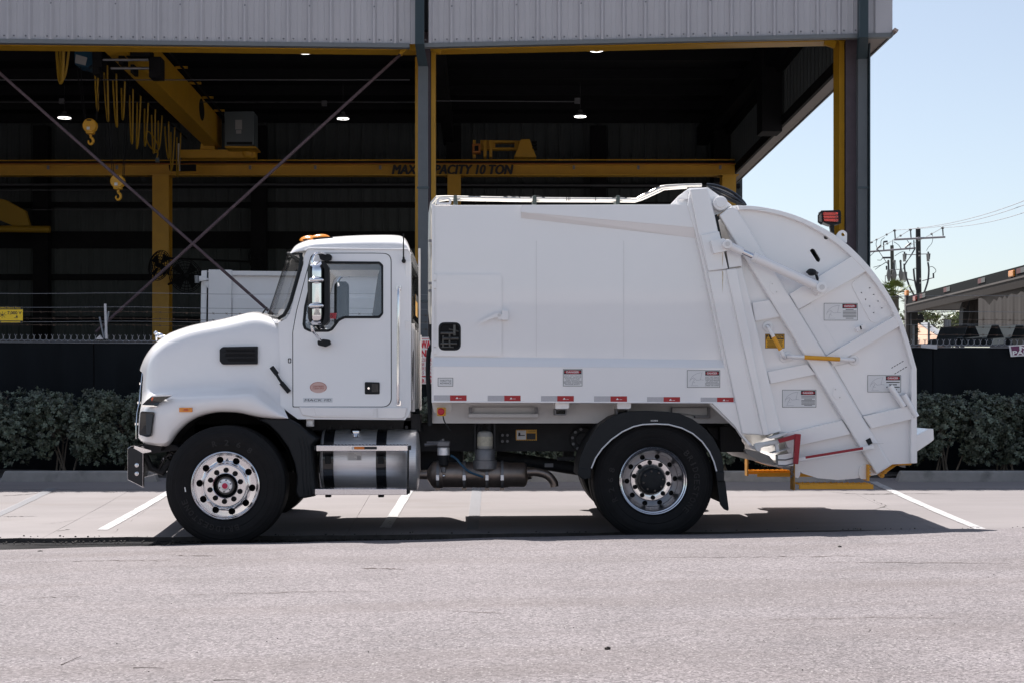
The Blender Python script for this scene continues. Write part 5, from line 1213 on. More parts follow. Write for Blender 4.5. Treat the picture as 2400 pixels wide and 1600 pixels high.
# ---------------------------------------------------------------- hood and fenders
def row(pts, N, Y, dz=0., xa=0., xb=1.):
    tab = sorted(pts); x0, x1 = tab[0][0], tab[-1][0]; sm = smooth_line([Vector((*p, 0)) for p in pts], 6); tab = [(p.x, p.y) for p in sm]
    out = []
    for i in range(N+1):
        s = i/N; x = lerp(x0, x1, s); y = interp(tab, x); p = W(*zA((x, y)), Y); p.z += dz; out.append(p)
    return out
N = 44
r_top = [(96, 690), (108, 655), (125, 625), (160, 580), (200, 546), (240, 521), (300, 498), (360, 481), (480, 457), (560, 438), (615, 425), (655, 425), (700, 437), (765, 462)]
r_sh = [(95, 705), (112, 674), (165, 610), (245, 552), (360, 509), (480, 486), (560, 468), (620, 456), (660, 455), (700, 466), (768, 490)]
r_side = [(88, 770), (120, 755), (200, 735), (300, 715), (420, 700), (560, 690), (650, 685), (768, 690)]
r_low = [(85, 845), (120, 818), (170, 806), (250, 797), (400, 788), (480, 784), (560, 775), (600, 771), (640, 778), (680, 806), (720, 838), (768, 872)]
r_ledge = [(80, 872), (120, 850), (170, 838), (250, 828), (400, 820), (480, 817), (560, 811), (600, 808), (640, 816), (690, 850), (750, 893), (796, 921)]
r_bot = [(66, 1030), (90, 1043), (120, 1050), (170, 1055), (220, 1056), (238, 1026), (258, 998), (300, 955), (340, 928), (380, 911), (430, 899), (470, 895), (520, 896), (560, 899), (640, 917), (700, 925), (760, 928), (797, 926)]
A5 = row(r_ledge, N, 12.56); A8 = row(r_bot, N, 12.555)
A6 = [a.lerp(c, .12)+Vector((0, -.025, 0)) for a, c in zip(A5, A8)]
A7 = [a.lerp(c, .55)+Vector((0, -.03, 0)) for a, c in zip(A5, A8)]
A9 = [p+Vector((0, .13, .0)) for p in A8]; A8b = [p+Vector((0, .0, .004)) for p in A8]
# plan-view rounding of the nose corner
def nose(rowp, k=1.0):
    x0 = rowp[0].x; out = []
    for p in rowp:
        d = p.x-x0; q = p.copy()
        if d < .22: q.y += k*.16*(1-d/.22)**2.2
        out.append(q)
    return out
T = row(r_top, N, 13.02)
half = [nose(A9), nose(A8), nose(A7), nose(A6), nose(A5), nose(row(r_low, N, 12.70)), nose([a.lerp(c, .5)+Vector((0, .0, 0)) for a, c in zip(row(r_low, N, 12.712), row(r_side, N, 12.72))]), nose(row(r_side, N, 12.725)), nose([a.lerp(c, .5) for a, c in zip(row(r_side, N, 12.728), row(r_sh, N, 12.745))]), nose(row(r_sh, N, 12.755), .9), nose([p+Vector((0, -.13, -.022)) for p in T], .7), T, [Vector((p.x-.03, 13.35, p.z+.02)) for p in T], [Vector((p.x-.05, YC, p.z+.028)) for p in T]]
full = half+[[Vector((p.x, far(p.y), p.z)) for p in r] for r in reversed(half[:-1])]
b = MB(); b.grid(full); hood = b.build('hood', white, truck, smooth=True, subd=1, angle=75)
b = MB(); fr = [r[0]+Vector((.006, 0, 0)) for r in full]; bk = [p+Vector((.05, 0, 0)) for p in fr]
cen = [Vector((p.x-.006, p.y, p.z)) for p in fr]
n_ = len(half); L = [r[0] for r in half]; Rr = [Vector((p.x, far(p.y), p.z)) for p in L]
b.grid([[p+Vector((.01, .03, 0)) for p in L[1:]], [Vector((p.x-.012, YC, p.z)) for p in L[1:]], [p+Vector((.01, -.03, 0)) for p in Rr[1:]]]); b.build('grille', black_pl, truck, smooth=True)
tube_px('grille_trim', zA((112, 690), (102, 770), (94, 850), (84, 900), (80, 960), (80, 1020)), [12.98, 12.95, 12.9, 12.86, 12.84, 12.84], .008, chrome, n=8)
for y in (760, 850, 950): 
    x = interp([(700, 94), (850, 78), (900, 68), (1030, 64)], y); p = W(*zA((x, y)), 12.95); MB().box((p.x+.022, YC, p.z), (.03, 1.3, .02)).build('grille_bar', chrome, truck)
# headlight, side vent, corner lamp
YHF = 12.52
hl = plate('headlight', round_poly(zA((104, 862), (128, 838), (150, 820), (246, 817), (190, 848), (176, 866)), 2), lambda u, v: 12.512+.10*max(0, (345-u)/15)**1.5*.3, .05, black_gl, truck, bevel=.003)
plate('headlight_trim', zA((150, 815), (246, 813), (246, 818), (150, 822)), 12.508, .03, white, hl)
plate('headlight_trim', zA((104, 860), (176, 864), (176, 869), (106, 868)), 12.515, .03, chrome, hl)
plate('turn_lens', zA((149, 832), (157, 822), (160, 828), (153, 842)), 12.506, .02, mat('orange_lens', (.85, .12, .02), .2, coat=.5), hl)
fl = plate('fog_lamp_bezel', round_poly(zA((98, 896), (105, 890), (165, 894), (150, 1008), (130, 1012), (92, 1000)), 4), lambda u, v: 12.515+.012*max(0, (345-u)/10), .05, black_gl, truck, bevel=.006)
plate('bezel_inset', round_poly(zA((124, 900), (158, 903), (146, 1000), (126, 1000)), 3), lambda u, v: 12.510+.01*max(0, (345-u)/10), .03, mat('smoked_plastic', (.035, .045, .055), .2), fl, bevel=.005)
mk = plate('side_marker', round_poly(zA((281, 873), (343, 873), (343, 894), (281, 894)), 1.5), 12.515, .03, amber, truck, bevel=.004)
plate('marker_core', zA((302, 879), (324, 879), (324, 888), (302, 888)), 12.513, .004, mat('amber_dark', (.6, .1, .01), .3), mk)
vt = plate('hood_vent', round_poly(zA((472, 600), (487, 588), (650, 585), (650, 669), (487, 671), (472, 655)), 2), 12.700, .06, black_pl, truck, [zA((498, 600), (638, 598), (638, 610), (506, 612)), zA((500, 620), (638, 619), (638, 632), (500, 632)), zA((506, 643), (638, 641), (638, 656), (514, 656))], bevel=.004)
plate('vent_back', zA((480, 592), (646, 590), (646, 665), (480, 667)), 12.7045, .003, dark, vt)
for y0 in (612, 633):
    b = MB(); q = [W(*zA((x, y)), Y) for x, y, Y in ((486, y0, 12.695), (646, y0-1, 12.695), (640, y0+8, 12.703), (492, y0+9, 12.703))]; b.add(q, [(0, 1, 2, 3)]); b.build('vent_slat', black_pl, vt)
# rubber hood latch
ht = tube_px('hood_latch', zA((724, 690), (752, 738), (792, 794)), 12.66, .012, black_pl, n=8)
for p, q in (((716, 682), (742, 716)), ((762, 756), (800, 800))): tube_px('latch_pad', zA(p, q), 12.655, .021, black_pl, ht, n=10)
# hood ornament
b = MB(); o = W(*zA((190, 545)), 13.25)
for d, r in (((0, 0, .02), (.035, .02, .022)), ((-.035, 0, .04), (.022, .02, .02)), ((.04, 0, .0), (.025, .02, .025)), ((-.03, -.012, 0), (.01, .01, .03)), ((.045, -.012, -.02), (.012, .01, .03))): b.ball(o+Vector(d), r, 12, 8)
b.build('hood_ornament', chrome, truck, smooth=True)
tube_px('wiper_pivot', zA((672, 436), (690, 410), (697, 404)), 13.0, .008, black_pl, n=6)
# bumper
bp = zA((38, 1064), (52, 1054), (72, 1052), (150, 1074), (150, 1082), (112, 1088), (111, 1250), (104, 1246), (38, 1212))
pn = [W(u, v, 12.66) for u, v in bp]
bl = [W(*q, 12.66) for q in zA((38, 1064), (52, 1054), (72, 1052), (72, 1062), (58, 1068), (58, 1216), (38, 1210))]
b = MB(); b.prism(bl, (0, far(12.66)-12.66, 0)); bm_ = b.build('bumper', chrome, truck, bevel=.004)
for dy in (0, far(12.66)-12.66-.05): b = MB(); b.prism([p+Vector((0, dy, 0)) for p in pn], (0, .05, 0)); b.build('bumper_end', chrome, bm_, bevel=.004)
plate('bumper_reflection', zA((40, 1066), (60, 1060), (109, 1088), (109, 1246), (40, 1211)), 12.655, .006, mat('chrome_reflection_dark', (.016, .020, .026), .18, .4), bm_, bevel=.002)  # dark reflection in the chrome painted as a thin plate
for y in (1144, 1184): b = MB(); b.lathe(W(*zA((82, y)), 12.654), (0, -1, 0), [(0, .022), (.006, .018), (.008, .012), (.016, .011), (.017, .001)], 14); b.build('bumper_bolt', chrome, bm_, smooth=True)
tube_px('tow_bracket', zA((112, 1080), (150, 1160), (200, 1180), (240, 1120)), 12.9, .03, frame_m, n=8)
plate('fender_mount', zA((100, 1048), (260, 1046), (300, 1070), (150, 1090)), 12.75, .3, frame_m, truck, bevel=.01)
tube_px('steering_link', zA((180, 1170), (215, 1105), (245, 1090)), 12.9, .014, chrome, n=8)
plate('dark_arch_backing', zA((170, 870), (700, 870), (770, 1000), (830, 1160), (780, 1180), (240, 1080)), 13.3, .02, dark, truck)  # dark sheet added behind the arch so the opening reads unlit
# wheel arch liner and rear splash guard
P = [zA(p) for p in ((205, 1075), (232, 1018), (262, 985), (300, 945), (380, 900), (470, 884), (560, 888), (650, 920), (740, 990), (800, 1080), (830, 1180))]
b = MB(); o3 = [W(u, v, 12.72) for u, v in P]; b.grid([[p+Vector((0, -.1, 0)) for p in o3], [p+Vector((0, .75, 0)) for p in o3]]); b.build('arch_liner', dark, truck, smooth=True)
plate('splash_guard', zA((655, 929), (800, 925), (842, 948), (885, 988), (930, 1020), (905, 1050), (912, 1180), (925, 1290), (846, 1304), (830, 1270), (836, 1200), (822, 1130), (795, 1062), (750, 1000), (705, 955)), 12.58, .45, black_pl, truck, bevel=.02, seg=3)
for x in (872, 890, 905): tube_px('guard_rib', zA((x-25, 1010), (x-12, 1080), (x-6, 1200), (x, 1285)), 12.585, .01, black_pl, n=6)

# ---------------------------------------------------------------- cab
def yc(u, v): return 12.655+(983-v)/400*.125
cab_out = [(723, 581), (955, 583), (962, 592), (964, 620), (963, 958), (958, 972), (949, 983), (698, 981), (676, 965), (657, 949), (655, 808), (652, 756), (671, 748), (680, 734), (711, 620), (712, 602)]
win = round_poly([zA(p) for p in ((936, 186), (1226, 188), (1243, 205), (1243, 434), (1226, 455), (1062, 455), (1036, 468), (1005, 510), (985, 519), (898, 519), (870, 506), (862, 484), (870, 400), (900, 270), (918, 205))], 2.5)
win_in = round_poly([zA(p) for p in ((950, 196), (1220, 197), (1233, 210), (1234, 430), (1220, 443), (1056, 444), (1028, 458), (997, 501), (980, 508), (902, 508), (880, 498), (873, 482), (880, 400), (908, 275), (925, 212))], 2.5)
cab = plate('cab', cab_out, yc, .05, white, truck, [win], bevel=.006, seg=3)
mirror(cab, 'cab_far_side')
dr_o = round_poly([zA(p) for p in ((920, 150), (1200, 150), (1278, 152), (1279, 868), (819, 868), (818, 520), (836, 420), (880, 252), (905, 165))], [3, 10, 38, 22, 3, 4, 4, 4, 4], 8)
seal_o = round_poly([zA(p) for p in ((918, 147), (1200, 147), (1282, 149), (1283, 871), (815.5, 871.5), (814.5, 520), (832.5, 420), (876.5, 252), (901, 163))], [3, 10, 39, 23, 3, 4, 4, 4, 4], 8)
plate('door_seal', seal_o, lambda u, v: yc(u, v)-.002, .01, dark, truck, [win])
door = plate('cab_door', dr_o, lambda u, v: yc(u, v)-.006, .0045, white, truck, [win], bevel=.0015)
plate('window_frame', win, lambda u, v: yc(u, v)-.010, .05, black_pl, door, [win_in], bevel=.004)
plate('window_glass', win_in, lambda u, v: yc(u, v)+.012, .003, glass, door)
# door details
dh = plate('door_handle', round_poly(zA((1156, 752), (1226, 754), (1226, 810), (1156, 810)), 3), yc(0, 909)-.014, .012, black_pl, door, bevel=.004)
plate('handle_paddle', round_poly(zA((1188, 760), (1220, 761), (1220, 800), (1188, 800)), 2), yc(0, 909)-.02, .008, black_gl, dh, bevel=.003)
MB().cyl(W(*zA((1174, 782)), yc(0, 909)-.018), W(*zA((1174, 782)), yc(0, 909)), .010, 14).build('lock_cylinder', chrome, dh)
plate('reflector_button', round_poly(zA((794, 641), (809, 641), (809, 664), (794, 664)), 2), yc(0, 844)-.004, .006, black_pl, truck, [round_poly(zA((797.5, 645), (805.5, 645), (805.5, 660), (797.5, 660)), 1)], bevel=.001)
bd = plate('model_badge', rect(*zA((866, 827)), *zA((1004, 848))), lambda u, v: yc(u, v)-.0085, .002, mat('badge_silver', (.62, .62, .64), .3, .5), door, bevel=.001)
mb = MB(); [(px_text(mb, 'MACK', (*zA((872+dx, 832)), *zA((954+dx, 843))), yc(0, 936)-.0105-.0004*k, shear=.15), px_text(mb, 'MD', (*zA((964+dx, 832)), *zA((997+dx, 843))), yc(0, 936)-.0105-.0004*k, shear=.2)) for k, dx in enumerate((0,))]; mb.build('lettering', ink, bd)
ci = plate('clean_idle_sticker', circle(zA((937, 778)), 40/2.0105, 32, 26/2.0105), lambda u, v: yc(u, v)-.0075, .001, mat('sticker_salmon', (.66, .45, .40), .5), door)
mb = MB(); c = zA((937, 778))
for i in range(40):
    a0, a1 = 2*math.pi*i/40, 2*math.pi*(i+.62)/40
    px_quad(mb, [(c[0]+19.8*math.cos(a0), c[1]+12.9*math.sin(a0)), (c[0]+19.8*math.cos(a1), c[1]+12.9*math.sin(a1)), (c[0]+18.3*math.cos(a1), c[1]+11.6*math.sin(a1)), (c[0]+18.3*math.cos(a0), c[1]+11.6*math.sin(a0))], yc(0, 907)-.010)
px_text(mb, 'CERTIFIED', (c[0]-13, c[1]-4.6, c[0]+13, c[1]-.9), yc(0, 907)-.010); px_text(mb, 'CLEAN IDLE', (c[0]-13, c[1]+.2, c[0]+13, c[1]+3.9), yc(0, 907)-.010); mb.build('lettering', mat('ink_brick', (.35, .06, .04), .5), ci)
st = plate('number_tag', zA((984, 431), (1024, 430), (1020, 458), (984, 456)), lambda u, v: yc(u, v)+.02, .001, mat('tag_pink', (.75, .10, .12), .5), door)
mb = MB(); px_text(mb, '16', (*zA((987, 434)), *zA((1005, 453))), yc(0, 740)+.018, bold=.01); mb.build('lettering', ink, st)
# sill below the door
plate('cab_sill', zA((845, 870), (1356, 872), (1346, 918), (1330, 926), (915, 918), (860, 908)), 12.640, .02, white, truck, bevel=.008)
plate('sill_pocket', zA((915, 874), (1205, 876), (1195, 912), (925, 912)), 12.634, .012, white, truck, bevel=.006)
plate('sill_seam', zA((1213, 874), (1214.5, 874), (1214.5, 920), (1213, 920)), 12.632, .01, white_dull, truck)
lamp2 = plate('step_lamp', zA((880, 923), (914, 923), (914, 962), (880, 962)), 12.7, .06, white_dull, truck, bevel=.003)
b = MB(); b.lathe(W(*zA((897, 945)), 12.698), (0, -1, 0), [(0, .03), (.012, .028), (.018, .02), (.02, .001)], 16); b.build('lens', mat('clear_lens', (.75, .74, .72), .15), lamp2, smooth=True)
plate('lens', zA((882, 921), (913, 921), (913, 928), (882, 928)), 12.69, .02, red_lens, lamp2)
# roof cap
zr = [(678, 588), (683, 577), (690, 571), (698, 567), (717, 561), (747, 556), (786, 552), (835, 549), (893, 547.5), (925, 548.2), (938, 550), (946, 554), (953, 562), (958, 575), (961, 586)]
zs_ = [(676, 592), (700, 588), (712, 590), (723, 582.5), (955, 584.5), (962, 590)]
b = MB(); rows_ = []
US = [677, 679, 683, 688, 695, 705, 717, 730, 747, 770, 800, 835, 870, 905, 925, 938, 946, 953, 958, 961]
for u in US:
    vt_, vs_ = interp(zr, u), max(interp(zs_, u), interp(zr, u)+.5)
    lo = W(u, vs_, 12.782); hi = W(u, vt_, 13.0); k = []
    # front corner curls towards the centre line
    cy_ = .10*max(0, (715-u)/38)**1.6; cx_ = -.0
    for j in range(9):
        a = math.pi/2*j/8; k.append(Vector((lerp(lo.x, hi.x, 1-math.cos(a)), lo.y+cy_+(.36)*(1-math.cos(a)), lerp(lo.z, hi.z, math.sin(a)**.85))))
    k.append(Vector((hi.x-.02, 13.45, hi.z+.012))); k.append(Vector((hi.x-.03, YC, hi.z+.016)))
    rows_.append(k+[Vector((p.x, far(p.y), p.z)) for p in reversed(k[:-1])])
b.grid(rows_); b.build('cab_roof', white, truck, smooth=True, subd=1, angle=80)
tube_px('drip_rail', [(715, 588), (723, 583), (955, 585), (963, 596)], 12.775, .007, white, n=8)
# windscreen: from the near pillar bulging to the centre line
edge = [(706, 594), (709, 606), (705, 632), (694, 671), (684, 706), (677, 724), (668, 739), (657, 745)]
tt = [0, .06, .2, .46, .70, .84, .95, 1]
ct, cb = W(679, 592, YC), W(632, 735, YC)
rows_ = []
for (u, v), t in zip(edge, tt):
    n0 = W(u, v, yc(u, v)+.01); c0 = ct.lerp(cb, t); r = []
    for j in range(13):
        s = j/12; yy = lerp(n0.y, YC, s); xx = lerp(n0.x, c0.x, 1-(1-s)**2.3); zz_ = lerp(n0.z, c0.z, s); r.append(Vector((xx, yy, zz_)))
    rows_.append(r+[Vector((p.x, far(p.y), p.z)) for p in reversed(r[:-1])])
b = MB(); b.grid(rows_); ws_ = b.build('windscreen', glass, truck, smooth=True)
fr_ = [r[0]+Vector((-.008, -.008, 0)) for r in rows_]; MB().tube(fr_, .017, 10).build('windscreen_frame', black_pl, ws_, smooth=True)
MB().tube([Vector((p.x, far(p.y), p.z)) for p in fr_], .017, 10).build('windscreen_frame', black_pl, ws_, smooth=True)
MB().tube([p+Vector((.004, 0, -.006)) for p in rows_[0]], .012, 8).build('windscreen_frame', black_pl, ws_, smooth=True)
MB().tube([p+Vector((-.008, 0, -.004)) for p in rows_[-1]], .016, 8).build('windscreen_frame', black_pl, ws_, smooth=True)
# cowl under the windscreen and cab floor, firewall
bt = rows_[-1]; b = MB(); b.grid([[p+Vector((-.02, 0, .0)) for p in bt], [Vector((p.x-.16 if abs(p.y-YC) < .7 else p.x-.02, p.y, p.z-.05)) for p in bt]]); b.build('cowl', white, truck, smooth=True)
x0 = W(655, 0, 12.7).x; zf = W(0, 978, 12.7).z
MB().box2((x0+.02, 12.74, zf), (W(960, 0, 12.7).x, far(12.72), zf+.06)).build('cab_floor', frame_m, truck)
MB().box2((x0+.02, 12.86, zf), (x0+.06, far(12.86), W(0, 748, 12.7).z)).build('firewall', trim_m, truck)
# back wall with window
xb = W(962, 0, 12.72).x
def bwall(mb, y0, z0, y1, z1, t=.05): mb.box2((xb-t, y0, z0), (xb, y1, z1))
zt_, zb_, zw0, zw1 = W(0, 592, 12.8).z, zf, W(0, 752, 12.75).z, W(0, 612, 12.78).z
mb = MB(); bwall(mb, 12.72, zb_, far(12.72), zw0); bwall(mb, 12.80, zw1, far(12.80), zt_); bwall(mb, 12.76, zw0, 12.92, zw1); bwall(mb, far(12.92), zw0, far(12.76), zw1)
bw = mb.build('cab_back', white, truck, bevel=.006)
mb = MB(); 
for a in ((12.92, zw0, 12.95, zw1), (far(12.95), zw0, far(12.92), zw1), (12.95, zw0, far(12.95), zw0+.03), (12.95, zw1-.03, far(12.95), zw1)): mb.box2((xb-.03, a[0], a[1]), (xb+.008, a[2], a[3]))
mb.build('rear_window_frame', black_pl, bw); mb = MB(); mb.quad((xb-.01, 12.94, zw0), (xb-.01, far(12.94), zw0), (xb-.01, far(12.94), zw1), (xb-.01, 12.94, zw1)); mb.build('rear_window', glass, bw)
for y in (12.95, 13.35, 13.8, 14.3):
    MB().box2((xb, y, zb_+.05), (xb+.03, y+.08, zw0-.06)).build('back_rib', white, bw, bevel=.006)
mb = MB(); zz0 = W(0, 742, 13.6).z; mb.box2((xb+.010, 13.45, zz0), (xb+.012, 13.85, zz0+.20)); bs = mb.build('warning_label', sticker_y, bw)
mb = MB(); mb.box2((xb+.0121, 13.45, zz0+.14), (xb+.014, 13.85, zz0+.20)); mb.build('print', ink, bs)
tube_px('exhaust_guard', zA((1380, 480), (1380, 560), (1378, 760), (1376, 840)), 12.95, .02, chrome, n=8)
tube_px('air_lines', zA((1395, 880), (1405, 940), (1415, 990)), 13.1, .035, black_pl, n=8)
plate('cab_mount', zA((1340, 900), (1420, 905), (1420, 985), (1330, 985)), 13.0, .3, frame_m, truck, bevel=.01)
# interior
def seat(Y):
    p = W(842, 800, Y)
    s = MB().box((p.x, Y+.25, p.z), (.5, .48, .14)).build('seat', seat_m, truck, bevel=.04, seg=3)
    b_ = MB(); b_.box((p.x+.20, Y+.25, p.z+.36), (.13, .46, .66), Matrix.Rotation(R(8), 3, 'Y')); b_.build('backrest', seat_m, s, bevel=.05, seg=3)
    MB().box((p.x+.22, Y+.25, p.z-.25), (.4, .4, .35)).build('seat_base', trim_m, s)
seat(12.86); seat(13.92)
plate('dashboard', zA((800, 470), (860, 465), (905, 500), (930, 560), (930, 640), (800, 640)), 12.82, 1.6, trim_m, truck, bevel=.03, seg=3)
b = MB(); c = W(*zA((930, 470)), 13.1); ax = Vector((-.75, 0, -.5)).normalized(); aa = Vector((0, 1, 0)); bb = ax.cross(aa)
b.tube([c+(aa*math.cos(2*math.pi*k/28)+bb*math.sin(2*math.pi*k/28))*.22 for k in range(29)], .016, 8); b.tube([c, c+ax*.3], .03, 8)
for k in range(3): b.tube([c, c+(aa*math.cos(2*math.pi*k/3+.5)+bb*math.sin(2*math.pi*k/3+.5))*.22], .012, 6)
b.build('steering_wheel', black_pl, truck, smooth=True)
mb = MB(); p = [W(*zS(q), 13.05) for q in ((268, 1005), (340, 990), (336, 1058), (265, 1065))]; mb.add(p, [(0, 1, 2, 3)]); wl = mb.build('windscreen_label', sticker_w, ws_)
MB().box2((W(725, 0, 12.9).x, 12.86, W(0, 600, 12.9).z), (xb-.05, far(12.86), W(0, 596, 12.9).z)).build('headliner', trim_m, truck)
MB().box2((xb-.09, 12.82, zw0-.3), (xb-.055, far(12.82), zw0-.02)).build('back_trim', trim_m, truck)
# roof beacons and antenna
for (u, v, Y, rx, ry, rz) in ((755, 560, 12.98, .095, .07, .052), (731, 563, 13.35, .085, .07, .045), (728, 562, 13.72, .085, .07, .05)):
    p = W(u, v, Y); b = MB(); n1, n2 = 20, 10; rws = []
    for j in range(n2+1):
        a = math.pi/2*j/n2; rws.append([p+Vector((rx*math.cos(a)*math.cos(2*math.pi*i/n1)*(1.25 if math.cos(2*math.pi*i/n1) < 0 else .9), ry*math.cos(a)*math.sin(2*math.pi*i/n1), rz*math.sin(a)-.01)) for i in range(n1)])
    b.loft(rws, True, False); mk_ = b.build('roof_marker', amber, truck, smooth=True)
    plate('marker_base', [(u-22, v-1.5), (u+24, v-5), (u+24, v-2), (u-20, v+2)], Y-.075, .15, black_pl, mk_)
an = tube_px('antenna', zS((1766, 92), (1768, 370)), 12.74, [.006, .007], black_pl, n=6)
MB().tube([W(*zS((1768, 370)), 12.74), W(*zS((1770, 415)), 12.74)], [.009, .012], 8).build('antenna_base', black_pl, an, smooth=True); MB().ball(W(*zS((1771, 420)), 12.745), .019).build('antenna_foot', black_pl, an, smooth=True)
# mirror
YM = 12.42
mo = round_poly(zA((892, 205), (905, 190), (950, 186), (972, 195), (984, 215), (986, 465), (972, 482), (940, 488), (905, 478), (890, 455)), 4)
x0, x1, y0, y1 = 889, 972, 188, 486; rws = []
for j in range(21):
    t = j/20; a_ = math.pi*(t-.5); yy = (y0+y1)/2-(y1-y0)/2*math.copysign(abs(math.sin(a_))**.55, -math.sin(a_)) if 0 else lerp(y0, y1, t); e = min(1, min(t, 1-t)/.12); w_ = (1-(1-e)**2.2)**.5; r = []
    for i in range(17):
        s_ = 2*i/16-1; hx = (x1-x0)/2*(.55+.45*w_); r.append(W(*zA(((x0+x1)/2+hx*s_, yy)), YM+.10*(1-w_*(1-abs(s_)**2.6)**.6)))
    rws.append(r)
mir = MB().grid(rws).build('door_mirror', chrome, truck, smooth=True, angle=80)
plate('mirror_back', round_poly(zA((948, 188), (972, 194), (986, 212), (987, 468), (972, 486), (948, 488), (960, 470), (966, 440), (966, 225)), 3), YM-.004, .11, black_pl, mir, bevel=.012, seg=3)
plate('mirror_glass', round_poly(zA((886, 215), (893, 200), (900, 205), (902, 455), (897, 478), (888, 455)), 2), YM+.01, .08, black_gl, mir, bevel=.01)
for y in (275, 397):
    c = W(*zA((928, y)), YM-.01); b = MB(); b.ball(c, (.070, .05, .030), 20, 10); b.build('spot_mirror', chrome, mir, smooth=True)
tube_px('mirror_arm', zA((912, 215), (910, 180), (922, 154), (945, 150), (975, 158)), [12.46, 12.46, 12.48, 12.58, 12.72], .0135, chrome, mir, n=10, sm=4)
tube_px('mirror_arm', zA((906, 488), (912, 515), (935, 545), (962, 570)), [12.46, 12.47, 12.55, 12.65], .0135, chrome, mir, n=10, sm=4)
plate('mirror_bracket', round_poly(zA((938, 152), (990, 152), (1000, 160), (998, 178), (975, 186), (945, 178)), 3), 12.70, .06, black_pl, mir, bevel=.006)
plate('mirror_bracket', round_poly(zA((932, 560), (960, 552), (990, 556), (996, 575), (970, 588), (935, 580)), 3), 12.61, .06, black_pl, mir, bevel=.006)
mf = mirror(mir); mf.data.materials.clear(); mf.data.materials.append(black_pl)
for nm in ('mirror_back',):
    pass
for pth in (((912, 215), (910, 180), (945, 150), (975, 158)), ((906, 488), (935, 545), (962, 570))):
    t_ = tube_px('mirror_arm', zA(*pth), 12.5, .013, chrome, mf, n=8, sm=3)
    for v in t_.data.vertices: v.co.y = far(v.co.y)
# grab handle behind the door
P = [W(*zA((1316, 310)), 12.70), W(*zA((1316, 322)), 12.64), W(*zA((1315, 350)), 12.60), W(*zA((1313, 600)), 12.595), W(*zA((1312, 830)), 12.60), W(*zA((1312, 850)), 12.66)]
gh = MB().tube(smooth_line(P, 4), .0135, 12).build('grab_handle', chrome, truck, smooth=True)
for y, Y in ((315, yc(0, 676)), (852, yc(0, 944))):
    e = plate('handle_base', round_poly(zA((1306, y-13), (1326, y-13), (1326, y+12), (1306, y+12)), 3), Y-.015, .02, chrome, gh, bevel=.003)
plate('handle_strip', zS((1945, 268), (1970, 268), (1970, 1381), (1950, 1381)), 12.95, .02, white_dull, truck)

# ================================================================== fence, hedge and the plot beyond
YFE = 18.7
def vtop(u): return 800+u/2400*13
screen_m = mat('privacy_screen', (.008, .010, .0125), .85, spec=.12, var=.35, vscale=2.5, bump=.12, bscale=3, stretch=(1, 1, .25))
wire_m = mat('fence_wire', (.30, .30, .31), .45, .6)
wire_d = mat('rusty_barb', (.10, .07, .055), .7)
pvc = mat('pvc_white', (.50, .50, .53), .5)
fence = thing('chain_link_fence', (0, YFE, .3), 'chain-link fence with black privacy screen running behind the hedge', 'fence')
us = [-60+i*281 for i in range(10)]
for i in range(len(us)-1):
    u0, u1 = us[i], us[i+1]-3; mb = MB(); rws = []
    n = 24
    for k in range(n+1):
        u = lerp(u0, u1, k/n); r = []
        for j in range(7):
            t = j/6; p = W(u, vtop(u)+1.5*math.sin(math.pi*k/n)*(1 if j == 0 else 0), YFE); z = lerp(p.z, .3, t); r.append(Vector((p.x, YFE+.012*math.sin(k*.9+i)*math.sin(math.pi*t)+.008*math.sin(k*2.3+j), z)))
        rws.append(r)
    mb.grid(rws); mb.build('privacy_screen', screen_m, fence, smooth=True)
    p = W(u1+1.5, vtop(u1)-4, YFE+.06); MB().cyl((p.x, p.y, .2), p, .03, 10).build('post', dark_steel, fence, smooth=True)
MB().tube([W(u, vtop(u)+2, YFE-.012) for u in range(-60, 2480, 60)], .006, 6).build('tension_wire', wire_m, fence)
MB().tube([W(u, vtop(u)-2.5, YFE+.02) for u in range(-60, 2480, 60)], .012, 6).build('top_rail', galv, fence)
mb = MB(); u = -50
while u < 2460:
    v = vtop(u); pts = [(u-7.2, v-1), (u, v-7), (u+7.2, v-1)]
    mb.tube([W(*q, YFE) for q in pts], .0045, 5)
    mb.tube([W(u, v-6.5, YFE), W(u+.6, v-13, YFE+.004)], .006, 5)
    mb.tube([W(u+.3, v-12, YFE), W(u-3, v-17, YFE)], .0042, 4); mb.tube([W(u+.3, v-12, YFE), W(u+3.4, v-16.5, YFE)], .0042, 4)
    u += 14.4
tag(mb.build('mesh_knuckles', wire_m, fence), kind='stuff')
def strand(v0, v1, Y, barbed, r=.0028, m=None):
    P = []; 
    for k in range(41): u = lerp(-60, 2460, k/40); P.append(W(u, lerp(v0, v1, k/40)+1.2*math.sin(k*.8), Y))
    w_ = MB().tube(P, r, 5).build('barbed_wire' if barbed else 'electric_wire', m or (wire_d if barbed else wire_m), fence)
    if barbed:
        mb = MB()
        for k in range(82):
            u = lerp(-60, 2460, k/81); t = k/81*40; p = W(u, lerp(v0, v1, t/40)+1.2*math.sin(t*.8), Y)
            mb.tube([p+Vector((-.012, -.008, .014)), p, p+Vector((.012, .008, -.014))], .0025, 4); mb.tube([p+Vector((.012, -.008, .012)), p+Vector((-.012, .008, -.012))], .0025, 4)
        tag(mb.build('barbs', wire_d, w_), kind='stuff')
for v0, v1, bb in ((687, 695, 0), (719, 733, 0), (753, 762, 0), (729, 752, 1), (744, 770, 1), (759, 788, 1)): strand(v0, v1, YFE+(.10 if bb else .03), bb)
MB().cyl(W(*zK((889, 335)), YFE-.04), W(*zK((878, 44)), YFE-.04), .016, 10).build('wire_stake', pvc, fence)
for a, c in (((870, 335), (832, 155)), ((868, 330), (908, 110))): MB().cyl(W(*zK(a), YFE+.0), W(*zK(c), YFE+.08), .013, 8).build('barb_arm', galv, fence)
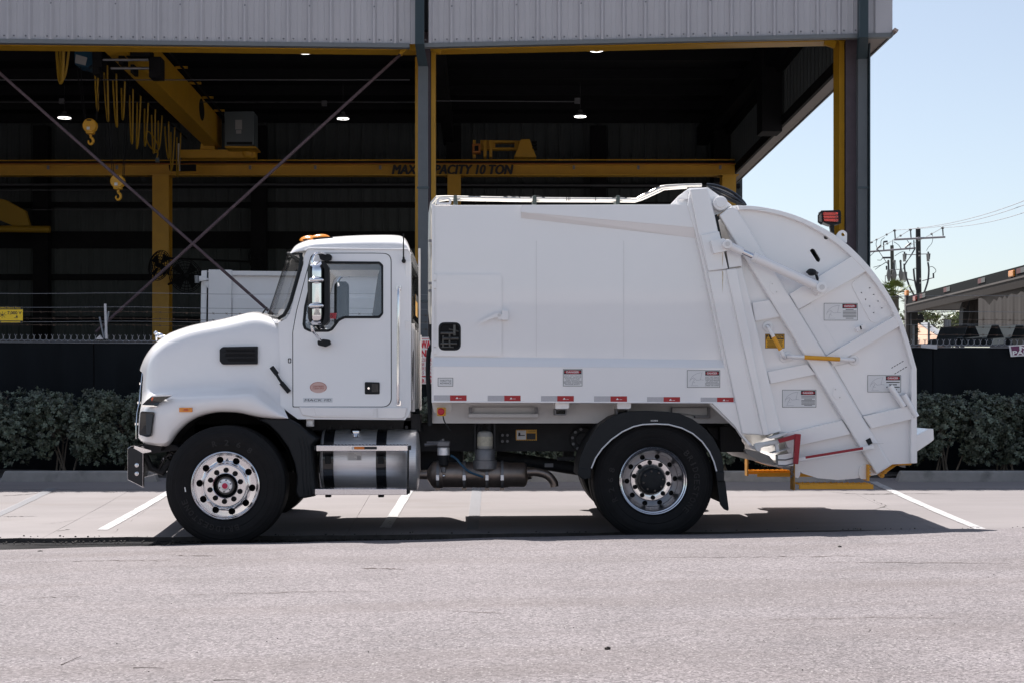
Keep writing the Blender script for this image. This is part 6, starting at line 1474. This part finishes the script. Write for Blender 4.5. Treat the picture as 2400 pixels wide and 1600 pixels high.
plate('post_cap', zK((798, 338), (830, 304), (862, 338)), YFE-.03, .05, pvc, fence)
# signs on the fence
sy = mat('sign_yellow', (.74, .50, .01), .45); sw = mat('sign_white', (.72, .71, .72), .45); sr = mat('sign_red', (.55, .008, .03), .45); spur = mat('sign_purple', (.13, .018, .085), .45)
x0, y0, x1, y1 = *zK((-60, 66)), *zK((190, 206))
vs_ = plate('voltage_sign', rect(x0, y0, x1, y1), YFE-.07, .004, sy, None); tag(vs_, 'yellow high-voltage warning sign on the fence wires at far left', 'sign')
mb = MB(); px_quad(mb, rect(x0, y0, x1, zK((0, 92))[1]), YFE-.072); px_quad(mb, rect(x0, zK((0, 184))[1], x1, y1), YFE-.072); px_text(mb, '7,000 V', (*zK((62, 107)), *zK((180, 138))), YFE-.072, bold=.02)
px_quad(mb, zK((118, 160), (150, 160), (150, 164), (118, 164)), YFE-.072); px_quad(mb, circle(zK((140, 150)), 2.2, 8), YFE-.072)
for a in range(8): px_quad(mb, band(zK((18, 138)), zK((18+36*math.cos(a*.8), 138+30*math.sin(a*.8))), .9), YFE-.072)
mb.build('lettering', ink, vs_)
mb = MB(); px_text(mb, 'WARNING Electric Fence', (*zK((-40, 71)), *zK((172, 86))), YFE-.074); px_quad(mb, rect(*zK((5, 192)), *zK((170, 199))), YFE-.074); mb.build('lettering', sy, vs_)
tow = plate('tow_sign', rect(938, 790, 1040, 899), YFE-.06, .004, sw, None); tag(tow, 'white sign with red lettering seen between cab and body', 'sign')
mb = MB(); Yt = YFE-.062
for s, bx, bo in (('TOW AWAY', (944.5, 798, 1016, 816), .015), ('ZONE', (963, 819, 1007, 836), .015), ('UNAUTHORIZED VEHICLES', (948, 839, 1034, 846.5), 0), ('WILL BE TOWED', (962, 849, 1032, 856.5), 0), ('AT OWNERS EXPENSE', (950, 859, 1034, 866.5), 0), ('24 HOURS 7 DAYS', (952, 869, 1026, 876), 0), ('towing', (978, 878, 1016, 885), .02), ('3-55', (988, 887, 1012, 894), .02)): [px_text(mb, s, (bx[0]+dx, bx[1], bx[2]+dx, bx[3]), Yt-.0005*k) for k, dx in enumerate((0, .9, -.9) if bo else (0,))]
for r in (rect(947, 793, 1037, 794.4), rect(947, 895, 1037, 896.4)): px_quad(mb, r, Yt)
mb.build('lettering', sr, tow)
q = zL((1715, 1262), (2330, 1225), (2355, 1385), (1742, 1420)); np_ = plate('no_parking_sign', q, YFE-.06, .004, sw, None); tag(np_, 'white and purple no-parking sign on the fence at right edge', 'sign')
mb = MB(); px_quad(mb, zL((1742, 1275), (2310, 1240), (2330, 1375), (1768, 1400)), YFE-.062); mb.build('colour_field', spur, np_)
mb = MB(); Yn = YFE-.064
c = W(*zL((2010, 1292)), Yn); rt = W(*zL((2160, 1283)), Yn)-W(*zL((1870, 1300)), Yn); put_text(mb, 'NO', c, rt, W(*zL((1870, 1266)), Yn)-W(*zL((1875, 1328)), Yn), bold=.04)
c = W(*zL((2040, 1355)), Yn); rt = W(*zL((2310, 1345)), Yn)-W(*zL((1768, 1370)), Yn); put_text(mb, 'PARKING', c, rt, W(*zL((1768, 1338)), Yn)-W(*zL((1773, 1400)), Yn), bold=.035); mb.build('lettering', ink_w, np_)
tg_ = plate('blank_sign', zL((475, 1238), (705, 1253), (702, 1312), (474, 1290)), YFE-.06, .004, pvc, None); tag(tg_, 'small blank white plate on the fence behind the tailgate', 'sign')

# ------------------------------------------------------------------ hedge of separate shrubs
def leaf_mat(name, col):
    m = mat(name, col, .42); n = m.node_tree.nodes; l = m.node_tree.links; b = n['Principled BSDF']
    g = n.new('ShaderNodeNewGeometry'); hs = n.new('ShaderNodeHueSaturation'); hs.inputs['Color'].default_value = (*col, 1)
    r = n.new('ShaderNodeMapRange'); r.inputs[3].default_value = .45; r.inputs[4].default_value = 1.6; l.new(g.outputs['Random Per Island'], r.inputs[0]); l.new(r.outputs[0], hs.inputs['Value'])
    r2 = n.new('ShaderNodeMapRange'); r2.inputs[3].default_value = .475; r2.inputs[4].default_value = .515; l.new(g.outputs['Random Per Island'], r2.inputs[0]); l.new(r2.outputs[0], hs.inputs['Hue'])
    l.new(hs.outputs[0], b.inputs['Base Color']); b.inputs['Transmission Weight'].default_value = 0; return m
leaf_m = leaf_mat('shrub_leaf', (.085, .105, .078)); stem_m = mat('shrub_stem', (.13, .11, .09), .85, var=.2, vscale=20)
def leaf(mb, base, d, up, L, w):
    """obovate leaf folded along its midrib"""
    s = d.cross(up)
    if s.length < 1e-4: s = Vector((1, 0, 0))
    s.normalize(); n_ = s.cross(d).normalized()
    P = [base, base+d*L*.35+s*w*.32+n_*w*.05, base+d*L*.72+s*w*.5+n_*w*.08, base+d*L, base+d*L*.72-s*w*.5+n_*w*.08, base+d*L*.35-s*w*.32+n_*w*.05, base+d*L*.55-n_*w*.04]
    mb.add(P, [(0, 1, 6), (1, 2, 6), (2, 3, 6), (3, 4, 6), (4, 5, 6), (5, 0, 6)])
def shrub_mesh(seed, h=.98, w=.60, dep=.42):
    rnd = random.Random(seed); mb = MB(); st = MB(); tips = []
    for k in range(7):
        a = rnd.uniform(0, 6.28); b0 = Vector((rnd.uniform(-.12, .12), rnd.uniform(-.1, .1), 0)); e = Vector((math.cos(a)*w*.7*rnd.random(), math.sin(a)*dep*.6*rnd.random(), h*rnd.uniform(.55, .85)))
        mid = b0.lerp(e, .5)+Vector((rnd.uniform(-.06, .06), rnd.uniform(-.05, .05), .04)); st.tube(smooth_line([b0, mid, e], 4), [.012-.0008*i for i in range(9)], 6)
        for q in range(3): f = mid.lerp(e, rnd.random()); st.tube([f, f+Vector((rnd.uniform(-.2, .2), rnd.uniform(-.2, .1), rnd.uniform(.05, .2)))], [.006, .003], 5)
    lumps = [(Vector((rnd.uniform(-w*.8, w*.8), rnd.uniform(-dep*.6, dep*.4), rnd.uniform(.15, h-.12))), rnd.uniform(.12, .24)) for _ in range(26)]
    n = 0
    while n < 2000:
        c, r = lumps[rnd.randrange(len(lumps))]; d = Vector((rnd.gauss(0, 1), rnd.gauss(0, 1)-.25, rnd.gauss(0, 1)+.2)).normalized(); p = c+d*r*rnd.uniform(.7, 1.05)
        if p.z > h+rnd.gauss(0, .02) or p.z < .10: continue
        if p.y > dep*.7 and rnd.random() < .6: continue
        n += 1; up = (d*.8+Vector((0, -.25, .7))).normalized(); t1 = up.orthogonal().normalized(); t2 = up.cross(t1); kk = rnd.randint(6, 8)
        for j in range(kk):
            a = 6.283*j/kk+rnd.uniform(-.3, .3); sp = rnd.uniform(.35, 1.0); dd = (up*(1.1-sp)+(t1*math.cos(a)+t2*math.sin(a))*sp).normalized(); leaf(mb, p, dd, up, rnd.uniform(.036, .055), rnd.uniform(.018, .026))
    return mb.mesh('crown', leaf_m), st.mesh('stem', stem_m, True)
meshes = [shrub_mesh(s) for s in (1, 2, 3, 4)]
SH = [(-6.95, 'hedge shrub cut by the left edge of the picture, under the yellow sign'), (-6.05, 'dense hedge shrub at left, second from the picture edge'), (-5.15, 'hedge shrub at left with bare leaning stems below, under the fence stake'), (-4.3, 'hedge shrub just in front of the truck bumper'),
      (-3.4, 'hedge shrub hidden behind the front wheel'), (-2.5, 'hedge shrub behind the fuel tank'), (-1.6, 'hedge shrub behind the cab rear'), (-.72, 'hedge shrub showing in the gap between cab and body'), (.2, 'hedge shrub behind the exhaust canister'), (1.1, 'hedge shrub behind the rear wheel'), (2.0, 'hedge shrub behind the rear mudguard'),
      (2.95, 'sparse hedge shrub with bare twigs between mud flap and yellow step'), (3.9, 'hedge shrub behind the tailgate bowl'), (4.85, 'hedge shrub behind the rear edge of the tailgate'), (5.7, 'tall hedge shrub right of the rear sill'), (6.5, 'hedge shrub at right under the no-parking sign'), (7.3, 'hedge shrub cut by the right edge of the picture')]
rnd = random.Random(9)
for i, (X, lab) in enumerate(SH):
    z = z_ap(X, 17.25)+.03; Y = 17.86+rnd.uniform(-.06, .06); s = rnd.uniform(.94, 1.03)*(1.04 if X > 5 else 1)
    sh = thing('hedge_shrub', (X, Y, z), lab, 'shrub', 'shrubs of the hedge'); cm, sm_ = meshes[i % 4]; ry = rnd.choice((0, .35, -.3, 3.14+.2))
    a = place('crown', cm, sh, (X, Y, z), (0, 0, ry), (s, s, s)); place('stem', sm_, sh, (X, Y, z), (0, 0, ry), (s, s, s))

# ------------------------------------------------------------------ power poles
wood_d = mat('pole_dark', (.020, .021, .023), .8, var=.2, vscale=3); wood_g = mat('pole_weathered', (.07, .072, .06), .85, var=.25, vscale=3); arm_m = mat('crossarm_grey', (.27, .26, .28), .7); ins_m = mat('insulator', (.05, .052, .06), .4); cer = mat('ceramic_grey', (.30, .29, .27), .5)
def pole(name, lab, Y, top, base_u, r0, r1, m):
    a = W(*top, Y); c = W(base_u, V0+20, Y); t = thing(name, (c.x, Y, .3), lab, 'utility pole', 'utility poles')
    MB().tube([Vector((c.x, Y, .2)), a], [r1, r0], 14).build('pole', m, t, smooth=True); return t
YP = 70.; pl1 = pole('utility_pole', 'dark utility pole with a tilted crossarm, tallest in the sky', YP, zM((892, 572)), zM((925, 1500))[0],   .115, .15, wood_d)
def cyl_px(name, a, c, Y, r, m, par, n=8): return MB().cyl(W(*a, Y), W(*c, Y), r, n).build(name, m, par, smooth=True)
cyl_px('crossarm', zM((562, 718)), zM((1265, 682)), YP-.25, .05, arm_m, pl1)
for x, y in ((577, 700), (795, 690), (1238, 665)):
    cyl_px('insulator', zM((x, y)), zM((x-7, y-105)), YP-.25, .032, ins_m, pl1); MB().ball(W(*zM((x-8, y-108)), YP-.25), (.08, .06, .06)).build('insulator_cap', ins_m, pl1, smooth=True)
for y in (690, 730, 885, 938, 1258, 1315): x = interp([(600, 892), (1500, 925)], y); MB().box(W(*zM((x+8, y)), YP-.25), (.08, .03, .07)).build('pole_plate', cer, pl1)
MB().cyl(W(*zM((892, 572)), YP), W(*zM((892, 550)), YP), .05, 8).build('pole_cap', cer, pl1)
cyl_px('bracket_arm', zM((720, 925)), zM((860, 925)), YP, .02, arm_m, pl1); cyl_px('bracket_arm', zM((925, 918)), zM((1045, 915)), YP, .02, arm_m, pl1)
for x in (705, 1032):
    cyl_px('arrester', zM((x-8, 915)), zM((x, 1020)), YP, .07, cer, pl1); cyl_px('arrester', zM((x+18, 910)), zM((x+10, 990)), YP, .05, ins_m, pl1); cyl_px('fuse_tip', zM((x, 885)), zM((x, 920)), YP, .04, ins_m, pl1)
cyl_px('bracket_arm', zM((750, 1262)), zM((870, 1290)), YP, .025, arm_m, pl1); cyl_px('bracket_arm', zM((950, 1285)), zM((1110, 1240)), YP, .025, arm_m, pl1); cyl_px('arrester', zM((1103, 1180)), zM((1105, 1250)), YP, .04, ins_m, pl1)
def cable(pts, Y, r, par, m=None, nm='cable'): return MB().tube(smooth_line([W(*zM(p), Y) for p in pts], 5), r, 6).build(nm, m or ins_m, par, smooth=True)
cable(((700, 1050), (710, 1150), (740, 1270), (790, 1400), (865, 1529)), YP, .045, pl1); cable(((830, 1120), (838, 1220), (855, 1330), (880, 1430)), YP, .045, pl1); cable(((1028, 1030), (1040, 1130), (1030, 1270), (1000, 1380), (960, 1490)), YP, .045, pl1)
cable(((1040, 1100), (1085, 1090), (1130, 1125), (1135, 1160), (1105, 1185)), YP, .015, pl1); cable(((1010, 870), (1030, 830), (1080, 770), (1095, 700), (1088, 650)), YP, .012, pl1); cable(((830, 1120), (850, 1110), (870, 1130)), YP, .015, pl1); cable(((850, 850), (790, 950), (720, 1040), (690, 1120)), YP, .02, pl1)
ins_g = mat('transformer_grey', (.16, .155, .145), .5)
Y2 = 84.; pl2 = pole('utility_pole', 'shorter weathered utility pole with transformers, left of the dark pole', Y2, zM((532, 798)), zM((570, 1500))[0], .10, .13, wood_g)
cyl_px('crossarm', zM((215, 885)), zM((855, 835)), Y2-.3, .055, arm_m, pl2)
for x, y in ((215, 880), (420, 862), (838, 832)): cyl_px('insulator', zM((x, y)), zM((x-4, y-105)), Y2-.3, .035, ins_m, pl2)
for p, q in (((215, 765), (265, 752)), ((415, 750), (470, 742)), ((320, 855), (380, 795)), ((715, 828), (795, 762)), ((400, 968), (515, 966))): cyl_px('string_insulator', zM(p), zM(q), Y2-.3, .055, ins_m, pl2)
for x in (482, 560, 650):
    cyl_px('bushing', zM((x, 1000)), zM((x+6, 1150)), Y2-.5, .055, ins_m, pl2); MB().ball(W(*zM((x, 1020)), Y2-.5), (.07, .07, .10)).build('bushing_cap', ins_g, pl2, smooth=True)
    MB().tube([W(*zM((x+5, 1140)), Y2-.5), W(*zM((x+6, 1210)), Y2-.5), W(*zM((x+8, 1290)), Y2-.5)], [.09, .14, .06], 12).build('transformer', ins_g, pl2, smooth=True)
cyl_px('arrester', zM((457, 1080)), zM((460, 1135)), Y2, .05, ins_m, pl2); MB().box(W(*zM((690, 1225)), Y2-.4), (.35, .3, .5)).build('switch_box', cer, pl2)
for p in (((440, 1215), (720, 1200)), ((440, 1320), (715, 1300)), ((440, 1215), (442, 1320)), ((715, 1205), (718, 1300)), ((480, 1135), (680, 1125))): cyl_px('platform_bar', zM(p[0]), zM(p[1]), Y2-.4, .022, arm_m, pl2)
for pts in (((320, 735), (315, 800), (360, 890), (470, 1050)), ((430, 690), (385, 730), (380, 790)), ((560, 750), (620, 790), (655, 840)), ((740, 725), (780, 790), (775, 880)), ((470, 1040), (440, 1035), (380, 1070), (275, 1100)), ((445, 1035), (370, 1080), (300, 1130)), ((330, 1000), (380, 1000), (400, 970)), ((850, 830), (760, 990), (690, 1110)), ((545, 720), (538, 800)), ((690, 880), (640, 900), (570, 945)), ((300, 880), (220, 955)), ((580, 1000), (590, 1120))): cable(pts, Y2-.35, .018, pl2)
# conductors
def conductor(p, q, sagp, lab, Yq=YP):
    P = []
    for k in range(21):
        t = k/20; Y = lerp(YP-.25, Yq, t); P.append(W(lerp(p[0], q[0], t), lerp(p[1], q[1], t)+sagp*4*t*(1-t), Y))
    o = MB().tube(P, .013, 5).build('power_line', mat('conductor', (.33, .33, .35), .5), None); tag(o, lab, 'power line')
conductor(zM((570, 588)), zM((2420, 155)), 14, 'topmost power line running to the right edge', 48); conductor(zM((790, 572)), zM((2420, 215)), 12, 'middle power line running to the right edge', 48); conductor(zM((1235, 552)), zM((2420, 322)), 8, 'lowest power line running to the right edge', 48)
for p, q, lab in (((565, 590), (215, 765), 'power line between the poles from the left insulator'), ((790, 575), (330, 850), 'power line between the poles from the middle insulator'), ((1232, 552), (720, 825), 'power line between the poles from the right insulator')):
    a, c = zM(p), zM(q); P = [W(lerp(a[0], c[0], k/10), lerp(a[1], c[1], k/10)+1.2*math.sin(math.pi*k/10), lerp(YP-.25, Y2-.3, k/10)) for k in range(11)]
    o = MB().tube(P, .016, 5).build('power_line', MATS['conductor'], None); tag(o, lab, 'power line')
    for t in (.35, .75): MB().ball(P[int(t*10)], .06).build('spacer', ins_m, o, smooth=True)
for (a, c, lab) in ((zL((515, 820)), zL((1075, 775)), 'distant wire seen under the trailer roof, upper'), (zL((500, 835)), zL((1090, 858)), 'distant wire seen under the trailer roof, lower')):
    tag(MB().cyl(W(*a, 75), W(*c, 75), .018, 5).build('power_line', ins_m, None), lab, 'power line')

# ------------------------------------------------------------------ curtain-sided trailer at right
ZR = (V0-648)*30/F
def ty_(v): return F*ZR/(V0-v)
trl = thing('curtain_trailer', (12.5, 34, .3), 'grey curtain-sided trailer with marker lamps at right beyond the fence', 'trailer')
pA, pB = zL((262, 700)), zL((2100, 252)); YA, YBq = ty_(pA[1]), ty_(pB[1])
rail_d = mat('trailer_rail', (.010, .012, .013), .8, 0, spec=.15); rail_t = mat('trailer_rail_light', (.05, .043, .04), .7, spec=.2)
xA, xB = W(*pA, YA).x, W(*pB, YBq).x; zR = H+ZR
def prism_rail(name, prof, m, x_in=0):
    r = [[Vector((x+dx, y, zR+dz)) for dx, dz in prof] for x, y in ((xA, YA), (xB, YBq))]
    return MB().loft(r).build(name, m, trl)
prism_rail('upper_rail', [(0, .02), (0, .24), (.25, .26), (.25, .02)], rail_d)
prism_rail('lip', [(-.03, -.02), (-.03, .02), (.2, .02), (.2, -.02)], mat('lip_light', (.11, .095, .088), .6))
prism_rail('lower_rail', [(.0, -.21), (-.02, -.02), (.2, -.02), (.2, -.21)], rail_t)
prism_rail('roof_deck', [(.2, -.12), (.2, .235), (2.6, .235), (2.6, -.12)], mat('trailer_under', (.03, .03, .034), .7))
q = [Vector((xA, YA+.05, zR-.75)), Vector((xA+2.6, YA+.05, zR-.75)), Vector((xA+2.6, YA+.05, zR-.1)), Vector((xA, YA+.05, zR-.1))]
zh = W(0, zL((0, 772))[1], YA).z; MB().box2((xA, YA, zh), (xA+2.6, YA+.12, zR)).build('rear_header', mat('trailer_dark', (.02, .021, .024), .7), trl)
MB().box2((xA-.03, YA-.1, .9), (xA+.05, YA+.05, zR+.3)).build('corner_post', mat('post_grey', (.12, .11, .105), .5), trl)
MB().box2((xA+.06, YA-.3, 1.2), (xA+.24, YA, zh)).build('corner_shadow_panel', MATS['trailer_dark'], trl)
def on_rail(uL, dz):
    u = zL((uL, 0))[0]
    # depth where the rail crosses this column of the picture
    t0, t1 = 0., 1.
    for _ in range(40):
        t = (t0+t1)/2; x, y = lerp(xA, xB, t), lerp(YA, YBq, t)
        if U0+x*F/y < u: t0 = t
        else: t1 = t
    return Vector((lerp(xA, xB, t), lerp(YA, YBq, t), zR+dz)), t
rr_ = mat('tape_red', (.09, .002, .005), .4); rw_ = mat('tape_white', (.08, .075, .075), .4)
for a, m_, c in ((375, 'r', 425), (460, 'r', 498), (498, 'w', 540), (798, 'r', 840), (840, 'w', 888), (1283, 'r', 1332), (1332, 'w', 1385), (1828, 'r', 1888), (1888, 'w', 1960)):
    p, _ = on_rail(a, .10); e, _ = on_rail(c, .10); MB().add([p+Vector((-.012, 0, -.01)), e+Vector((-.012, 0, -.01)), e+Vector((-.012, 0, .10)), p+Vector((-.012, 0, .10))], [(0, 1, 2, 3)]).build('reflective_tape', rr_ if m_ == 'r' else rw_, trl)
for a, w_, z_ in ((1735, 66, .12), (238, 52, .33), (380, 34, .12)):
    p, _ = on_rail(a, z_); e, _ = on_rail(a+w_, z_); mb = MB(); mb.box2((p.x-.05, min(p.y, e.y), p.z-.07), (p.x+.03, max(p.y, e.y), p.z+.07)); mb.build('marker_lamp', red_lens if a == 380 else amber, trl, bevel=.02)
# curtain: gathered fabric hanging from the rail
cur = mat('curtain_fabric', (.040, .034, .032), .85, var=.12, vscale=3); rws = []
topv = [(1285, 600), (1325, 598), (1380, 625), (1440, 700), (1505, 610), (1545, 640), (1580, 580), (1625, 610), (1660, 560), (1690, 610), (1720, 555), (1750, 535), (1830, 550), (1890, 500), (1930, 520), (2000, 480), (2100, 500)]
for k in range(121):
    xL = lerp(1285, 2100, k/120); p, t = on_rail(xL, 0); off = .03*math.sin(k*.30)+.012*math.sin(k*.8+1); col_ = []
    for j in range(9):
        s = j/8; v = lerp(interp(topv, xL), 1030, s); Y = p.y-off*(.4+.6*s); col_.append(W(zL((xL, 0))[0], zL((0, v))[1], Y))
    rws.append(col_)
MB().grid(rws).build('curtain', cur, trl, smooth=True)
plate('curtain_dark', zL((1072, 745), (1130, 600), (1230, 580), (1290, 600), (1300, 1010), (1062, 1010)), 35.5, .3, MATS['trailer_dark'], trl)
for a, c, r in (((1125, 600), (1080, 740), .06), ((1235, 585), (1150, 980), .05), ((1268, 580), (1215, 980), .06), ((1195, 640), (1175, 790), .05)): MB().cyl(W(*zL(a), 35.2), W(*zL(c), 35.2), r, 8).build('curtain_fold', cur, trl, smooth=True)
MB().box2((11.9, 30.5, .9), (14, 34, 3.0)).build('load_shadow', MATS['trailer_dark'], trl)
# folded steel sections stacked behind the fence
fs_m = mat('slate_steel', (.055, .068, .078), .45, .3, var=.1, vscale=5)
def folded(pts, Y, lab, L=.8, back=(-60, 25)):
    P = zL(*pts); a = [W(u, v, Y) for u, v in P]; c = [p+Vector((-.16, L, 0)) for p in a]
    o = MB(); 
    for q in range(len(a)-1):
        d = Vector((0, 0, .012)); o.add([a[q], a[q+1], c[q+1], c[q], a[q]+d, a[q+1]+d, c[q+1]+d, c[q]+d], [(0, 1, 2, 3), (4, 5, 6, 7), (0, 1, 5, 4), (2, 3, 7, 6), (1, 2, 6, 5), (0, 3, 7, 4)])
    tag(o.build('folded_steel_section', fs_m), lab, 'steel section', 'folded steel sections behind the fence')
folded(((1075, 1145), (1135, 987), (1235, 987), (1302, 1140)), 22, 'dark folded steel section, left one of the upper row behind the fence')
folded(((1405, 1150), (1475, 985), (1570, 987), (1645, 1150)), 22, 'dark folded steel section, middle one of the upper row behind the fence')
folded(((1750, 1150), (1815, 990), (1920, 990), (1990, 1150)), 22, 'dark folded steel section at the right edge behind the fence')
folded(((930, 1245), (985, 1160), (1060, 1160), (1110, 1250)), 21.6, 'small dark folded steel section low behind the fence, left', .8); folded(((1310, 1250), (1340, 1165), (1400, 1165), (1450, 1250)), 21.6, 'small dark folded steel section low behind the fence, middle', .8); folded(((1640, 1250), (1670, 1165), (1730, 1165), (1780, 1250)), 21.6, 'small dark folded steel section low behind the fence, right', .8)
# ------------------------------------------------------------------ house, palms and tree in the distance
tile = mat('tan_roof', (.40, .25, .17), .8, var=.2, vscale=1.5); groof = mat('grey_roof', (.20, .21, .23), .6)
hs_ = thing('house', W(2150, 800, 52), 'low house with a tan sunlit roof seen under the trailer', 'house')
def roof_poly(name, pts, m, dep=3.): 
    a = [W(*zL(p), Y) for p, Y in pts]; MB().prism(a, (0, .05, -.2)).build(name, m, hs_)
roof_poly('roof', (((300, 900), 58), ((400, 930), 58), ((690, 1120), 50), ((900, 1155), 50), ((900, 1230), 49), ((300, 1240), 49)), tile)
roof_poly('roof_wing', (((470, 945), 60), ((560, 940), 60), ((875, 1140), 56), ((760, 1140), 56), ((600, 1060), 57)), groof)
a, c = W(*zL((300, 1240)), 50), W(*zL((900, 1235)), 50); MB().box2((a.x, 50, .3), (c.x, 53, a.z)).build('wall', mat('house_wall', (.45, .38, .33), .8), hs_)
for x in (640, 600): cyl_ = MB().cyl(W(*zL((x, 1075)), 54), W(*zL((x+10, 1085)), 54), .06, 8).build('roof_vent', cer, hs_)
for x, y0, lab in ((365, 985, 'thin galvanised post left of the house'), (585, 940, 'thin galvanised post in front of the house'), (825, 900, 'thicker galvanised post right of the house'), (865, 905, 'galvanised post standing behind its neighbour right of the house')): tag(MB().cyl(W(*zL((x, y0)), 30), Vector((W(*zL((x, 0)), 30).x, 30, .3)), .025 if x < 800 else .05, 8).build('steel_post', galv, None, smooth=True), lab, 'post')
tag(plate('black_drum', round_poly(zL((425, 850), (455, 820), (495, 825), (515, 870), (505, 935), (470, 950), (435, 930)), 3), 62, 1.2, dark, None, bevel=.1), 'round black object hanging on the dark utility pole', 'float')
frond_m = leaf_mat('palm_frond', (.10, .13, .03)); trunk_m = mat('palm_trunk', (.10, .085, .07), .9, var=.25, vscale=6)
def palm(name, crown, Y, R0, n, lab, dark_=1.0, seed=1):
    rnd = random.Random(seed); c = W(*crown, Y); t = thing(name, (c.x, Y, .3), lab, 'palm tree'); s = Y/F*R0
    MB().tube([Vector((c.x+.1, Y, .2)), Vector((c.x, Y, c.z*.6)), c], [.24, .17, .15], 12).build('trunk', trunk_m, t, smooth=True)
    mb = MB()
    for k in range(n):
        az = rnd.uniform(0, 6.283); el = rnd.uniform(-.5, 1.2); L = s*rnd.uniform(.55, .7); d0 = Vector((math.cos(az)*math.cos(el), math.sin(az)*math.cos(el), math.sin(el))); tip = c+d0*L
        mb.tube([c, tip], [.02, .012], 4); sd = d0.cross(Vector((0, 0, 1))); sd = sd.normalized() if sd.length > .01 else Vector((1, 0, 0)); up = sd.cross(d0)
        for j in range(19):
            a = -1.9+3.8*j/18; dd = (d0*math.cos(a)+sd*math.sin(a)+up*rnd.uniform(-.15, .15)).normalized(); l = s*.5*rnd.uniform(.8, 1.05); e = tip+dd*l+Vector((0, 0, -.25*l*rnd.random())); w = .035*s; b_ = tip+dd*l*.45; nrm = dd.cross(up).normalized()*w
            mb.add([tip, b_+nrm*.7, e, b_-nrm*.7], [(0, 1, 2, 3)])
    mb.build('crown', frond_m, t)
palm('fan_palm', zL((110, 560)), 62, 46, 34, 'green fan palm behind the rounded tailgate edge', seed=3)
palm('fan_palm', zL((640, 985)), 66, 36, 24, 'low fan palm seen under the trailer roof', seed=5)
palm('fan_palm', zL((310, 1130)), 46, 30, 22, 'yellowish palm close behind the tailgate edge above the fence', seed=8)
tl_m = leaf_mat('tree_leaf', (.09, .11, .035))
def small_tree(c, Y, rx, rz, lab, seed):
    rnd = random.Random(seed); p = W(*c, Y); t = thing('leafy_tree', (p.x, Y, .3), lab, 'tree'); sx, sz = rx*Y/F, rz*Y/F
    br = MB(); br.tube([Vector((p.x, Y, .2)), Vector((p.x+.1, Y, p.z-sz*.6))], [.12, .08], 8)
    lumps = [Vector((p.x+rnd.uniform(-1, 1)*sx, Y+rnd.uniform(-1, 1), p.z+rnd.uniform(-1, .8)*sz)) for _ in range(9)]
    for q in lumps: br.tube([Vector((p.x+.1, Y, p.z-sz*.7)), q], [.05, .015], 6)
    br.build('trunk', trunk_m, t, smooth=True); mb = MB()
    for _ in range(900):
        q = lumps[rnd.randrange(9)]+Vector((rnd.gauss(0, .25), rnd.gauss(0, .25), rnd.gauss(0, .22))); d = Vector((rnd.gauss(0, 1), rnd.gauss(0, 1), rnd.gauss(0, 1))).normalized(); leaf(mb, q, d, Vector((0, 0, 1)), .16, .09)
    mb.build('crown', tl_m, t)
small_tree(zL((960, 960)), 60, 22, 18, 'small leafy tree right of the low palm', 4)
small_tree(zL((1030, 950)), 58, 10, 12, 'pale green leafy tree beside the dark curtain', 6)
small_tree(zL((440, 830)), 64, 12, 10, 'dark leafy tree beside the pole under the trailer end', 8)

# ------------------------------------------------------------------ low building across the street (it shows only as reflections in the paint, glass and chrome)
opp = thing('street_building', (0, -16, 0), 'low cream building across the street, showing only in reflections', 'building')
cream = mat('cream_stucco', (.62, .58, .54), .8, var=.08, vscale=.7); zo = .12
MB().box2((-34, -24, -.3), (34, -14, zo+3.5)).build('wall', cream, opp)
MB().box2((-34.2, -24.2, zo+3.5), (34.2, -13.8, zo+3.62)).build('roof_edge', dark_steel, opp)
MB().box2((-34, -24, zo+3.62), (34, -14, zo+3.95)).build('parapet', cream, opp)
MB().box2((-34.1, -13.98, zo+3.15), (34.1, -13.6, zo+3.25)).build('awning', galv, opp)
for x in (-22, -13, -4.5, 4, 12.5, 21):
    d = MB().box2((x-1.8, -14.02, zo), (x+1.8, -13.97, zo+2.7)).build('roll_up_door', mat('door_grey', (.22, .23, .25), .6), opp)
    for k in range(8): MB().box2((x-1.75, -13.97, zo+.3+k*.3), (x+1.75, -13.955, zo+.33+k*.3)).build('door_slat', galv, d)
